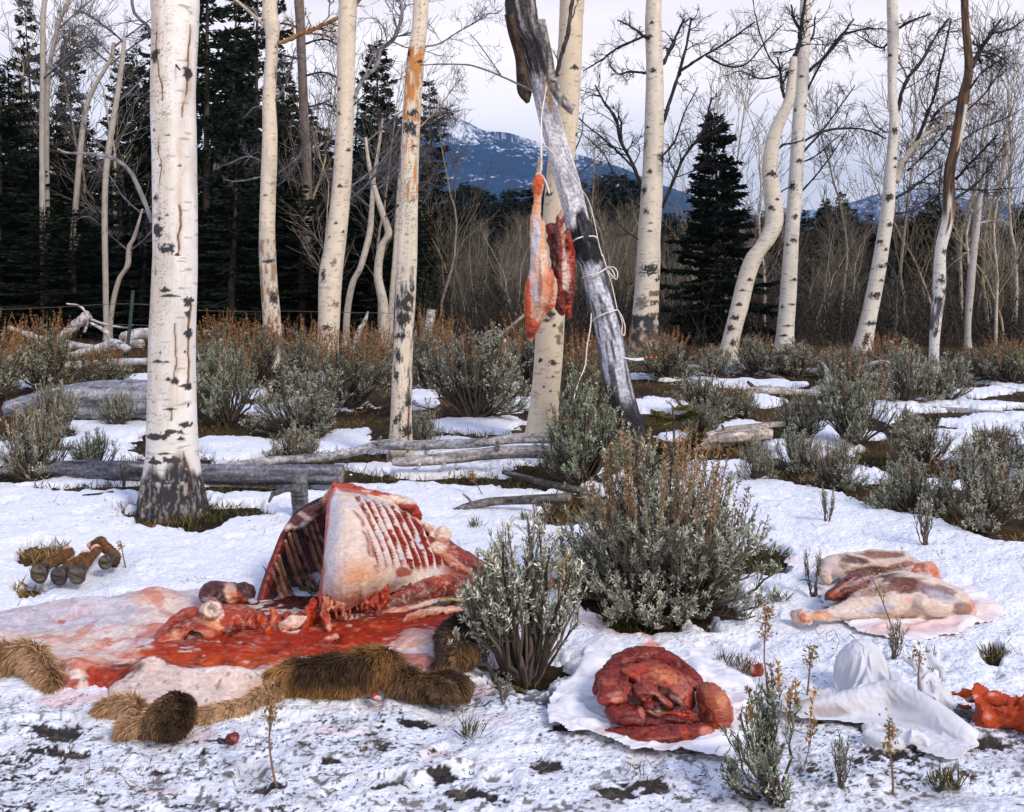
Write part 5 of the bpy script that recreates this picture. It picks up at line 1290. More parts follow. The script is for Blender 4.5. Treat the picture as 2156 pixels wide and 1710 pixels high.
for k in range(50):
    x = 1400 + 380 * rc.rand(); Yd = rc.uniform(24, 45)
    place(sap, use, i, x, Yd, 470 + rc.uniform(-30, 90), 4, ws=1.2, tilt=0.12); i += 1
for k in range(40):
    x = 1780 + 460 * rc.rand(); Yd = rc.uniform(23, 40)
    place(sap, use, i, x, Yd, rc.uniform(470, 600), 4, ws=1.3, tilt=0.16); i += 1
# low brush that fills the shade under the saplings
ru = rs(123)
n = 9000
Yb = ru.uniform(21, 46, n); xb = 870 + 1450 * ru.rand(n)
S = np.stack([(xb - CXD) * Yb / F, Yb, np.full(n, -0.08)], 1)
Q = walk(S, np.stack([ru.randn(n) * 0.45, ru.randn(n) * 0.45, np.ones(n)], 1), 0.5 + 1.2 * ru.rand(n) ** 2, 7, 0.14, 0.0, ru)
ub = MB().add(*tubes(Q, np.full((n, 1), 0.009) * np.linspace(1, .4, 7)[None], 3, np.array([0.052, 0.046, 0.037]) * (1 + 0.4 * ru.randn(n, 1)).clip(.3, 2), cap=False))
k = ru.randint(0, n, 26000)
C = Q[k, ru.randint(1, 7, 26000)] + ru.randn(26000, 3) * 0.05
ub.add(*quads_leaf(C, ru.randn(26000, 3) + np.array([0, 0, .4]), 0.10 + 0.10 * ru.rand(26000), 0.03, ru, np.array([0.040, 0.036, 0.024]) * (1 + 0.45 * ru.randn(26000, 1)).clip(.2, 2)))
ub.build('undergrowth', M['twig'], kind='stuff')
# tall bare aspens with dense twigs whose tops show against the sky
tg = 'tall bare saplings against the sky'
for k, (x, Yd, yt, lb) in enumerate([(2085, 24, 110, 'tall bare sapling with tangled twigs at the right edge'), (2140, 26, 60, 'tall bare sapling beyond the right edge'), (2060, 28, 200, 'bare sapling behind the half-dead aspen'), (1960, 27, 250, 'bare sapling behind the split aspen'), (1530, 27, 150, 'tall bare sapling whose twigs spread above the blackish spruce'), (1470, 25, 200, 'bare sapling between the carved aspen and the blackish spruce'), (1610, 26, 180, 'bare sapling behind the S-shaped aspen'),
                                     (930, 26, 190, 'bare sapling whose twigs reach over the mountain'), (960, 28, 265, 'thin bare sapling in front of the mountain'), (800, 24, 130, 'bare sapling behind the orange-stained aspen'), (660, 27, 80, 'bare sapling next to the dead conifer pole'), (260, 26, 60, 'bare sapling behind the thickest aspen'), (130, 27, 20, 'bare sapling among the slim pale trunks'), (200, 30, 40, 'bare sapling above the bowed pale trunk'), (2030, 25, 60, 'tall bare sapling behind the top of the half-dead aspen'), (1910, 26, 90, 'tall bare sapling between the split and the half-dead aspens'), (2095, 21, 190, 'bare sapling with close twigs near the right edge'), (1770, 28, 160, 'bare sapling rising between the straight and the split aspens'), (2110, 22, 300, 'low bare sapling at the right edge'), (60, 30, 10, 'bare sapling at the left edge'), (1240, 40, 300, 'bare sapling left of the carved aspen'), (690, 24, 300, 'small bare sapling right of the dead conifer pole')]):
    o = copy_tree(sap[k % 5]); o['label'] = lb; o['group'] = tg
    h = CAMZ - (yt - HOR) * Yd / F + 0.1
    o.location = ((x - CXD) * Yd / F, Yd, -0.1); o.scale = (h / 4 * 1.1,) * 2 + (h / 4,); o.rotation_euler = (0, 0, k * 1.3)

# ------------------------------------------------------------------ grass and litter on the bare ground
rgz = rs(99)
def scatter(n, y0, y1, power=1.0):
    y = y0 + (y1 - y0) * rgz.rand(n) ** power
    x = -150 + 2450 * rgz.rand(n)
    Y = F * CAMZ / (y - HOR)
    X = (x - CXD) * Y / F
    return X, Y, x, y
X, Y, x, y = scatter(60000, 730, 1640, 1.3)
zz, f, _, _ = z_snow(X, Y)
P = np.stack([X, Y, 0 * X], -1)
dens = fbm(P, 3.0, 2, 71)
k = (f < 0.03) & (dens > -0.15 + 0.35 * (y > 1350)) & (rgz.rand(len(X)) < 0.6 - 0.42 * sstep(1330, 1450, y))
X, Y, y = X[k], Y[k], y[k]
rep = 5
n = len(X) * rep
C = np.stack([np.repeat(X, rep), np.repeat(Y, rep), np.repeat(z_ground(X, Y), rep)], 1) + np.array([1, 1, 0]) * rgz.randn(n, 3) * 0.018
Dg = norm(np.stack([rgz.randn(n) * 0.75, rgz.randn(n) * 0.75, np.ones(n)], 1))
kk = sstep(-0.3, 0.5, fbm(C, 1.3, 2, 73))[:, None]
gc = (np.array([0.075, 0.072, 0.022]) * (1 - kk) + np.array([0.24, 0.145, 0.055]) * kk) * (1 + 0.35 * rgz.randn(n, 1)).clip(0.3, 1.9)
MB().add(*quads_leaf(C, Dg, (0.03 + 0.07 * rgz.rand(n) ** 2) * np.repeat(1 - 0.45 * sstep(1300, 1450, y), rep), 0.0040 + 0.004 * rgz.rand(n), rgz, gc, 0.05)).build('dry_grass', M['grass'], kind='stuff')
# stray blades that stick out of the snow
X, Y, x, y = scatter(800, 1000, 1660, 0.9)
zz, f, _, _ = z_snow(X, Y)
k = (f > 0.02) & (fbm(np.stack([X, Y, 0 * X], -1), 1.6, 2, 79) > 0.0)
for ex, ey, rx, ry in PRESS[:9]: k &= ((x - ex) / rx) ** 2 + ((y - ey) / ry) ** 2 > 0.8
X, Y, zz = X[k], Y[k], zz[k]; rep = 5; n = len(X) * rep
C = np.stack([np.repeat(X, rep), np.repeat(Y, rep), np.repeat(zz, rep) - 0.006], 1) + np.array([1, 1, 0]) * rgz.randn(n, 3) * 0.012
Dg = norm(np.stack([rgz.randn(n) * 0.8, rgz.randn(n) * 0.8, 0.4 + 0.6 * rgz.rand(n)], 1))
MB().add(*quads_leaf(C, Dg, 0.02 + 0.06 * rgz.rand(n) ** 1.5, 0.0028, rgz, np.array([0.15, 0.105, 0.045]) * (1 + 0.45 * rgz.randn(n, 1)).clip(0.2, 2), 0.05)).build('grass_blades', M['grass'], kind='stuff')
# single tufts standing in the snow
TUF = [('grass tuft right of the severed legs', 575, 1215), ('grass tuft below the severed legs', 660, 1250), ('grass tuft behind the severed legs', 400, 1095), ('thin grass tuft on the snow by the thickest aspen', 690, 1075), ('dark grass tuft near the rolled fur foot', 985, 1538), ('grass tuft by the cloth under the meat', 1525, 1395), ('grass tuft beside the meat scrap', 1570, 1415), ('grass tuft at the rear hind quarter', 1640, 1270), ('dark grass clump at the lower right corner', 1990, 1650), ('grass clump at the right edge behind the orange bag', 2095, 1375), ('grass tuft in snow below the fallen dark stick', 1000, 1110), ('grass tuft beside the grey dead branch', 1105, 1100), ('brown grass tuft below the rib cage', 740, 1215)]
for i, (lb, gx, gy) in enumerate(TUF):
    r = rs(600 + i); n = 46 if 'clump' not in lb else 110
    k = 0.5 if 'clump' not in lb else 0.8
    loc = gl(gx, gy, 0.0)
    C = np.stack([r.randn(n) * 0.028 * k, r.randn(n) * 0.022 * k, np.zeros(n)], 1)
    D = norm(np.stack([r.randn(n) * 0.5, r.randn(n) * 0.5, np.ones(n)], 1))
    cc = np.array([0.10, 0.085, 0.03]) * (1 + 0.4 * r.randn(n, 1)).clip(0.3, 2)
    o = bpy.data.objects.new('grass_tuft', MB().add(*quads_leaf(C, D, (0.055 + 0.045 * r.rand(n)) * (0.9 if 'clump' in lb else 1), 0.004, r, cc, 0.05)).mesh('grass_tuft', M['grass'])); COL.objects.link(o)
    o.location = loc; tag(o, lb, 'grass tuft', 'grass tufts in the snow')
# twigs, seeds and specks of soil lying on the snow
X, Y, x, y = scatter(9000, 1000, 1680, 0.9)
zz, f, _, _ = z_snow(X, Y)
k = (f > 0.02) & (fbm(np.stack([X, Y, 0 * X], -1), 2.2, 2, 75) + 0.5 * sstep(1350, 1600, y) > 0.2)
X, Y, zz = X[k], Y[k], zz[k]; n = len(X)
D = norm(np.stack([rgz.randn(n), rgz.randn(n), 0.15 * rgz.randn(n)], 1))
MB().add(*quads_leaf(np.stack([X, Y, zz + 0.002], 1), D, 0.004 + 0.026 * rgz.rand(n) ** 5, 0.002 + 0.004 * rgz.rand(n), rgz, np.array([0.04, 0.028, 0.018]) * (1 + 0.4 * rgz.randn(n, 1)).clip(.3, 2))).build('litter', M['soil'], kind='stuff')

# ------------------------------------------------------------------ fallen wood
WG, WD, WP = (0.27, 0.26, 0.265), (0.050, 0.044, 0.040), (0.42, 0.38, 0.34)
def log(name, label, pts, seed, col, cat='log', group=None, branches=(), s=30, disp=0.06, end=(0.25, 0.18, 0.11), n=130, matn='wood', parent=None, noise=9):
    """a log along (x, y, depth, width) with knots and long cracks"""
    p = crom(np.array(pts, float), n)
    P = np.stack([(p[:, 0] - CXD) * p[:, 2] / F, p[:, 2], CAMZ - (p[:, 1] - HOR) * p[:, 2] / F], 1)
    R = p[:, 3] * 0.5 * p[:, 2] / F * (1 + 0.10 * fbm(P, (noise,) * 3, 2, seed))
    V, q, t, c = tubes(P[None], R[None], s, np.asarray(col))
    T = norm((P[-1] - P[0])[None])[0]
    ax = V @ T
    st = fbm(np.stack([ax * 2.2, (V[:, 2]) * 26, (V[:, 1] - T[1] * ax) * 26], -1), 1.0, 4, seed + 1)
    ctr_i = np.concatenate([np.repeat(np.arange(n), s), [0, n - 1]])
    dirn = V - P[ctr_i]
    V = V + dirn * (st * disp * 2.2)[:, None]
    fine = fbm(np.stack([ax * 5, V[:, 2] * 80, (V[:, 1] - T[1] * ax) * 80], -1), 1.0, 3, seed + 2)
    c = np.asarray(col) * (1 + 0.9 * st + 0.9 * fine)[:, None].clip(0.15, 2.0) * (1 + 0.12 * fbm(V, 5, 2, seed + 3)[:, None] * np.array([1.2, 0.6, 0]))
    c[-2:] = end
    m = MB().add(V, q, t, c)
    if parent is not None:
        return m.build(name, M[matn], parent)
    root = thing(name, label, cat, (P[n // 2][0], P[n // 2][1], P[n // 2][2] - R[n // 2]), group)
    m.build('stem', M[matn], root)
    for i, b in enumerate(branches):
        log('branch', None, b, seed * 7 + i, col, parent=root, s=7, n=24)
    return root
LG = 'fallen grey logs'
log('fallen_log', 'thick grey log lying behind the thickest aspen, its sawn end to the right', [(88, 985, 7.9, 30.4), (200, 990, 7.75, 38.4), (300, 992, 7.7, 41.6), (480, 999, 7.6, 41.6), (600, 1000, 7.55, 41.6), (722, 1000, 7.5, 40)], 1, (0.135, 0.135, 0.155), group=LG, s=44)
log('fallen_log', 'long thin bleached pole resting on the thick grey log', [(270, 978, 7.6, 7.2), (340, 988, 7.6, 16), (430, 990, 7.6, 19.2), (560, 972, 7.75, 19.2), (690, 962, 8.1, 19.2), (750, 950, 8.3, 19.2), (805, 937, 8.45, 21.6), (860, 938, 8.5, 20.8), (1000, 933, 8.4, 20), (1080, 924, 8.4, 21.6), (1190, 922, 8.4, 20)], 2, WG, group=LG,
    branches=[[(800, 940, 8.4, 9.6), (798, 926, 8.35, 8), (802, 920, 8.3, 4.8)]])
log('fallen_log', 'short bleached log with broken roots, in front of the long pole', [(826, 973, 7.95, 14.4), (860, 972, 7.95, 22.4), (930, 966, 7.95, 25.6), (1000, 958, 8, 27.2), (1080, 951, 8.05, 27.2), (1185, 952, 8.1, 27.2)], 3, (0.32, 0.30, 0.29), group=LG,
    branches=[[(1045, 945, 7.9, 14.4), (1048, 935, 7.85, 11.2), (1046, 926, 7.8, 7.2)], [(885, 975, 7.8, 7.2), (880, 985, 7.75, 6.4), (868, 988, 7.75, 2.4)], [(935, 978, 7.8, 9.6), (930, 988, 7.75, 8), (922, 992, 7.75, 3.2)], [(960, 978, 7.8, 7.2), (962, 988, 7.75, 6.4), (970, 984, 7.7, 3.2)]])
log('fallen_log', 'huge weathered log at the far left, half in shade', [(20, 862, 11.2, 40), (110, 850, 11.0, 60), (200, 842, 10.9, 78), (300, 842, 10.8, 84), (380, 850, 10.7, 70)], 4, (0.23, 0.23, 0.25), group=LG, s=44)
log('fallen_log', 'pale forked log right of the pine seedling', [(1455, 940, 9.3, 30), (1500, 930, 9.3, 34), (1550, 922, 9.3, 32), (1600, 912, 9.4, 30), (1625, 915, 9.4, 22)], 5, (0.36, 0.31, 0.26), group=LG, branches=[[(1480, 918, 9.35, 10), (1530, 905, 9.4, 13), (1570, 900, 9.5, 13), (1650, 892, 9.7, 12)], [(1525, 908, 9.35, 7), (1520, 895, 9.3, 6)]])
log('fallen_log', 'low grey log lying along the snow at the right edge', [(1955, 862, 11.6, 14), (2030, 868, 11.5, 17), (2110, 874, 11.4, 18), (2260, 880, 11.3, 20)], 6, WG, group=LG)
log('fallen_log', 'pale bent log in brown grass beyond the snow strip', [(1565, 828, 13.0, 16), (1610, 822, 13.0, 22), (1660, 826, 13.0, 20), (1720, 830, 12.9, 14), (1770, 838, 12.7, 9)], 7, WP, group=LG)
SG = 'dark sticks on the snow'
log('dead_branch', 'thin dark stick slanting into the big sagebrush', [(1058, 993, 7.55, 10), (1100, 1005, 7.5, 13), (1150, 1018, 7.4, 15), (1230, 1035, 7.3, 16)], 8, (0.075, 0.068, 0.066), 'branch', SG, s=9)
log('dead_branch', 'curved grey branch with a broken tip below the slanting stick', [(938, 1086, 6.75, 15), (985, 1067, 6.72, 17), (1040, 1056, 6.7, 19), (1120, 1052, 6.6, 20), (1200, 1048, 6.5, 22)], 9, (0.15, 0.135, 0.12), 'branch', SG, s=10, branches=[[(995, 1064, 6.7, 7), (988, 1052, 6.68, 6), (975, 1040, 6.66, 4)]])
log('dead_branch', 'two-part blackened stick on the snow left of the thickest aspen', [(112, 1032, 7.3, 12), (132, 1044, 7.25, 15), (152, 1050, 7.15, 14), (195, 1047, 7.1, 16), (238, 1040, 7.1, 14)], 10, (0.045, 0.036, 0.03), 'branch', SG, s=9)
log('tree_stump', 'short broken grey stump behind the rib cage', [(632, 1090, 6.55, 34), (632, 1060, 6.55, 32), (630, 1035, 6.55, 34), (634, 1012, 6.55, 30), (644, 998, 6.55, 12)], 11, (0.10, 0.095, 0.095), 'stump', None, disp=0.12, branches=[[(630, 1030, 6.5, 20), (605, 1028, 6.45, 15), (585, 1036, 6.4, 13), (572, 1042, 6.4, 10)], [(580, 1036, 6.4, 9), (572, 1046, 6.38, 8), (566, 1058, 6.36, 5)]])
BG = 'bleached branches heaped by the wire fence'
for i, (lb, pts) in enumerate([('thick bleached branch rising from the heap at far left', [(120, 715, 17, 14), (150, 692, 17, 20), (180, 668, 17, 22), (188, 662, 17, 20)]), ('bleached branch running flat along the heap', [(60, 712, 17.2, 12), (130, 722, 17, 16), (200, 735, 16.8, 18), (260, 728, 16.8, 20), (300, 724, 16.7, 20)]), ('crooked bleached branch sagging over the heap', [(150, 748, 16.5, 12), (205, 735, 16.5, 18), (240, 722, 16.5, 18), (270, 738, 16.4, 16)]),
                               ('sawn bleached log end facing the clearing', [(262, 712, 16.8, 26), (285, 706, 17.2, 28), (320, 704, 17.8, 26)]), ('lowest bleached log of the heap', [(140, 770, 16.0, 16), (220, 765, 15.9, 18), (310, 762, 15.8, 18)]), ('grey branch at the left edge of the heap', [(20, 690, 17.2, 10), (70, 708, 17, 12), (110, 720, 16.8, 14)]), ('forked thin branch above the heap', [(235, 735, 17, 10), (228, 705, 17, 10), (210, 690, 17, 8), (190, 680, 17, 6)]), ('wiry twig arching beside the fence post', [(190, 672, 17, 5), (225, 684, 17, 5), (265, 690, 17, 4), (280, 684, 17, 3)]),
                               ('bent twig reaching up from the heap', [(140, 640, 17, 4), (170, 646, 17, 5), (185, 672, 17, 5), (178, 700, 17, 6)]), ('white snow-covered root left of the forked aspen', [(478, 740, 18, 14), (484, 728, 18, 22), (490, 722, 18, 14)]), ('white curved stick behind the sagebrush bank', [(1012, 728, 19, 6), (1030, 700, 19, 8), (1050, 705, 19, 8), (1068, 725, 19, 8)]), ('grey pole leaning in the thicket', [(1050, 710, 21, 6), (1085, 680, 21, 7), (1120, 650, 21, 6)]),
                               ('pale broken snag standing behind the stout aspen', [(742, 745, 19, 14), (755, 700, 19, 12), (768, 676, 19, 9), (775, 656, 19, 3)]), ('bleached cut stump post left of the sagebrush bank', [(896, 730, 19, 20), (900, 700, 19, 20), (906, 670, 19, 19), (908, 652, 19, 18)]), ('dark thin pole lying behind the forked aspen', [(600, 690, 18.5, 5), (640, 715, 18.5, 6), (680, 735, 18.5, 7)]), ('pale log lying under the twisted stem', [(770, 752, 18, 10), (800, 748, 18, 13), (845, 746, 18, 12)])]):
    log('dead_branch', lb, pts, 20 + i, (0.44, 0.42, 0.42) if 'dark' not in lb else (0.12, 0.12, 0.13), 'branch', BG if i < 9 else 'pale dead wood at the forest edge', s=9, n=34)
RG = 'tangle of dead branches below the straight aspens'
for i, (lb, pts) in enumerate([('pale arched branch at the top of the tangle', [(1715, 835, 13.5, 9), (1760, 800, 13.6, 10), (1820, 770, 13.8, 9), (1862, 762, 13.8, 8), (1876, 768, 13.8, 4)]), ('forked pale branch sticking up right of the tangle', [(1800, 830, 13.6, 12), (1825, 815, 13.6, 10), (1828, 798, 13.6, 8), (1850, 780, 13.6, 6)]), ('curled thick branch in the middle of the tangle', [(1690, 845, 13.2, 14), (1715, 822, 13.2, 18), (1745, 812, 13.3, 16), (1740, 780, 13.4, 10), (1728, 760, 13.4, 6)]),
                               ('long grey branch at the foot of the tangle', [(1690, 850, 13, 10), (1760, 835, 13.1, 9), (1840, 828, 13.2, 8)]), ('thin dark branch crossing the tangle', [(1700, 822, 13.5, 6), (1760, 790, 13.6, 6), (1830, 775, 13.7, 4)]), ('straight grey stick sloping through the tangle', [(1720, 860, 12.8, 8), (1790, 815, 13.2, 9), (1860, 785, 13.5, 6)]), ('long pale log lying left of the tangle', [(1560, 762, 16.5, 12), (1620, 775, 16, 14), (1690, 782, 15.6, 14), (1740, 778, 15.5, 12)]),
                               ('grey log under the S-shaped aspen', [(1440, 772, 16.2, 12), (1520, 782, 15.8, 16), (1600, 790, 15.5, 16), (1650, 800, 15, 10)]), ('gnarled root below the S-shaped aspen', [(1480, 760, 16.6, 14), (1530, 772, 16.4, 18), (1585, 778, 16.2, 16), (1620, 765, 16.2, 8)]), ('dark stick beside the pale bent log', [(1575, 805, 13.6, 7), (1590, 818, 13.4, 9), (1600, 826, 13.3, 8)]), ('short dark stick at the foot of the straight aspen', [(1640, 770, 17, 6), (1665, 776, 17, 7), (1690, 772, 17, 4)])]):
    log('dead_branch', lb, pts, 50 + i, (0.30, 0.29, 0.30) if 'dark' not in lb else (0.07, 0.065, 0.06), 'branch', RG, s=8, n=34)
# wire fence
ps = thing('wire_fence', 'barbed wire fence with a dark metal post behind the bleached branches', 'fence', W(264, 790, 16))
def fence_tube(nm, pts, wd, col, mm):
    P = np.array([W(*a) for a in pts]); c = crom(P, 40)
    MB().add(*tubes(c[None], np.full((1, 40), wd), 6, col)).build(nm, M[mm], ps)
fence_tube('post', [(280, 612, 16.5), (272, 700, 16.5), (260, 790, 16.5)], 0.028, (0.05, 0.065, 0.06), 'wood')
for yy in (0, 44, 88):
    fence_tube('wire', [(-60, 655 + yy, 17), (100, 648 + yy, 16.7), (277, 640 + yy, 16.5), (430, 654 + yy, 17), (620, 656 + yy, 17.5), (840, 660 + yy, 18)], 0.0055, (0.10, 0.08, 0.07), 'twig')
# ------------------------------------------------------------------ game meat, hide and cloths
DEEP, RED, ORR, FAT, PINK, BLUE, BRN, PEACH, BLACK = (0.055, 0.006, 0.003), (0.33, 0.022, 0.004), (0.52, 0.075, 0.010), (0.78, 0.62, 0.50), (0.66, 0.32, 0.20), (0.55, 0.56, 0.63), (0.105, 0.030, 0.018), (0.68, 0.34, 0.16), (0.015, 0.005, 0.004)
def vnormals(V, q):
    n = np.cross(V[q[:, 2]] - V[q[:, 0]], V[q[:, 3]] - V[q[:, 1]])
    N = np.zeros_like(V)
    for k in range(4):
        np.add.at(N, q[:, k], n)
    return norm(N)
def sdf_part(name, f, h, base, spots, parent, matn='meat', seed=0, label=None, vein=0.0, wob=0.35, ns=14.0, post=None, st=(1, 1, 1)):
    V, q = surfnet(f, f.lo - 0.02, f.hi + 0.02, h)
    if matn in ('meat', 'fat'):
        Nv = vnormals(V, q)
        V = V + Nv * (0.004 * fbm(V * np.array([1, 1, 1.7]), 34, 3, seed + 60) - 0.006 * sstep(0.10, 0.0, np.abs(fbm(V * np.array([1, 1, 1.6]), 15, 2, seed + 61))))[:, None]
    c = paint(V, base, spots, seed, ns, wob, st)
    if vein:
        v = sstep(0.10, 0.0, np.abs(fbm(V, 22, 3, seed + 50)))
        c = c + (np.asarray(FAT) * 0.85 - c) * (vein * v)[:, None]
    if post is not None:
        c = post(V, c)
    o = MB().add(V, q, None, c).build(name, M[matn], parent, label=label)
    return o, V, q
def hair(name, V, q, n, L, comb, colf, seed, parent, w=0.0020, lie=0.62, rnd=0.46, zmin=None, keep=None):
    r = rs(seed)
    N = vnormals(V, q)
    k = r.randint(0, len(V), n)
    m = np.ones(n, bool)
    if zmin is not None: m &= V[k, 2] > zmin
    m &= (N[k, 1] < 0.55)
    if keep is not None: m &= keep(V[k])
    k = k[m]; n = len(k)
    P = V[k]; nn = N[k]
    cd = comb(P) if callable(comb) else np.tile(np.asarray(comb, float), (n, 1))
    cd = cd - nn * (cd * nn).sum(1, keepdims=True)
    clump = np.stack([fbm(P, 30, 2, seed + 1), fbm(P, 30, 2, seed + 2), fbm(P, 30, 2, seed + 3)], 1)
    D = norm(nn * (1 - lie) + norm(cd) * lie + r.randn(n, 3) * rnd * 0.5 + clump * rnd)
    Ln = (L * (0.6 + 0.7 * r.rand(n)))[:, None]
    S = norm(np.cross(D, r.randn(n, 3)))
    mid = P + D * Ln * 0.55; D2 = norm(D + np.array([0, 0, -0.55]) * lie + norm(cd) * 0.25); tip = mid + D2 * Ln * 0.5
    ww = w * (0.7 + 0.6 * r.rand(n))[:, None]
    v = np.stack([P - S * ww, P + S * ww, mid + S * ww * 0.7, mid - S * ww * 0.7, tip], 1).reshape(-1, 3)
    b = np.arange(n) * 5
    c0 = colf(P, r)
    c = np.stack([c0 * 0.55, c0 * 0.55, c0, c0, c0 * 1.25], 1).reshape(-1, 3)
    MB().add(v, np.stack([b, b + 1, b + 2, b + 3], 1), np.stack([b + 3, b + 2, b + 4], 1), c).build(name, M['fur'], parent, kind='stuff')
def sheet(name, poly, step, zf, colf, matn, parent=None, edge=5.0, wobble=4.0, seed=0, thick=0.008, smoothz=True):
    poly = np.asarray(poly, float)
    x0, y0 = poly.min(0) - 12; x1, y1 = poly.max(0) + 12
    gx, gy = np.meshgrid(np.arange(x0, x1, step), np.arange(y0, y1, step * 0.8))
    Y = F * CAMZ / (gy - HOR); X = (gx - CXD) * Y / F
    P = np.stack([X, Y, 0 * X], -1)
    sd = poly_sd(gx, gy, poly) + wobble * fbm(P, 14, 3, seed)
    zt = top_z(X.ravel(), Y.ravel()).reshape(X.shape)
    if smoothz:
        zt = zt * 0.35 + 0.65 * float(np.median(zt)) * 1.0
    th = np.where(sd > 0, thick * 0.4 + thick * (1 - np.exp(-np.maximum(sd, 0) / edge)) * 1.2, -0.03)
    z = zt + th + np.where(sd > 0, zf(gx, gy, P, sd) * (1 - np.exp(-np.maximum(sd, 0) / (edge * 2))), 0)
    V = np.stack([X, Y, z], -1)
    c = colf(gx, gy, P, sd)
    n, m = X.shape
    i = np.arange(n - 1)[:, None] * m + np.arange(m - 1)[None]
    q = np.stack([i, i + m, i + m + 1, i + 1], -1).reshape(-1, 4)
    ok = (sd.ravel() > 0)
    q = q[ok[q].any(1)]
    used = np.unique(q); mp_ = np.full(n * m, -1); mp_[used] = np.arange(len(used))
    return MB().add(V.reshape(-1, 3)[used], mp_[q][:, ::-1], None, c.reshape(-1, 3)[used]).build(name, M[matn], parent)
def spots2(gx, gy, P, base, spots, seed, ns=9.0, wob=0.5):
    c = np.tile(np.asarray(base, float), gx.shape + (1,))
    nz = fbm(P, ns, 4, seed); n2 = fbm(P * np.array([1, 2.2, 1]), ns * 3.5, 3, seed + 3)
    for s in spots:
        a = math.radians(s[6]) if len(s) > 6 else 0.0
        dx, dy = gx - s[0], gy - s[1]
        u = dx * math.cos(a) - dy * math.sin(a); v = dx * math.sin(a) + dy * math.cos(a)
        d = np.sqrt((u / s[2]) ** 2 + (v / s[3]) ** 2) + wob * nz + 0.5 * wob * n2
        c = c + (np.asarray(s[4]) - c) * (s[5] * (1 - sstep(0.65, 1.15, d)))[..., None]
    return c

# ---- the hide, skin side up
HIDE = [(-60, 1295), (20, 1284), (110, 1272), (200, 1262), (275, 1252), (340, 1252), (415, 1244), (520, 1262), (640, 1262), (800, 1230), (940, 1230), (1012, 1262), (1000, 1300), (960, 1330), (938, 1360), (925, 1398), (900, 1412), (845, 1425), (800, 1400), (760, 1400),
        (640, 1408), (590, 1435), (575, 1450), (520, 1470), (470, 1492), (412, 1500), (380, 1505), (330, 1525), (285, 1535), (240, 1500), (228, 1470), (232, 1448), (200, 1440), (165, 1448), (130, 1440), (105, 1405), (60, 1395), (-60, 1400)]
hide = thing('elk_hide', 'bloody elk hide spread skin side up on the snow with fur rolled along its edges', 'animal hide', G(500, 1400))
def hz(gx, gy, P, sd):
    r = np.abs(fbm(P * np.array([0.8, 2.0, 1]), 3.2, 3, 201))
    z = 0.018 * (1 - r * 2.2) + 0.010 * fbm(P, 7, 3, 202) + 0.004 * fbm(P, 26, 3, 203)
    z = z + 0.07 * np.exp(-((gx - 330) / 60) ** 2 - ((gy - 1272) / 22) ** 2) + 0.05 * np.exp(-((gx - 180) / 90) ** 2 - ((gy - 1290) / 16) ** 2)
    z = z + 0.05 * np.exp(-((gx - 480) / 160) ** 2 - ((gy - 1450) / 12) ** 2) + 0.06 * np.exp(-((gx - 320) / 50) ** 2 - ((gy - 1432) / 14) ** 2) + 0.045 * np.exp(-((gx - 150) / 60) ** 2 - ((gy - 1420) / 12) ** 2)
    z = z + 0.05 * np.exp(-((gx - 880) / 50) ** 2 - ((gy - 1360) / 18) ** 2)
    return z
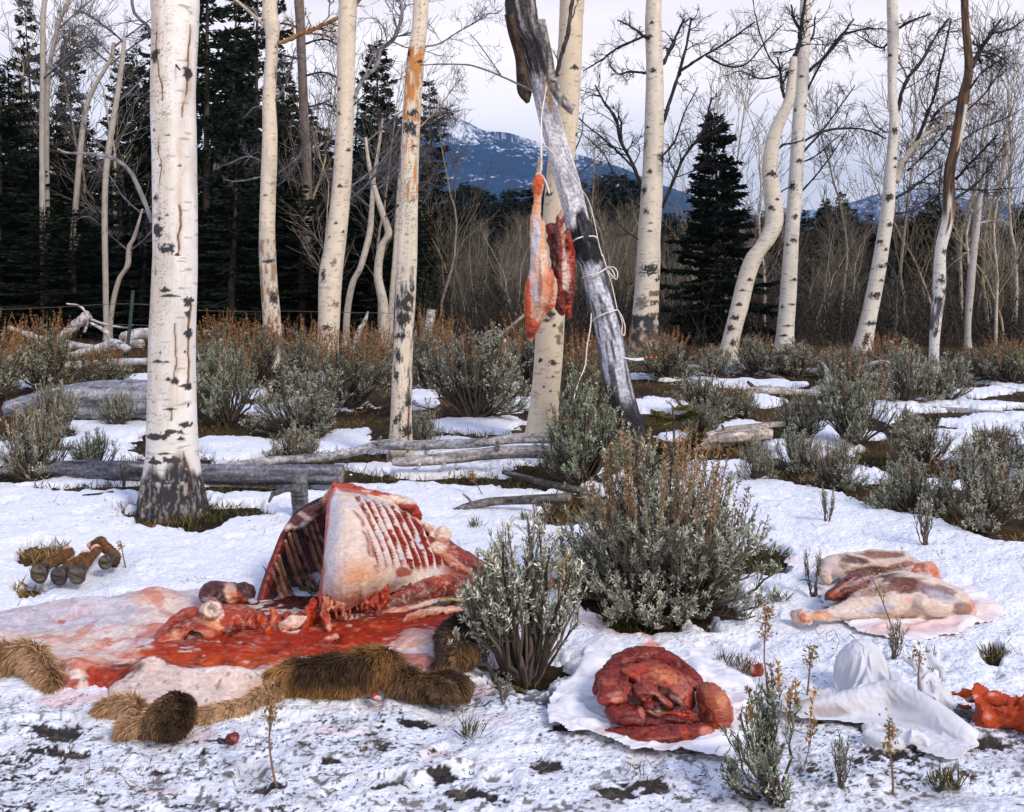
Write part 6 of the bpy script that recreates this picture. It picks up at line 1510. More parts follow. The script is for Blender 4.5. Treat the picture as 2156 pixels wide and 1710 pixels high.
def hc(gx, gy, P, sd):
    w = lerp(np.array([0.68, 0.53, 0.45]), np.array([0.55, 0.50, 0.53]), sstep(-0.2, 0.5, fbm(P, 3.5, 3, 210)))
    c = spots2(gx, gy, P, (0, 0, 0), [], 1) + w
    S = [(640, 1372, 320, 34, (0.40, 0.034, 0.006), .9, 4), (830, 1330, 150, 42, (0.38, 0.034, 0.006), .85, 10), (230, 1425, 120, 22, (0.44, 0.06, 0.012), .7), (370, 1400, 120, 30, (0.44, 0.055, 0.01), .7, -8), (320, 1275, 70, 20, PINK, .5), (400, 1262, 60, 14, BLUE, .5), (200, 1330, 160, 20, BLUE, .3), (560, 1385, 260, 17, (0.44, 0.042, 0.007), 1.0, 3), (800, 1335, 170, 24, (0.42, 0.038, 0.006), .95, 8), (700, 1360, 160, 22, RED, .95, 5), (420, 1400, 170, 16, (0.46, 0.050, 0.008), .95, -4), (330, 1420, 90, 20, (0.46, 0.050, 0.008), .95, -8),
         (230, 1435, 70, 13, RED, .9), (380, 1432, 100, 12, ORR, .6, -6), (500, 1410, 120, 12, ORR, .7), (880, 1310, 90, 26, RED, .8), (960, 1290, 40, 30, (0.33, 0.05, 0.03), .7), (770, 1310, 120, 22, (0.26, 0.018, 0.004), .8), (640, 1330, 140, 30, (0.30, 0.022, 0.005), .9), (430, 1370, 110, 20, (0.32, 0.025, 0.005), .85),
         (520, 1340, 120, 40, (0.32, 0.024, 0.005), .8), (880, 1365, 55, 18, (0.66, 0.42, 0.33), .75, 15), (890, 1400, 60, 14, RED, .7), (860, 1410, 30, 8, DEEP, .5), (160, 1410, 70, 14, PINK, .8), (140, 1440, 40, 9, RED, .8), (270, 1390, 40, 12, ORR, .6), (330, 1340, 60, 14, ORR, .65, 12), (240, 1360, 60, 10, ORR, .45, 20), (180, 1340, 30, 6, ORR, .5, 30),
         (130, 1320, 14, 6, ORR, .8), (225, 1350, 14, 4, ORR, .7), (300, 1330, 40, 6, ORR, .35, 10), (330, 1290, 46, 10, ORR, .45, -30), (120, 1360, 60, 10, ORR, .35), (250, 1418, 24, 9, DEEP, .7), (280, 1440, 30, 8, DEEP, .6), (480, 1445, 130, 12, (0.72, 0.60, 0.54), .8), (560, 1430, 60, 12, (0.70, 0.62, 0.62), .7), (450, 1425, 110, 8, ORR, .4), (960, 1255, 60, 18, DEEP, .6), (632, 1270, 80, 30, DEEP, 1.0), (700, 1318, 40, 12, RED, .9)]  # DEEP spots paint shadow: gap at the lower-left fold, dark inside the chest
    c = spots2(gx, gy, P, (0, 0, 0), [], 1)
    c = c + w
    nz = fbm(P, 9, 4, 211); n2 = fbm(P * np.array([1, 2.4, 1]), 30, 3, 212)
    n5 = fbm(P * np.array([1, 2.0, 1]), 16, 4, 215)
    for s in S:
        a = math.radians(s[6]) if len(s) > 6 else 0.0
        dx, dy = gx - s[0], gy - s[1]
        u = dx * math.cos(a) - dy * math.sin(a); v = dx * math.sin(a) + dy * math.cos(a)
        d = np.sqrt((u / s[2]) ** 2 + (v / s[3]) ** 2) + 0.60 * nz + 0.55 * n2 + 0.35 * n5
        c = c + (np.asarray(s[4]) - c) * (s[5] * (1 - sstep(0.72, 1.06, d)))[..., None]
    rd = np.clip((c[..., 0] - 2.2 * c[..., 1]) / 0.25, 0, 1)
    c = c + (np.array([0.085, 0.008, 0.004]) - c) * (0.75 * rd * sstep(0.12, 0.45, n5 + 0.6 * nz))[..., None]
    c = c + (np.array([0.62, 0.30, 0.20]) - c) * (0.22 * rd * sstep(0.25, 0.5, n2 - 0.3 * nz))[..., None]
    ve = sstep(0.06, 0.0, np.abs(fbm(P * np.array([1, 1.6, 1]), 7, 3, 213))) * sstep(-0.2, 0.3, nz)
    c = c + (np.asarray(ORR) - c) * (0.30 * ve)[..., None]
    sp = sstep(0.50, 0.62, fbm(P, 45, 2, 214)) * sstep(1370, 1430, gy)
    return c + (np.array([0.06, 0.03, 0.02]) - c) * (0.5 * sp)[..., None]
sheet('skin_side', HIDE, 2.3, hz, hc, 'hide', hide, edge=6, wobble=6, seed=220, thick=0.014)
TAN, DBR, GLD, DRK = np.array([0.40, 0.25, 0.13]), np.array([0.075, 0.042, 0.024]), np.array([0.27, 0.135, 0.045]), np.array([0.026, 0.018, 0.013])
def furcol(mixf):
    def f(P, r):
        x, y = toD(P)
        return mixf(x, y, P) * (1 + 0.28 * r.randn(len(P), 1)).clip(0.4, 1.8)
    return f
def fur_part(name, f, n, L, comb, mixf, seed, h=0.008, lab=None, **k):
    o, V, q = sdf_part(name, f, h, (0.1, 0.06, 0.03), [], hide, 'fur', seed, lab, post=lambda V, c: mixf(*toD(V), V) * 0.6)
    hair('hair', V, q, n, L, comb, furcol(mixf), seed, o, **k)
def mixA(x, y, P):
    nz = fbm(P, 9, 3, 231)
    d = np.abs((y - 1412) / 22 + 0.5 * nz + 0.3)
    t = (1 - sstep(0.8, 1.7, d)) * sstep(605, 640, x) * (1 - sstep(770, 805, x))
    c = lerp(np.tile(GLD, (len(x), 1)), np.tile(DRK, (len(x), 1)), 0.85 * t)
    t2 = sstep(815, 850, x)
    return c + (np.array([0.13, 0.075, 0.038]) - c) * t2[:, None] + (np.array([0.42, 0.22, 0.07]) - c) * (1 - sstep(590, 615, x))[:, None]
fA = union([cap([(578, 1430, 3.90, 10), (612, 1424, 3.87, 22), (660, 1422, 3.87, 28), (720, 1416, 3.87, 31), (780, 1406, 3.89, 32), (812, 1402, 3.90, 25)]), cap([(805, 1396, 3.90, 26), (832, 1424, 3.86, 20), (880, 1446, 3.82, 16), (930, 1446, 3.82, 18)])], 0.03, 0.008, 14, 232)
fur_part('fur_roll', fA, 30000, 0.042, lambda P: np.stack([-0.3 + 0 * P[:, 0], -0.5 + 0 * P[:, 0], -0.9 + 0 * P[:, 0]], 1), mixA, 233, lab='thick rolled edge with dark-centred golden fur')
def mixF(x, y, P):
    t = sstep(1455, 1470, y) * (1 - sstep(960, 975, x))
    return lerp(np.tile(np.array([0.17, 0.10, 0.05]), (len(x), 1)), np.tile(DRK, (len(x), 1)), sstep(-0.1, 0.4, fbm(P, 14, 2, 234)) * 0.6 + 0.4 * t)
fF = union([cap([(905, 1446, 3.82, 18), (945, 1440, 3.80, 24), (968, 1448, 3.79, 20), (972, 1458, 3.77, 14)]), cap([(925, 1452, 3.76, 14), (944, 1458, 3.74, 16), (952, 1468, 3.73, 10)])], 0.012, 0.004, 16, 235)
fur_part('furred_leg_skin', fF, 12000, 0.026, lambda P: np.stack([0.6 + 0 * P[:, 0], -0.4 + 0 * P[:, 0], -0.7 + 0 * P[:, 0]], 1), mixF, 236)
def mixB(x, y, P):
    t = sstep(-0.2, 0.4, fbm(P, 16, 3, 237))
    c = lerp(np.tile(np.array([0.05, 0.035, 0.026]), (len(x), 1)), np.tile(np.array([0.17, 0.10, 0.05]), (len(x), 1)), t)
    d = np.sqrt(((x - 975) / 26) ** 2 + ((y - 1378) / 22) ** 2)
    return c + (np.array([0.20, 0.11, 0.05]) - c) * (1 - sstep(0.6, 1.1, d))[:, None]
fB = union([cap([(1012, 1282, 4.42, 7), (985, 1306, 4.30, 14), (962, 1330, 4.2, 26), (955, 1352, 4.14, 34), (962, 1372, 4.10, 36), (985, 1378, 4.08, 20)]), cap([(925, 1398, 4.04, 10), (945, 1392, 4.03, 13), (968, 1390, 4.02, 12)])], 0.02, 0.006, 15, 238, cut=[ell(982, 1376, 3.98, 10, 12, 0.06)])
fur_part('fur_flap', fB, 16000, 0.030, lambda P: np.stack([-0.3 + 0 * P[:, 0], -0.2 + 0 * P[:, 0], -1 + 0 * P[:, 0]], 1), mixB, 239, lab='upturned dark fur flap with a curled hollow')
def mixC(x, y, P):
    return lerp(np.tile(np.array([0.050, 0.028, 0.014]), (len(x), 1)), np.tile(np.array([0.15, 0.085, 0.04]), (len(x), 1)), sstep(-0.1, 0.5, fbm(P, 8, 3, 240) + 0.5 * (np.abs(x - 368) > 34)))
fC = union([ell(362, 1506, 3.55, 42, 37, 0.085, 12), ell(350, 1524, 3.5, 34, 22, 0.06), cap([(385, 1515, 3.49, 14), (372, 1540, 3.46, 10), (388, 1538, 3.45, 6)])], 0.02, 0.004, 18, 241)
fur_part('furred_knob', fC, 12000, 0.022, lambda P: np.stack([-0.2 + 0 * P[:, 0], -0.5 + 0 * P[:, 0], -0.8 + 0 * P[:, 0]], 1), mixC, 242, lab='round dark brown furred knob')
def mixD(x, y, P):
    return lerp(np.tile(np.array([0.48, 0.30, 0.17]), (len(x), 1)), np.tile(np.array([0.26, 0.14, 0.06]), (len(x), 1)), sstep(-0.2, 0.5, fbm(P, 10, 3, 243)))
fD = union([cap([(216, 1492, 3.69, 6), (245, 1488, 3.69, 10), (275, 1484, 3.70, 12), (290, 1502, 3.63, 12), (288, 1526, 3.56, 10), (268, 1541, 3.53, 5)]), cap([(265, 1538, 3.53, 7), (300, 1532, 3.54, 11), (330, 1518, 3.56, 14)])], 0.02, 0.006, 14, 244)
fur_part('tan_fur_edge', fD, 14000, 0.040, lambda P: np.stack([-0.4 + 0 * P[:, 0], -0.6 + 0 * P[:, 0], -0.6 + 0 * P[:, 0]], 1), mixD, 245)
fD2 = union([cap([(405, 1508, 3.64, 9), (440, 1504, 3.65, 10), (480, 1494, 3.68, 10), (520, 1482, 3.72, 10), (548, 1466, 3.77, 11), (580, 1452, 3.82, 12)])], 0.02, 0.006, 16, 246)
fur_part('tan_fur_edge', fD2, 11000, 0.026, lambda P: np.stack([-0.8 + 0 * P[:, 0], -0.4 + 0 * P[:, 0], -0.4 + 0 * P[:, 0]], 1), mixD, 247)
fE = union([cap([(-60, 1392, 4.06, 24), (20, 1390, 4.06, 24), (62, 1380, 4.06, 20), (84, 1402, 3.99, 16), (100, 1428, 3.94, 13), (116, 1444, 3.9, 8)])], 0.02, 0.008, 12, 248)
fur_part('tan_fur_edge', fE, 20000, 0.050, lambda P: np.stack([-0.3 + 0 * P[:, 0], -0.5 + 0 * P[:, 0], -0.8 + 0 * P[:, 0]], 1), mixD, 249)

# ---- the carcass
car = thing('elk_carcass', 'skinned elk carcass with open rib cage lying on its bloody hide', 'carcass', W(760, 1300, 4.8))
def patch(name, rows, parent, matn, colf, seed, nu=90, nv=90, thick=0.018, na=0.006, ns=14, ridge_f=None, label=None, jag=0.0):
    R = [crom(np.array(r, float), nu) for r in rows]
    A = np.stack(R)
    A = np.stack([crom(A[:, i], nv) for i in range(nu)], 1)
    if jag:
        jn = fbm(np.stack([A[..., 0] / 16, 0 * A[..., 0], 0 * A[..., 0]], -1), 1, 3, seed + 9)
        A[..., 1] += jag * jn * np.linspace(0, 1, nv)[:, None] ** 3
    s = A[..., 2] / F
    V = np.stack([(A[..., 0] - CXD) * s, A[..., 2], CAMZ - (A[..., 1] - HOR) * s], -1)
    du = np.gradient(V, axis=1); dv = np.gradient(V, axis=0)
    Nn = norm(np.cross(dv, du))
    Nn = Nn * np.sign(-(Nn[..., 1:2]).mean())
    d = na * fbm(V, ns, 3, seed)
    if ridge_f is not None: d = d + ridge_f(A[..., 0], A[..., 1])
    V1 = V + Nn * d[..., None]; V2 = V - Nn * thick
    c = colf(A[..., 0], A[..., 1], V1)
    i = np.arange(nv - 1)[:, None] * nu + np.arange(nu - 1)[None]
    q = np.stack([i, i + nu, i + nu + 1, i + 1], -1).reshape(-1, 4); N = nu * nv
    ring = np.concatenate([np.arange(nu), np.arange(1, nv) * nu + nu - 1, (nv - 1) * nu + np.arange(nu - 2, -1, -1), np.arange(nv - 2, 0, -1) * nu]); r2 = np.roll(ring, -1)
    m = MB().add(np.concatenate([V1.reshape(-1, 3), V2.reshape(-1, 3)]), np.concatenate([q, q[:, ::-1] + N, np.stack([ring, r2, r2 + N, ring + N], 1)]), None, np.concatenate([c.reshape(-1, 3), c.reshape(-1, 3) * np.array([0.5, 0.2, 0.18])]))
    return m.build(name, M[matn], parent, label=label)
NEAR = [[(706, 1018, 4.98), (735, 1024, 5.0), (775, 1036, 5.05), (830, 1056, 5.12), (880, 1086, 5.2), (938, 1140, 5.25), (1000, 1200, 5.28)],
        [(688, 1062, 4.82), (725, 1064, 4.72), (772, 1072, 4.76), (836, 1092, 4.92), (892, 1136, 5.08), (942, 1174, 5.16), (1004, 1214, 5.24)],
        [(682, 1135, 4.66), (715, 1140, 4.56), (765, 1146, 4.55), (830, 1156, 4.70), (888, 1176, 4.92), (938, 1194, 5.06), (1005, 1224, 5.2)],
        [(672, 1205, 4.58), (705, 1215, 4.46), (755, 1218, 4.46), (820, 1214, 4.60), (882, 1208, 4.85), (938, 1208, 5.0), (1006, 1232, 5.16)],
        [(666, 1270, 4.56), (700, 1282, 4.52), (748, 1278, 4.55), (810, 1256, 4.66), (878, 1230, 4.82), (938, 1220, 4.98), (1006, 1238, 5.14)]]
def stripe(x, y):
    return x * 0.85 - y * 0.53 + 0.0010 * (y - 1045) ** 2
def smask(x, y, n=0):
    s = stripe(x, y)
    return sstep(62, 74, s + 16 * n - 10 * sstep(1150, 1090, y)) * (1 - sstep(178, 194, s + 8 * n)) * sstep(0, 8, y - np.interp(x, [700, 760, 830, 880, 940], [1030, 1040, 1060, 1090, 1142])) * (1 - sstep(1182, 1206, y + 18 * n))
def nearcol(x, y, V):
    n = fbm(V, 12, 4, 260); n2 = fbm(V, 40, 3, 261)
    c = lerp(np.array([0.70, 0.56, 0.46]), np.array([0.56, 0.53, 0.56]), sstep(-0.1, 0.5, n + 0.9 * np.exp(-((x - 690) / 22) ** 2)))
    t = np.exp(-((x - 760) / 60) ** 2 - ((y - 1215) / 48) ** 2) + 0.8 * np.exp(-((x - 790) / 40) ** 2 - ((y - 1250) / 18) ** 2)
    c = c + (np.array([0.60, 0.27, 0.11]) - c) * (0.9 * np.clip(t, 0, 1) * sstep(-0.5, 0.3, n))[..., None]
    s = stripe(x, y); m = smask(x, y, n)
    wv = 0.5 + 0.5 * np.sin((s + 5 * n) * 2 * math.pi / 13.2)
    red = sstep(0.30, 0.46, wv + 0.55 * n2 + 0.45 * n + 0.004 * (s - 130)) * m
    c = c + (np.array([0.19, 0.012, 0.006]) - c) * red[..., None]
    lb = np.exp(-((s - 64 + 12 * n) / 4.0) ** 2) * sstep(1060, 1080, y) * (1 - sstep(1190, 1215, y))
    c = c + (np.array([0.24, 0.03, 0.015]) - c) * (0.8 * lb * sstep(-0.2, 0.2, n2 + 0.1))[..., None]
    t = sstep(1110, 1190, y) * sstep(905, 950, x)
    c = c + (np.array([0.30, 0.035, 0.016]) - c) * (0.85 * np.clip(t + 0.5 * n, 0, 1) * t)[..., None]
    t = np.exp(-((x - 850) / 22) ** 2 - ((y - 1205) / 12) ** 2)
    c = c + (np.array([0.33, 0.045, 0.016]) - c) * (0.9 * sstep(0.3, 0.6, t + 0.3 * n))[..., None]
    top = (1 - sstep(4, 12, y - np.interp(x, [700, 760, 830, 880, 940], [1019, 1032, 1056, 1086, 1142]) + 5 * n)) * (x < 775)
    lef = 1 - sstep(3, 9, x - np.interp(y, [1018, 1062, 1135, 1205, 1270], [706, 690, 682, 674, 666]) + 4 * n)
    c = c + (np.array([0.36, 0.04, 0.018]) - c) * (0.85 * np.maximum(top, lef))[..., None]
    bot = sstep(1236, 1268, y + 22 * n + (x < 740) * -8)
    c = c + (np.array([0.40, 0.07, 0.025]) - c) * (0.75 * bot)[..., None]
    sp = sstep(0.42, 0.6, n2 + 0.5 * n) * 0.35
    c = c + (np.array([0.60, 0.28, 0.15]) - c) * sp[..., None]
    return c
def nearridge(x, y):
    return 0.010 * np.sin(stripe(x, y) * 2 * math.pi / 13.2) * -1 * smask(x, y) - 0.010 * (1 - sstep(0, 14, x - 672))
patch('rib_wall', NEAR, car, 'fat', nearcol, 262, 150, 140, 0.022, 0.006, 12, nearridge, jag=16, label='pale membrane-covered outer side of the rib cage')
FAR_ = [[(610, 1104, 5.10), (640, 1078, 5.16), (668, 1062, 5.2), (700, 1050, 5.25), (730, 1046, 5.3)], [(588, 1165, 5.02), (622, 1150, 5.22), (660, 1138, 5.34), (700, 1130, 5.4), (740, 1128, 5.42)],
        [(564, 1228, 4.92), (606, 1222, 5.14), (650, 1212, 5.28), (700, 1208, 5.34), (740, 1205, 5.36)], [(546, 1282, 4.82), (596, 1290, 4.92), (650, 1290, 5.0), (700, 1292, 5.05), (740, 1290, 5.05)]]
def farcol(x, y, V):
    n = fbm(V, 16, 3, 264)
    c = lerp(np.array([0.016, 0.004, 0.004]), np.array([0.065, 0.009, 0.006]), sstep(-0.3, 0.5, n))  # raw flesh darkened so the colour carries the shade inside the chest
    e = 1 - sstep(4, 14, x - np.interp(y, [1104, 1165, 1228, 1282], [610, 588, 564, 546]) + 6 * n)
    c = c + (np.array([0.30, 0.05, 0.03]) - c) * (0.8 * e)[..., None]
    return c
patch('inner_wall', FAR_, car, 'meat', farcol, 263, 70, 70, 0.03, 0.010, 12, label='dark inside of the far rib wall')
RIBS = [[(650, 1090, 5.1), (664, 1132, 5.22), (680, 1172, 5.26), (698, 1205, 5.25)], [(612, 1120, 5.0), (624, 1166, 5.12), (644, 1216, 5.15), (674, 1258, 5.05)], [(584, 1182, 4.93), (597, 1226, 5.0), (614, 1262, 4.98), (642, 1290, 4.87)], [(620, 1108, 5.02), (632, 1150, 5.14), (650, 1200, 5.18), (676, 1244, 5.1)], [(640, 1096, 5.08), (655, 1140, 5.2), (670, 1185, 5.22), (690, 1220, 5.2)], [(604, 1135, 4.98), (616, 1180, 5.10), (636, 1230, 5.12), (668, 1272, 5.0)], [(590, 1165, 4.95), (602, 1210, 5.05), (622, 1255, 5.04), (655, 1288, 4.9)],
        [(660, 1084, 5.12), (674, 1125, 5.25), (690, 1160, 5.3), (705, 1190, 5.3)], [(578, 1200, 4.90), (590, 1240, 4.96), (606, 1270, 4.92), (630, 1292, 4.84)]]
for i, rb_ in enumerate(RIBS):
    c = crom(np.array(rb_), 24); s = c[:, 2] / F
    P = np.stack([(c[:, 0] - CXD) * s, c[:, 2] - 0.03, CAMZ - (c[:, 1] - HOR) * s], 1)
    tt = np.linspace(0, 1, 24)
    V, q, t, cc = tubes(P[None], (0.009 * (0.8 + 0.5 * np.sin(math.pi * tt)))[None], 10, (0.4, 0.25, 0.2), ndisp=0.003, seed=270 + i)
    nz = fbm(V, 30, 3, 280 + i)
    cc = lerp(np.array([0.30, 0.15, 0.10]), np.array([0.055, 0.011, 0.007]), sstep(-0.1, 0.35, nz))
    MB().add(V, q, t, cc).build('rib', M['fat'], car)
sdf_part('chest_floor', union([ell(625, 1282, 4.82, 66, 16, 0.16), ell(690, 1284, 4.72, 40, 18, 0.12)], 0.03, 0.012, 16, 288), 0.009, (0.05, 0.007, 0.005), [(600, 1300, 30, 10, (0.22, 0.02, 0.01), .7), (660, 1305, 20, 8, (0.25, 0.03, 0.015), .6)], car, 'meat', 289)
sdf_part('wall_lip', union([cap([(606, 1112, 5.02, 8), (640, 1086, 5.08, 13), (672, 1072, 5.06, 14), (690, 1050, 5.02, 10), (704, 1024, 4.98, 6)]), ell(640, 1098, 5.0, 34, 12, 0.03, 32)], 0.02, 0.008, 18, 290), 0.007, (0.09, 0.018, 0.014), [(640, 1086, 40, 6, (0.5, 0.36, 0.32), .8, -34), (690, 1045, 20, 26, PINK, .8), (612, 1112, 14, 10, FAT, .7), (650, 1100, 34, 8, BLUE, .35, 30)], car, 'meat', 291)
sdf_part('back_muscle', union([cap([(700, 1300, 4.62, 14), (760, 1288, 4.68, 22), (830, 1268, 4.76, 28), (900, 1245, 4.86, 30), (955, 1238, 4.96, 28), (1010, 1244, 5.08, 22)]), cap([(720, 1306, 4.55, 10), (800, 1296, 4.62, 14), (880, 1280, 4.7, 14), (940, 1268, 4.8, 12)])], 0.03, 0.014, 16, 292, stretch=(1, 1, 2.2)), 0.008,
         (0.20, 0.028, 0.016), [(770, 1275, 60, 8, DEEP, .8, 12), (860, 1262, 70, 9, (0.13, 0.05, 0.035), .8, 18), (820, 1290, 60, 8, PINK, .75, 14), (900, 1270, 44, 6, FAT, .7, 16), (745, 1300, 30, 8, FAT, .55), (930, 1215, 30, 22, ORR, .6), (960, 1250, 40, 10, DEEP, .7)], car, 'meat', 293, vein=0.5)
sdf_part('neck', union([cap([(905, 1150, 5.14, 20), (945, 1180, 5.14, 28), (990, 1210, 5.16, 30), (1040, 1235, 5.22, 26), (1110, 1248, 5.3, 24)]), cap([(930, 1140, 5.2, 12), (985, 1180, 5.2, 14), (1030, 1210, 5.22, 14)])], 0.03, 0.012, 18, 294, stretch=(1, 1, 1.8)), 0.009,
         (0.24, 0.030, 0.018), [(960, 1185, 50, 9, PINK, .6, -35), (990, 1225, 40, 7, FAT, .5, -30), (1000, 1200, 50, 8, DEEP, .8, -35), (925, 1150, 20, 10, FAT, .7), (1050, 1235, 60, 24, DEEP, .5)], car, 'meat', 295, vein=0.45)
sdf_part('brisket_edge', union([cap([(704, 1022, 4.96, 7), (740, 1027, 5.0, 8), (780, 1038, 5.05, 7), (815, 1048, 5.1, 9), (850, 1058, 5.14, 14), (866, 1068, 5.16, 13), (882, 1088, 5.18, 9)]), ell(858, 1062, 5.12, 20, 12, 0.04)], 0.012, 0.006, 26, 296), 0.006, (0.36, 0.045, 0.02), [(850, 1050, 60, 12, FAT, .85), (880, 1080, 12, 10, RED, .7), (765, 1034, 20, 4, FAT, .5)], car, 'meat', 297)
sdf_part('fat_lump', union([ell(925, 1132, 5.16, 24, 20, 0.04, 30), ell(903, 1112, 5.18, 18, 11, 0.03, -30), cap([(900, 1110, 5.16, 8), (930, 1150, 5.16, 12), (950, 1172, 5.16, 8)])], 0.01, 0.020, 22, 298, octv=4), 0.007, (0.72, 0.55, 0.44), [(930, 1140, 14, 10, ORR, .6), (905, 1115, 10, 8, ORR, .5)], car, 'fat', 299)
PEL = union([ell(430, 1322, 4.42, 100, 34, 0.13, 8), ell(352, 1350, 4.34, 34, 27, 0.09, 20), ell(490, 1302, 4.46, 58, 26, 0.11), ell(392, 1308, 4.44, 42, 26, 0.09, 20), cap([(318, 1382, 4.24, 7), (370, 1378, 4.25, 12), (430, 1376, 4.26, 14), (500, 1362, 4.3, 12), (565, 1350, 4.36, 12)]), cap([(325, 1372, 4.28, 6), (345, 1335, 4.34, 9), (375, 1308, 4.38, 10)]), ell(445, 1287, 4.38, 26, 20, 0.06)], 0.022, 0.014, 16, 300,
            cut=[ell(404, 1350, 4.27, 20, 13, 0.10, 8), ell(447, 1284, 4.30, 13, 12, 0.05)], stretch=(1, 1, 1.3), octv=4)
sdf_part('pelvis', PEL, 0.0065, (0.36, 0.045, 0.016), [(445, 1287, 26, 20, FAT, .9), (405, 1350, 22, 15, BLACK, .95), (440, 1312, 40, 8, PEACH, .8, -20), (380, 1312, 40, 10, DEEP, .5, 30), (470, 1366, 60, 7, FAT, .6, 10), (350, 1362, 16, 16, PINK, .5), (500, 1330, 40, 16, DEEP, .7), (430, 1335, 30, 9, PINK, .5), (340, 1375, 40, 8, RED, .9), (550, 1335, 40, 12, DEEP, .6), (370, 1340, 12, 18, PEACH, .5)], car, 'meat', 301, vein=0.35)
def ring(name, x, y, Y, r, w, col, parent, tilt=0.3, sq=0.85):
    a = np.linspace(0, 2 * math.pi, 25)
    s = Y / F
    P = np.stack([(x + r * np.cos(a) - CXD) * s, Y + 0.02 * np.sin(a) * tilt, CAMZ - (y - r * sq * np.sin(a) - HOR) * s], 1)
    MB().add(*tubes(P[None], np.full((1, 25), w * s), 8, col, ndisp=0.002, seed=3)).build(name, M['fat'], parent)
ring('hip_socket', 447, 1284, 4.315, 15, 4.5, (0.72, 0.55, 0.46), car)
sdf_part('spine', union([cap([(500, 1316, 4.42, 14), (560, 1320, 4.44, 18), (620, 1316, 4.5, 19), (690, 1304, 4.58, 18)])] + [ell(520 + 28 * k, 1302 - 1 * k, 4.42 + 0.022 * k, 9, 13, 0.04) for k in range(6)] + [cap([(540, 1340, 4.36, 8), (610, 1340, 4.4, 10), (680, 1328, 4.46, 10)])], 0.014, 0.014, 20, 302, octv=4), 0.007,
         (0.28, 0.03, 0.014), [(610, 1322, 30, 12, FAT, .8), (560, 1305, 20, 14, ORR, .8), (650, 1310, 20, 20, ORR, .7), (590, 1340, 60, 8, DEEP, .8), (520, 1330, 24, 12, BRN, .7), (690, 1330, 24, 8, DEEP, .6)], car, 'meat', 303, vein=0.3)
for i, (pts, base, sp) in enumerate([([(690, 1262, 4.52, 11), (683, 1290, 4.46, 10), (690, 1315, 4.42, 7), (697, 1342, 4.38, 4)], (0.50, 0.17, 0.09), [(686, 1295, 7, 26, RED, .85), (692, 1325, 6, 12, PINK, .6)]), ([(660, 1268, 4.55, 10), (648, 1300, 4.48, 9), (642, 1330, 4.42, 10), (640, 1350, 4.36, 12)], RED, [(645, 1300, 8, 30, ORR, .6), (640, 1348, 14, 8, DEEP, .7)]), ([(672, 1356, 4.32, 6), (690, 1348, 4.31, 8), (708, 1340, 4.32, 5)], (0.58, 0.26, 0.17), [(690, 1350, 30, 4, RED, .8)]),
                                     ([(572, 1282, 4.42, 5), (578, 1300, 4.40, 7), (566, 1322, 4.37, 6), (560, 1338, 4.35, 3)], ORR, [(575, 1300, 4, 30, PINK, .5)]), ([(596, 1322, 4.42, 12), (620, 1312, 4.44, 15), (640, 1308, 4.46, 10)], (0.72, 0.48, 0.38), [(610, 1326, 30, 5, ORR, .8)]), ([(855, 1306, 4.50, 10), (885, 1294, 4.56, 11), (930, 1286, 4.64, 9), (985, 1284, 4.7, 5)], PINK, [(870, 1306, 16, 12, ORR, .8), (930, 1284, 50, 4, FAT, .6)]), ([(880, 1300, 4.62, 7), (935, 1268, 4.74, 9), (985, 1262, 4.8, 8), (1030, 1272, 4.84, 5)], (0.07, 0.05, 0.045), [(950, 1262, 50, 3.5, (0.42, 0.27, 0.08), .9, 0)]), ([(610, 1372, 4.24, 8), (640, 1366, 4.25, 9), (665, 1368, 4.25, 5)], RED, [(640, 1370, 20, 5, DEEP, .6)])]):
    sdf_part('tissue_flap', union([cap(pts)], 0.01, 0.014, 40, 310 + i, octv=4), 0.0055, base, sp, car, 'meat', 311 + i)
r_ = rs(910)
st_ = []
for k in range(34):
    x_ = 668 + 150 * r_.rand(); y_ = np.interp(x_, [668, 700, 748, 810], [1262, 1276, 1274, 1252]) - 10 * r_.rand(); Y_ = np.interp(x_, [668, 700, 748, 810], [4.54, 4.50, 4.53, 4.62]); l_ = 14 + 34 * r_.rand(); w_ = 1.6 + 3.2 * r_.rand()
    st_.append(cap([(x_, y_ - 14, Y_, w_), (x_ + 5 * r_.randn(), y_ + l_ * 0.4, Y_ - .02, w_ * 0.9), (x_ + 8 * r_.randn(), y_ + l_, Y_ - .04, w_ * 0.4)]))
o, V, q = sdf_part('torn_tissue', union(st_, 0.008, 0.008, 34, 912, octv=4), 0.006, RED, [], car, 'meat', 915, post=lambda V, c: lerp(np.array([0.30, 0.03, 0.010]), np.array([0.58, 0.27, 0.16]), sstep(0.0, 0.35, fbm(V, 12, 3, 913))))
o['kind'] = 'stuff'
r_ = rs(900)
sc_ = []
for k in range(46):
    u_ = r_.rand(); x_ = 330 + 620 * u_; b_ = np.interp(x_, [330, 450, 560, 700, 800, 950], [1372, 1366, 1350, 1335, 1312, 1290]) - 34 * r_.rand()
    Y_ = gY(b_ + 8); l_ = 8 + 14 * r_.rand(); g_ = r_.uniform(-1, 1)
    sc_.append(cap([(x_, b_, Y_, 3 + 5 * r_.rand()), (x_ + l_ * g_, b_ - 6 * r_.rand(), Y_, 3 + 4 * r_.rand()), (x_ + 1.8 * l_ * g_, b_ + 4 * r_.rand(), Y_, 2 + 2 * r_.rand())]))
def scrapc(V, c):
    n = fbm(V, 9, 2, 903)
    return lerp(np.array([0.28, 0.022, 0.007]), np.array([0.64, 0.36, 0.24]), sstep(0.0, 0.35, n)) * (0.8 + 0.4 * fbm(V, 40, 2, 904))[:, None]
o, V, q = sdf_part('tissue_scraps', union(sc_, 0.006, 0.007, 40, 902), 0.0065, RED, [], car, 'meat', 905, post=scrapc)
o['kind'] = 'stuff'
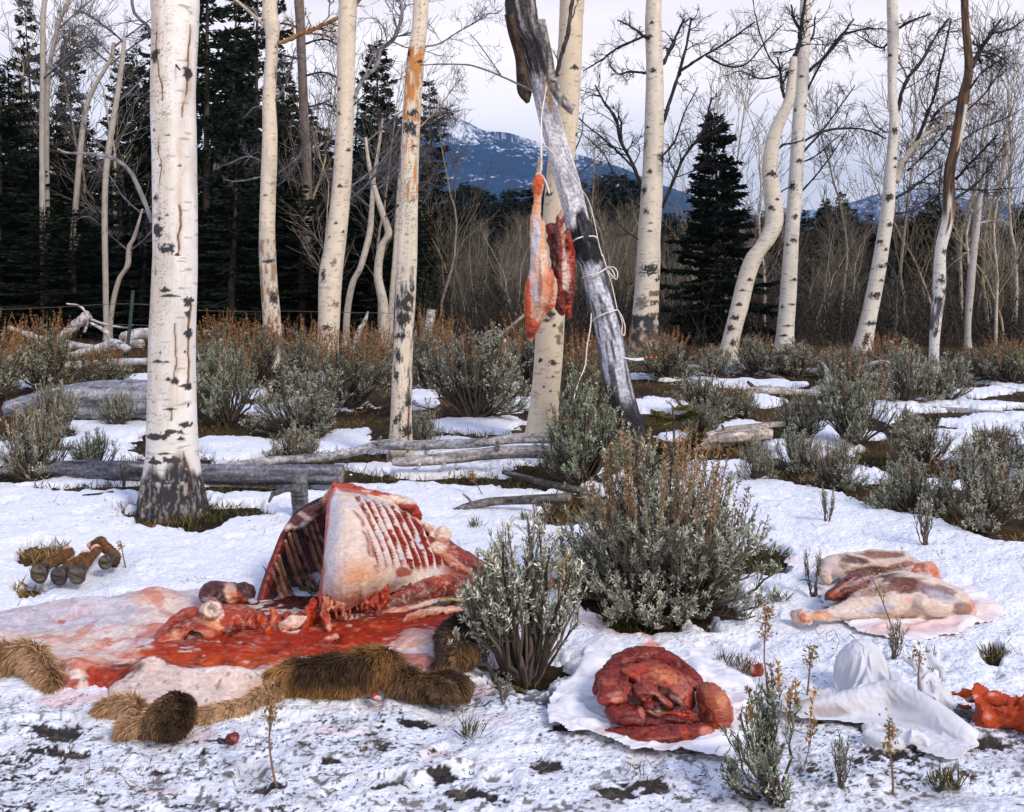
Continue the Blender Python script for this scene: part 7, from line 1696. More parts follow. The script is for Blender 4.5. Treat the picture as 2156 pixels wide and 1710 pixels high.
sdf_part('flank_meat', union([ell(475, 1252, 4.72, 54, 25, 0.09, -6), ell(445, 1250, 4.68, 28, 24, 0.07), ell(512, 1248, 4.7, 28, 22, 0.06), cap([(515, 1262, 4.62, 9), (540, 1268, 4.62, 7)])], 0.014, 0.012, 18, 320), 0.007, (0.055, 0.016, 0.014), [(486, 1248, 17, 30, (0.66, 0.40, 0.28), .9, 15), (500, 1262, 20, 24, ORR, .5, 30), (440, 1262, 18, 6, BLUE, .45), (532, 1266, 10, 6, BLUE, .6), (470, 1275, 20, 10, BLACK, .6)], car, 'meat', 321)
o, V, q = sdf_part('head', union([cap([(1115, 1262, 5.22, 22), (1190, 1244, 5.14, 29), (1250, 1241, 5.1, 27), (1294, 1246, 5.08, 19)]), cap([(1105, 1300, 4.98, 14), (1140, 1285, 5.02, 22), (1190, 1262, 5.08, 24)])], 0.02, 0.003, 16, 322), 0.008, (0.20, 0.095, 0.040), [(1300, 1240, 20, 26, (0.03, 0.016, 0.012), .95), (1150, 1290, 60, 24, (0.32, 0.15, 0.045), .7), (1230, 1225, 60, 10, (0.13, 0.06, 0.03), .6)], car, 'fur', 323, 'brown furred head with a dark muzzle')
hair('hair', V, q, 12000, 0.010, (0.9, -0.3, -0.3), lambda P, r: paint(P, (0.22, 0.105, 0.045), [(1300, 1240, 20, 26, (0.03, 0.016, 0.012), .95), (1150, 1290, 60, 24, (0.34, 0.16, 0.05), .7)], 324) * (1 + 0.25 * r.randn(len(P), 1)).clip(.5, 1.6), 325, o, w=0.0014, lie=0.8)

# ---- four lower legs cut off at the joint
LEGS = [('severed elk lower leg at the far left, hoof sole towards the viewer', [(146, 1163, 5.50, 12), (120, 1176, 5.38, 10), (97, 1192, 5.24, 11), (84, 1204, 5.18, 14)], (82, 1208, 5.10, 21, 24, 25)), ('severed elk lower leg with a blackish hoof, middle of the row of three', [(180, 1170, 5.48, 11), (158, 1184, 5.34, 10), (137, 1199, 5.22, 11), (127, 1208, 5.16, 14)], (124, 1214, 5.08, 21, 23, 20)),
        ('severed elk lower leg overlapping the blackish hoof', [(204, 1158, 5.44, 11), (192, 1174, 5.34, 9), (178, 1192, 5.22, 10), (167, 1204, 5.14, 13)], (161, 1211, 5.05, 21, 24, 35)), ('severed elk lower leg bent at the hock with its hoof turned back', [(198, 1150, 5.62, 13), (212, 1138, 5.60, 11), (226, 1156, 5.50, 12), (243, 1170, 5.42, 13), (240, 1184, 5.34, 13)], (222, 1184, 5.26, 18, 18, -20))]
for i, (lb, pts, (hx, hy, hY, rx, ry, tl)) in enumerate(LEGS):
    rx, ry = rx * 0.86, ry * 0.88
    root = thing('severed_leg', lb, 'animal leg', W(hx, hy + ry, hY), 'severed lower legs laid on the snow')
    fr = (0.24, 0.115, 0.048)
    o, V, q = sdf_part('shank', union([cap([(p_[0], p_[1], p_[2], p_[3] * 0.78) for p_ in pts])], 0.02, 0.003, 20, 330 + i), 0.006, fr, [(pts[-1][0], pts[-1][1], 20, 14, (0.05, 0.03, 0.02), .8), (pts[0][0], pts[0][1], 14, 12, (0.09, 0.045, 0.025), .5)], root, 'fur', 331 + i)
    hair('hair', V, q, 5000, 0.012, tuple(W(*pts[-1][:3]) - W(*pts[0][:3])), lambda P, r: paint(P, (0.26, 0.125, 0.05), [(pts[-1][0], pts[-1][1], 20, 14, (0.06, 0.035, 0.02), .8)], 7) * (1 + 0.3 * r.randn(len(P), 1)).clip(.5, 1.7), 340 + i, o, w=0.0013, lie=0.82)
    hb = (0.050, 0.037, 0.026) if i != 1 else (0.028, 0.022, 0.018)
    hl_ = (0.12, 0.092, 0.062) if i != 1 else (0.055, 0.042, 0.032)
    dx, dy = rx * 1.2 * math.cos(math.radians(tl * 0.5)), rx * 1.2 * math.sin(math.radians(tl * 0.5))
    sdf_part('hoof', union([ell(hx, hy, hY, rx * 1.0, ry * 1.0, 0.014, tl), ell(hx + 5, hy - 4, hY + 0.04, rx * 0.78, ry * 0.74, 0.045, tl), ell(hx + rx * 0.7, hy - ry * 0.75, hY + 0.05, 8, 8, 0.03)], 0.012, 0.003, 40, 350 + i,
             cut=[cap([(hx - dx, hy - dy + 2, hY - 0.012, 3.0), (hx, hy + 4, hY - 0.014, 3.0), (hx + dx, hy + dy + 2, hY - 0.012, 3.0)]), ell(hx - 3, hy - ry * 0.42, hY - 0.022, rx * 0.6, ry * 0.26, 0.014, tl * 0.5), ell(hx, hy + ry * 0.55, hY - 0.022, rx * 0.55, ry * 0.22, 0.018, tl * 0.5)]), 0.0035, hb,
             [(hx - 3, hy - ry * 0.42, rx * 0.62, ry * 0.3, hl_, .9), (hx, hy + ry * 0.5, rx * 0.6, ry * 0.28, hl_, .8), (hx + rx * 0.6, hy - ry * 0.8, 12, 10, (0.03, 0.02, 0.014), .9)], root, 'horn', 352 + i)
    sdf_part('cut_joint', union([ell(pts[0][0] - 2, pts[0][1] - 2, pts[0][2] + 0.01, pts[0][3] * 0.95, pts[0][3] * 0.85, 0.03)], 0.01, 0.008, 45, 360 + i), 0.005, (0.66, 0.36, 0.28), [(pts[0][0], pts[0][1], 8, 5, RED, .7)], root, 'meat', 361 + i)

# ---- two hind quarters on the right
CLA = [(1742, 1246), (1800, 1236), (1900, 1232), (2030, 1236), (2078, 1262), (2092, 1290), (2062, 1308), (2030, 1312), (2000, 1332), (1940, 1342), (1880, 1338), (1826, 1326), (1792, 1306), (1760, 1280)]
def clothz(a, b, seed, dirx=1.0, diry=2.0):
    def f(gx, gy, P, sd):
        return a * (1 - 2.2 * np.abs(fbm(P * np.array([dirx, diry, 1]), 6, 3, seed))) + b * fbm(P, 18, 3, seed + 1)
    return f
def clothc(base, spots, seed):
    return lambda gx, gy, P, sd: spots2(gx, gy, P, base, spots, seed)
def top_sheet(name, label, poly, zf, cf, seed, **k):
    o = sheet(name, poly, 2.2, zf, cf, 'cloth', None, seed=seed, **k)
    return tag(o, label, 'cloth')
def top_cloth(label, sim, base, spots, seed, lift=-0.002):
    return tag(cloth_mesh('cloth', sim, 'cloth', lambda x, y, R: spots2(x, y, R, base, spots, seed), None, lift), label, 'cloth')
top_cloth('pink-stained white cloth under the front hind quarter', SIM_HQ, (0.76, 0.70, 0.70), [(1900, 1325, 70, 12, (0.70, 0.40, 0.34), .7), (1960, 1318, 60, 14, (0.72, 0.46, 0.40), .6), (2060, 1290, 40, 24, (0.76, 0.56, 0.53), .5)], 401)
top_cloth('corner of white cloth sticking out beside the grass clump', SIM_CORNER, (0.76, 0.74, 0.77), [(1672, 1182, 14, 10, (0.7, 0.45, 0.4), .5)], 404)
q1 = thing('hind_quarter', 'skinned hind quarter in front, its bare joint pointing left', 'meat', W(1900, 1304, 4.66), 'two hind quarters on white cloth')
HQ = union([cap([(1684, 1300, 4.58, 13), (1722, 1298, 4.58, 11), (1765, 1291, 4.60, 16), (1810, 1280, 4.64, 26)]), ell(1860, 1268, 4.68, 78, 33, 0.10, 8), ell(1945, 1262, 4.72, 98, 43, 0.14, -6), ell(1905, 1240, 4.76, 84, 34, 0.11, 2), ell(2015, 1275, 4.68, 38, 28, 0.09, -25), ell(1938, 1270, 4.585, 12, 10, 0.03)], 0.03, 0.005, 13, 410)
sdf_part('leg_muscle', HQ, 0.007, (0.64, 0.51, 0.42), [(1890, 1222, 66, 17, BRN, .95, -6), (1860, 1238, 50, 12, (0.26, 0.10, 0.07), .7, 16), (1912, 1236, 30, 17, (0.16, 0.055, 0.04), .95), (1968, 1242, 42, 18, (0.22, 0.13, 0.13), .9, -14), (1985, 1258, 42, 9, (0.40, 0.38, 0.46), .7, -20), (1848, 1282, 34, 10, (0.42, 0.46, 0.58), .75, 18), (1862, 1286, 18, 6, (0.30, 0.30, 0.40), .6, 18), (2025, 1284, 24, 15, (0.20, 0.11, 0.09), .85), (1790, 1288, 30, 8, (0.60, 0.60, 0.66), .6, 10), (1728, 1298, 34, 10, PEACH, .8), (1690, 1300, 24, 14, (0.70, 0.42, 0.28), .8), (1700, 1308, 14, 5, ORR, .8), (1730, 1290, 20, 4, ORR, .6), (1913, 1266, 10, 8, (0.70, 0.34, 0.22), .7), (2050, 1272, 10, 12, ORR, .5), (1880, 1298, 60, 6, PEACH, .35), (1920, 1212, 40, 5, FAT, .5)], q1, 'fat', 411, vein=0.22, wob=0.55, st=(0.45, 1, 1.7))
sdf_part('muscle_flap', union([ell(1790, 1236, 4.78, 44, 20, 0.07, 30), ell(1760, 1250, 4.74, 26, 10, 0.05, 25), ell(1815, 1224, 4.84, 40, 18, 0.07, 20)], 0.02, 0.006, 16, 412), 0.007, (0.15, 0.040, 0.026), [(1770, 1238, 50, 3, PINK, .8, 36), (1800, 1250, 40, 3, PINK, .6, 34), (1752, 1252, 14, 8, ORR, .6), (1812, 1222, 40, 5, (0.62, 0.5, 0.46), .5, 22)], q1, 'meat', 413)
sdf_part('joint_end', union([ell(1676, 1298, 4.58, 11, 13, 0.035), ell(1690, 1294, 4.55, 12, 9, 0.03), ell(1698, 1308, 4.55, 14, 7, 0.03)], 0.01, 0.008, 40, 414), 0.005, (0.72, 0.52, 0.40), [(1690, 1300, 8, 10, ORR, .6), (1700, 1308, 10, 5, ORR, .7), (1674, 1294, 6, 8, FAT, .6)], q1, 'fat', 415)
q2 = thing('hind_quarter', 'skinned hind quarter behind, half covered by the front one', 'meat', W(1850, 1225, 5.15), 'two hind quarters on white cloth')
sdf_part('leg_muscle', union([cap([(1742, 1195, 5.12, 22), (1790, 1188, 5.14, 25), (1850, 1182, 5.16, 22), (1900, 1180, 5.18, 20)]), ell(1860, 1182, 5.2, 60, 22, 0.09, -6), ell(1920, 1196, 5.14, 46, 20, 0.08, -14), cap([(1735, 1208, 5.06, 14), (1740, 1222, 5.04, 11)])], 0.02, 0.005, 14, 416), 0.008, (0.60, 0.47, 0.39), [(1795, 1178, 34, 9, (0.10, 0.05, 0.05), .95, -10), (1860, 1168, 54, 7, (0.18, 0.07, 0.045), .9), (1745, 1190, 20, 16, (0.50, 0.42, 0.44), .6), (1738, 1222, 16, 10, (0.70, 0.50, 0.36), .8), (1830, 1200, 60, 8, BRN, .9, 4), (1890, 1192, 40, 7, (0.27, 0.08, 0.05), .8, 14), (1775, 1190, 12, 16, BRN, .5)], q2, 'fat', 417, vein=0.22, wob=0.55, st=(0.45, 1, 1.7))
sdf_part('torn_flap', union([ell(1955, 1205, 5.06, 24, 22, 0.035, -30), ell(1935, 1196, 5.08, 24, 10, 0.03, 14), ell(1970, 1216, 5.04, 10, 14, 0.03)], 0.012, 0.007, 30, 418), 0.006, (0.66, 0.32, 0.23), [(1930, 1192, 24, 6, (0.42, 0.12, 0.06), .8), (1968, 1200, 10, 20, ORR, .4), (1945, 1212, 16, 10, (0.72, 0.48, 0.38), .6)], q2, 'fat', 419)

# ---- the pile of cuts on a cloth
CLB = [(1176, 1504), (1186, 1476), (1196, 1448), (1222, 1420), (1240, 1404), (1244, 1380), (1262, 1364), (1292, 1360), (1312, 1372), (1400, 1390), (1440, 1376), (1480, 1372), (1500, 1380), (1520, 1412), (1560, 1432), (1580, 1470), (1584, 1530), (1566, 1580), (1540, 1596), (1490, 1588), (1400, 1578), (1340, 1574), (1290, 1552), (1262, 1540), (1222, 1540), (1208, 1528), (1178, 1524)]
def clbz(gx, gy, P, sd):
    z = 0.034 * (1 - 2.4 * np.abs(fbm(P * np.array([2.0, 0.9, 1]), 4.5, 3, 430))) + 0.005 * fbm(P, 20, 3, 431)
    return z + 0.035 * np.exp(-((gx - 1255) / 40) ** 2 - ((gy - 1400) / 26) ** 2) + 0.02 * np.exp(-((gx - 1215) / 40) ** 2 - ((gy - 1500) / 20) ** 2) + 0.025 * np.exp(-((gx - 1500) / 26) ** 2 - ((gy - 1415) / 30) ** 2) + 0.03 * np.exp(-((gx - 1225) / 12) ** 2 - ((gy - 1450) / 40) ** 2)
top_cloth('creased white cloth spread under the pile of dark red meat', SIM_PILE, (0.78, 0.77, 0.79), [(1400, 1480, 105, 60, (0.60, 0.32, 0.28), .4), (1530, 1500, 30, 40, (0.70, 0.50, 0.46), .3), (1290, 1545, 30, 8, (0.6, 0.3, 0.25), .4), (1390, 1578, 70, 5, (0.60, 0.30, 0.25), .35)], 432, 0.004)
MG = 'cuts of meat piled on a white cloth'
def cut(name, lb, f, h, base, spots, seed, cat='meat', matn='meat', vein=0.10, **k):
    V, q = surfnet(f, f.lo - 0.02, f.hi + 0.02, h * 0.85)
    Nv = vnormals(V, q)
    V = V + Nv * (0.005 * fbm(V * np.array([1, 1, 1.7]), 30, 3, seed + 60) - 0.008 * sstep(0.10, 0.0, np.abs(fbm(V * np.array([1, 1, 1.6]), 13, 2, seed + 61))))[:, None]
    c = paint(V, base, spots, seed, 14, 0.4)
    v = sstep(0.07, 0.0, np.abs(fbm(V * np.array([1, 1, 1.5]), 24, 3, seed + 50)))
    c = c + (np.array([0.50, 0.22, 0.15]) - c) * (vein * v)[:, None]
    c = c * np.array([0.98, 0.72, 0.68])
    root = thing(name, lb, cat, ((f.lo[0] + f.hi[0]) / 2, (f.lo[1] + f.hi[1]) / 2, f.lo[2]), MG if cat == 'meat' else None)
    MB().add(V, q, None, c).build('flesh', M[matn], root)
    return root
ST = (2.2, 1, 2.2)
cut('meat_cut', 'long dark red loin curved over the back of the pile', union([cap([(1262, 1452, 3.70, 15), (1272, 1430, 3.74, 21), (1300, 1402, 3.80, 23), (1340, 1384, 3.83, 23), (1390, 1386, 3.83, 23), (1436, 1412, 3.78, 22), (1466, 1440, 3.70, 17), (1478, 1452, 3.66, 9)]), cap([(1275, 1446, 3.68, 10), (1310, 1414, 3.74, 12), (1360, 1404, 3.76, 12), (1410, 1416, 3.74, 12), (1450, 1446, 3.68, 10)])], 0.012, 0.007, 16, 440), 0.0065, (0.16, 0.018, 0.008), [(1360, 1400, 70, 6, DEEP, .6), (1430, 1420, 20, 14, (0.30, 0.05, 0.03), .6), (1460, 1438, 24, 6, PINK, .5, -45)], 441)
cut('meat_cut', 'broad shoulder cut with an orange-white membrane in the middle of the pile', union([ell(1395, 1440, 3.70, 66, 36, 0.12, -18), ell(1430, 1465, 3.64, 36, 26, 0.08, -35), ell(1345, 1425, 3.68, 34, 20, 0.07, -20)], 0.03, 0.008, 14, 442, cut=[cap([(1372, 1440, 3.55, 6), (1405, 1458, 3.53, 12), (1440, 1488, 3.50, 12)])]), 0.0065, (0.30, 0.060, 0.030), [(1400, 1422, 46, 14, (0.52, 0.20, 0.08), .9, -18), (1440, 1448, 18, 28, (0.36, 0.15, 0.11), .7, -35), (1410, 1464, 44, 11, BLACK, .85, -38), (1425, 1476, 20, 8, (0.45, 0.30, 0.28), .6, -38), (1360, 1412, 20, 8, RED, .8)], 443)
cut('meat_cut', 'ragged silver-skinned chunk at the left of the pile', union([ell(1290, 1442, 3.62, 32, 26, 0.08, 10), ell(1284, 1466, 3.58, 26, 14, 0.06), cap([(1268, 1470, 3.56, 8), (1290, 1478, 3.54, 9), (1316, 1474, 3.54, 6)]), cap([(1318, 1430, 3.60, 7), (1322, 1455, 3.57, 7), (1316, 1478, 3.54, 4)])], 0.014, 0.010, 20, 444), 0.006, (0.22, 0.035, 0.022), [(1292, 1462, 16, 6, (0.34, 0.20, 0.19), .7, 10), (1280, 1436, 20, 8, (0.34, 0.10, 0.06), .7), (1310, 1440, 10, 16, (0.12, 0.02, 0.012), .7), (1300, 1474, 12, 6, PINK, .6)], 445)
cut('meat_cut', 'white sinew-edged strip crossing the middle of the pile', union([cap([(1312, 1414, 3.63, 5), (1340, 1428, 3.60, 6), (1368, 1448, 3.575, 6), (1394, 1474, 3.545, 7), (1412, 1486, 3.53, 4)]), ell(1352, 1458, 3.575, 26, 17, 0.045, -30)], 0.012, 0.007, 26, 446), 0.0055, (0.26, 0.06, 0.035), [(1348, 1456, 22, 15, (0.12, 0.02, 0.012), .95, -30), (1388, 1470, 22, 6, (0.62, 0.44, 0.36), .7, -38), (1330, 1420, 20, 5, ORR, .5, -25)], 447)
cut('meat_cut', 'smooth dark slab at the lower left of the pile', union([ell(1316, 1503, 3.53, 42, 21, 0.07, -6), ell(1346, 1515, 3.51, 18, 16, 0.05)], 0.012, 0.006, 18, 448), 0.006, (0.13, 0.017, 0.011), [(1352, 1498, 6, 16, PINK, .5, 15), (1300, 1498, 30, 10, (0.20, 0.035, 0.02), .6)], 449, vein=0.1)
cut('meat_cut', 'torn dark trimmings between the slab and the round organ', union([cap([(1360, 1490, 3.56, 14), (1400, 1500, 3.55, 16), (1440, 1506, 3.54, 14), (1466, 1512, 3.53, 10)]), cap([(1350, 1522, 3.50, 8), (1400, 1520, 3.49, 10), (1450, 1522, 3.50, 8)])], 0.01, 0.014, 30, 450, octv=4), 0.006, (0.12, 0.014, 0.010), [(1368, 1498, 6, 8, PINK, .6), (1430, 1504, 34, 4, ORR, .8, -8), (1400, 1490, 40, 8, BLACK, .8), (1380, 1500, 14, 6, FAT, .5)], 451)
cut('meat_cut', 'tapering dark red strip along the front of the pile', union([cap([(1278, 1540, 3.50, 5), (1312, 1542, 3.48, 13), (1350, 1550, 3.44, 20), (1400, 1552, 3.43, 22), (1445, 1548, 3.45, 21), (1480, 1540, 3.48, 14), (1500, 1540, 3.5, 9)])], 0.01, 0.007, 16, 452), 0.006, (0.19, 0.024, 0.014), [(1400, 1554, 50, 3, PINK, .4, 4), (1442, 1545, 9, 24, ORR, .7, 20), (1342, 1566, 22, 6, PINK, .7, -25), (1488, 1540, 16, 12, (0.62, 0.34, 0.24), .7), (1420, 1570, 20, 5, PINK, .5)], 453)
hrt = cut('heart', 'big pale orange heart with open vessels at the right of the pile', union([ell(1506, 1492, 3.58, 35, 45, 0.085, 16), ell(1490, 1462, 3.60, 24, 18, 0.07), ell(1510, 1525, 3.56, 24, 18, 0.06)], 0.03, 0.003, 16, 454, cut=[ell(1474, 1468, 3.50, 9, 19, 0.06, 8), ell(1487, 1504, 3.49, 7, 9, 0.05)]), 0.0055, (0.34, 0.10, 0.040), [(1518, 1470, 16, 20, (0.50, 0.27, 0.12), .7), (1520, 1520, 24, 22, (0.26, 0.06, 0.03), .75), (1490, 1500, 12, 34, (0.25, 0.05, 0.025), .7), (1474, 1468, 11, 20, (0.12, 0.015, 0.01), .9, 8), (1487, 1504, 8, 10, (0.10, 0.015, 0.01), .9), (1505, 1450, 24, 8, (0.40, 0.14, 0.07), .7), (1500, 1530, 26, 8, ORR, .6), (1530, 1490, 8, 30, (0.4, 0.16, 0.09), .4)], 455, 'organ', vein=0.15)
ring('vessel', 1447, 1506, 3.468, 12, 1.6, (0.30, 0.03, 0.012), hrt, sq=0.55)
for nm, lb, f, base, sp, sd_ in [('meat_scrap', 'small torn meat scrap alone on the snow behind the upright sagebrush', union([ell(1584, 1412, 4.02, 8, 14, 0.025, 10), ell(1598, 1412, 4.02, 9, 15, 0.025, -10)], 0.006, 0.006, 40, 460), (0.26, 0.04, 0.02), [(1582, 1408, 5, 12, (0.62, 0.42, 0.32), .8)], 461), ('meat_scrap', 'dark blood clot on the snow below the tan fur edge', union([ell(490, 1554, 3.47, 15, 11, 0.02)], 0.006, 0.008, 40, 462), (0.13, 0.018, 0.012), [(496, 1560, 6, 4, ORR, .5)], 463), ('meat_scrap', 'little red and white scrap under the fur roll', union([ell(789, 1466, 3.80, 9, 8, 0.02), ell(797, 1470, 3.79, 8, 5, 0.02)], 0.006, 0.005, 40, 464), (0.25, 0.03, 0.02), [(796, 1470, 10, 5, FAT, .8)], 465)]:
    V, q = surfnet(f, f.lo - 0.02, f.hi + 0.02, 0.004)
    tag(MB().add(V, q, None, paint(V, base, sp, sd_)).build(nm, M['meat']), lb, 'meat', 'loose scraps on the snow')

# ---- white bag and orange bag
def creases(f, amp, ns, seed, st=(1, 1, 1)):
    def g(P):
        Pw = P * np.asarray(st) + 0.12 * np.stack([fbm(P, 4, 2, seed + 4), fbm(P, 4, 2, seed + 5), fbm(P, 4, 2, seed + 6)], -1)
        n = np.abs(fbm(Pw, ns, 2, seed))
        n2 = np.abs(fbm(Pw * 2.3 + 5, ns, 2, seed + 12))
        r1 = (1 - np.minimum(n * 2.4, 1)) ** 2; r2 = (1 - np.minimum(n2 * 2.4, 1)) ** 2
        return f(P) - amp * 1.5 * (r1 - 0.35) - amp * 0.55 * (r2 - 0.3)
    g.lo, g.hi = f.lo - amp, f.hi + amp
    return g
bag = thing('game_bag', 'crumpled dirty white cotton bag lying on the snow', 'bag', G(1860, 1540))
DIRT = [(1712, 1500, 30, 16, (0.28, 0.20, 0.17), .75, 10), (1760, 1520, 40, 6, (0.25, 0.18, 0.15), .6), (1870, 1500, 20, 30, (0.36, 0.33, 0.33), .5), (1700, 1512, 40, 8, (0.50, 0.44, 0.42), .5), (1873, 1436, 5, 12, (0.40, 0.32, 0.28), .6), (1790, 1510, 60, 8, (0.60, 0.56, 0.57), .4), (1990, 1565, 20, 8, (0.62, 0.58, 0.58), .4)]
WC = (0.60, 0.60, 0.625)  # cotton white greyed towards blue, putting the bag's shade into its colour
cloth_mesh('bag_body', SIM_BAG, 'cloth', lambda x, y, R: spots2(x, y, R, WC, DIRT, 471), bag)
sdf_part('rolled_hem', creases(union([cap([(1826, 1544, 3.46, 13), (1846, 1556, 3.44, 17), (1880, 1566, 3.42, 15), (1905, 1560, 3.43, 10)]), cap([(1850, 1536, 3.47, 10), (1890, 1540, 3.45, 14), (1920, 1556, 3.42, 16), (1950, 1570, 3.41, 12)])], 0.006), 0.012, 14, 474), 0.005, WC, [(1868, 1538, 30, 5, (0.3, 0.28, 0.28), .6)], bag, 'cloth', 475)
sdf_part('twisted_end', creases(union([cap([(1898, 1386, 3.82, 6), (1918, 1392, 3.80, 9), (1938, 1388, 3.80, 11), (1960, 1392, 3.78, 12), (1982, 1408, 3.76, 11), (1984, 1428, 3.75, 9)]), cap([(1935, 1402, 3.78, 9), (1950, 1420, 3.74, 14), (1966, 1444, 3.70, 16), (1985, 1468, 3.66, 16), (2000, 1480, 3.64, 9)]), cap([(1935, 1420, 3.74, 7), (1940, 1445, 3.70, 9), (1960, 1472, 3.66, 10)])], 0.008), 0.010, 18, 476), 0.005, WC, [(1940, 1440, 6, 20, (0.45, 0.40, 0.38), .6)], bag, 'cloth', 477)
ob = thing('orange_bag', 'crumpled orange-red plastic bag with snow on it at the right edge', 'bag', G(2060, 1530))
sdf_part('bag_film', creases(union([cap([(2000, 1462, 3.70, 9), (2030, 1462, 3.70, 17), (2066, 1470, 3.68, 22), (2100, 1476, 3.66, 24), (2150, 1490, 3.62, 26)]), cap([(2060, 1500, 3.62, 12), (2085, 1506, 3.58, 24), (2120, 1512, 3.55, 28), (2180, 1520, 3.5, 30)])], 0.01), 0.024, 8, 480), 0.006, (0.42, 0.055, 0.014), [(2046, 1470, 30, 5, (0.74, 0.62, 0.60), .6, 20), (2090, 1462, 20, 5, (0.74, 0.5, 0.45), .5), (2080, 1510, 14, 10, (0.72, 0.35, 0.25), .5)], ob, 'fat', 481, wob=0.7)

# ---- hanging on the leaning pole
hl = thing('hanging_foreleg', 'skinned pale and orange foreleg hanging by a cord from the leaning pole', 'meat', W(1130, 540, 8.45))
HY = 8.45
sdf_part('leg_flesh', union([cap([(1134, 378, HY, 9), (1131, 392, HY, 11), (1131, 420, HY, 8), (1130, 450, HY, 10), (1131, 490, HY, 14), (1134, 540, HY, 19), (1138, 590, HY, 22), (1136, 630, HY, 23), (1126, 665, HY, 19), (1119, 695, HY, 13), (1117, 710, HY, 7)]), ell(1120, 630, HY - .03, 18, 50, 0.08), ell(1150, 610, HY, 20, 44, 0.09)], 0.05, 0.030, 10, 490, stretch=(1.5, 1.5, 0.55), octv=4), 0.0075, (0.58, 0.36, 0.25),
         [(1131, 395, 14, 34, ORR, .95), (1128, 430, 10, 26, (0.62, 0.22, 0.10), .7), (1129, 490, 10, 44, (0.58, 0.58, 0.66), .8), (1125, 520, 8, 30, (0.34, 0.38, 0.50), .7, -10), (1146, 500, 6, 60, PEACH, .8), (1145, 560, 14, 30, (0.70, 0.52, 0.42), .7), (1108, 630, 14, 80, (0.46, 0.07, 0.02), .95), (1160, 590, 8, 70, (0.42, 0.08, 0.03), .8), (1150, 600, 10, 50, (0.62, 0.20, 0.09), .7), (1128, 620, 11, 34, (0.40, 0.34, 0.38), .8), (1137, 600, 5, 60, (0.16, 0.05, 0.03), .7), (1133, 650, 16, 22, (0.30, 0.15, 0.10), .6), (1120, 695, 24, 30, (0.42, 0.06, 0.02), .95), (1118, 708, 12, 10, (0.18, 0.02, 0.012), .7), (1160, 655, 12, 18, ORR, .8), (1120, 570, 8, 26, (0.5, 0.48, 0.54), .6)], hl, 'fat', 491, vein=0.15, wob=0.5, ns=9)
sdf_part('leg_bone', union([cap([(1136, 335, HY, 4.5), (1134, 352, HY, 4), (1132, 375, HY, 6)])], 0.01, 0.003, 30, 492), 0.006, (0.33, 0.25, 0.22), [(1134, 370, 8, 8, FAT, .6)], hl, 'fat', 493)
h2 = thing('hanging_meat', 'dark red ragged cut hanging between the pale foreleg and the pole', 'meat', W(1180, 560, 8.6))
sdf_part('flesh', union([cap([(1181, 448, 8.62, 4), (1180, 465, 8.62, 9), (1172, 490, 8.6, 13), (1176, 540, 8.58, 17), (1180, 590, 8.57, 19), (1178, 630, 8.57, 16), (1180, 655, 8.57, 9)]), cap([(1192, 490, 8.66, 8), (1200, 540, 8.65, 10), (1199, 600, 8.64, 12), (1196, 650, 8.64, 8), (1198, 668, 8.64, 4)]), cap([(1160, 480, 8.6, 9), (1164, 520, 8.6, 9)])], 0.015, 0.034, 14, 494, cut=[cap([(1164, 490, 8.46, 6), (1172, 560, 8.42, 8), (1176, 630, 8.42, 9)])], stretch=(1.4, 1.4, 0.8), octv=4), 0.0075, (0.15, 0.018, 0.012), [(1168, 540, 9, 90, BLACK, .8), (1188, 560, 5, 70, (0.55, 0.36, 0.32), .7), (1194, 580, 9, 44, (0.66, 0.46, 0.38), .75), (1203, 530, 6, 60, RED, .8), (1181, 450, 6, 10, (0.55, 0.40, 0.32), .7), (1178, 640, 14, 20, (0.10, 0.012, 0.01), .7), (1196, 650, 8, 12, ORR, .7), (1186, 500, 6, 26, PINK, .5)], h2, 'meat', 495, wob=0.5, ns=9)
cd = thing('cord', 'white cord wound round the leaning pole and holding up the foreleg', 'cord', W(1250, 580, 8.6))
RY = LEAN_Y - 0.135
def cord(pts, w=0.006, n=60, col=(0.74, 0.66, 0.60)):
    c = crom(np.array([(a, b, c2) for a, b, c2 in pts], float), n); s = c[:, 2] / F
    P = np.stack([(c[:, 0] - CXD) * s, c[:, 2], CAMZ - (c[:, 1] - HOR) * s], 1)
    MB().add(*tubes(P[None], np.full((1, n), w), 6, col)).build('cord_strand', M['rope'], cd)
B_ = LEAN_Y - 0.03
cord([(1152, 166, RY - .02), (1146, 210, RY - .04), (1140, 250, RY - .12), (1139, 310, HY), (1139, 345, HY), (1138, 378, HY - .03)], 0.005)
cord([(1162, 164, RY - .02), (1150, 190, RY - .03), (1141, 240, RY - .1), (1141, 300, HY + .02), (1141, 360, HY)], 0.004)
cord([(1145, 375, HY - .04), (1152, 390, HY - .04), (1157, 408, HY - .05)], 0.006, 20)
cord([(1146, 305, RY), (1172, 330, RY), (1200, 362, RY), (1222, 395, RY), (1240, 425, B_), (1252, 470, B_), (1260, 510, B_), (1267, 535, B_)], 0.004)
cord([(1203, 512, B_), (1212, 504, RY), (1228, 498, RY - .01)], 0.006, 24)
cord([(1240, 497, RY), (1256, 500, RY + .03), (1262, 520, B_), (1268, 540, B_)], 0.006, 30)
cord([(1225, 586, B_), (1236, 581, RY + .02), (1250, 577, RY), (1264, 573, RY), (1278, 564, B_)], 0.006)
cord([(1276, 562, B_), (1292, 563, B_ - .05), (1300, 574, B_ - .06), (1298, 588, B_ - .05), (1288, 580, B_ - .04), (1278, 566, B_)], 0.005)
cord([(1277, 563, B_), (1288, 568, B_ - .07), (1294, 582, B_ - .08), (1286, 585, B_ - .05), (1276, 568, B_)], 0.005)
cord([(1268, 535, B_), (1278, 566, B_), (1288, 600, B_), (1299, 650, B_)], 0.005)
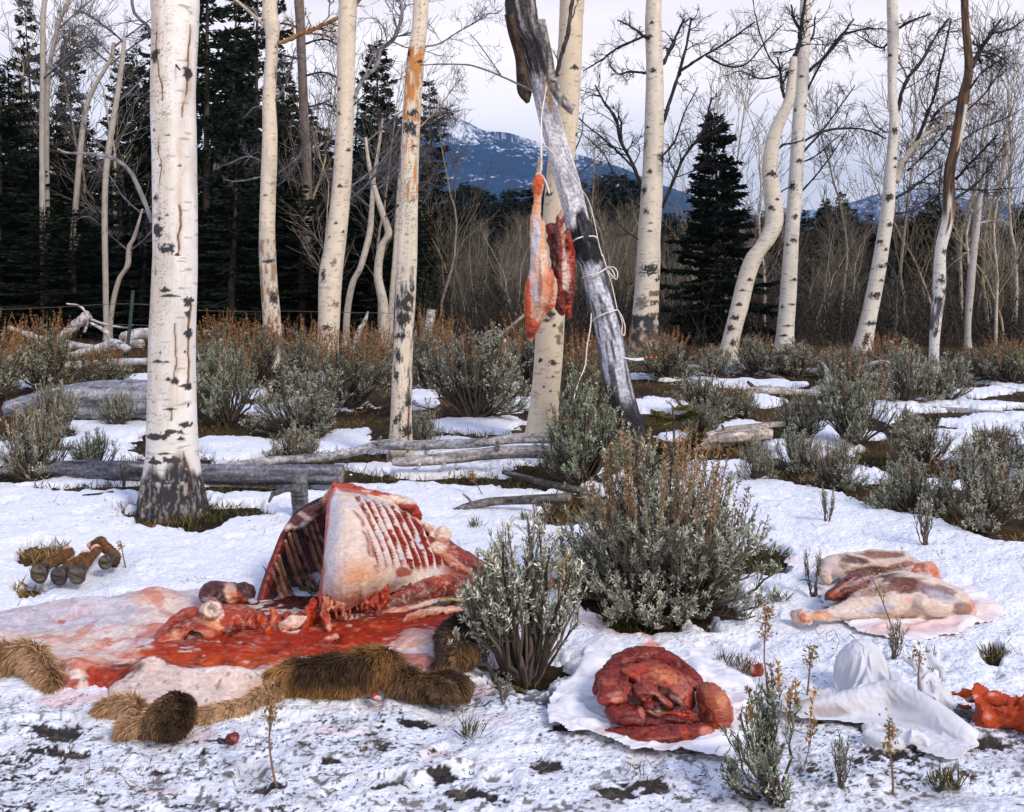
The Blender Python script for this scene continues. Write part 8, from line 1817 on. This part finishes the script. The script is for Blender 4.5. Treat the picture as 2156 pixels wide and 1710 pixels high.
cord([(1247, 676, B_), (1258, 668, RY + .02), (1274, 660, RY), (1288, 656, RY), (1300, 652, B_)], 0.006)
cord([(1300, 652, B_), (1310, 668, B_ - .02), (1316, 690, B_ - .02), (1314, 706, B_ - .02), (1309, 700, B_ - .02), (1310, 680, B_), (1302, 655, B_)], 0.005)
cord([(1245, 660, B_ - .02), (1243, 690, RY - .02), (1236, 730, RY - .05), (1232, 770, RY - .1), (1220, 800, RY - .15), (1210, 832, RY - .18), (1206, 856, RY - .2)], 0.005)
cord([(1225, 880, 8.0), (1232, 858, 8.0), (1244, 850, 8.0), (1252, 862, 8.0), (1254, 890, 8.0), (1253, 920, 8.0)], 0.005)
kn = thing('knife', 'wooden-handled knife stuck into the side of the leaning pole', 'knife', W(1350, 753, 8.72))
def slabp(name, top, bot, Y, t, col, m_, par):
    a = crom(np.array(top, float), 20); b = crom(np.array(bot, float), 20)
    s = Y / F
    V = []
    for yy in (Y - t, Y + t):
        for e in (a, b):
            V.append(np.stack([(e[:, 0] - CXD) * s, np.full(20, yy), CAMZ - (e[:, 1] - HOR) * s], 1))
    V = np.concatenate(V); i = np.arange(19)
    q = np.concatenate([np.stack([i, i + 20, i + 21, i + 1], 1), np.stack([i + 40, i + 41, i + 61, i + 60], 1), np.stack([i, i + 1, i + 41, i + 40], 1), np.stack([i + 20, i + 60, i + 61, i + 21], 1), [[0, 40, 60, 20], [19, 39, 79, 59]]])
    return MB().add(V, q, None, col).build(name, M[m_], par, smooth=False)
slabp('blade', [(1312, 752), (1335, 754.5), (1358, 752.5)], [(1312, 754), (1338, 759.5), (1358, 757.5)], 8.72, 0.0022, (0.75, 0.76, 0.80), 'steel', kn)
hd = slabp('handle', [(1356, 751), (1368, 749), (1378, 747), (1387, 746)], [(1357, 758.5), (1368, 756.5), (1380, 755.5), (1388, 755)], 8.72, 0.011, (0.12, 0.045, 0.022), 'wood', kn)
for rx_ in (1361, 1371, 1382):
    f = ell(rx_, 752.5, 8.708, 1.6, 1.6, 0.004)
    V, q = surfnet(f, f.lo - .004, f.hi + .004, 0.0012)
    MB().add(V, q, None, (0.60, 0.42, 0.16)).build('rivet', M['steel'], hd)
# ------------------------------------------------------------------ air
m = bpy.data.materials.new('air')
m.use_nodes = True
t = m.node_tree
t.nodes.clear()
o_ = t.nodes.new('ShaderNodeOutputMaterial')
pv = t.nodes.new('ShaderNodeVolumePrincipled')
pv.inputs['Color'].default_value = (0.20, 0.42, 0.85, 1)
pv.inputs['Density'].default_value = 0.00013
t.links.new(pv.outputs[0], o_.inputs['Volume'])
x0, x1, y0, y1, z0, z1 = -7000, 7000, -60, 6600, -25, 560
v = [(x, y, z) for x in (x0, x1) for y in (y0, y1) for z in (z0, z1)]
hb = MB().add(v, [(0, 1, 3, 2), (4, 6, 7, 5), (0, 4, 5, 1), (2, 3, 7, 6), (0, 2, 6, 4), (1, 5, 7, 3)])
hz_o = hb.build('haze', m, smooth=False, kind='stuff')
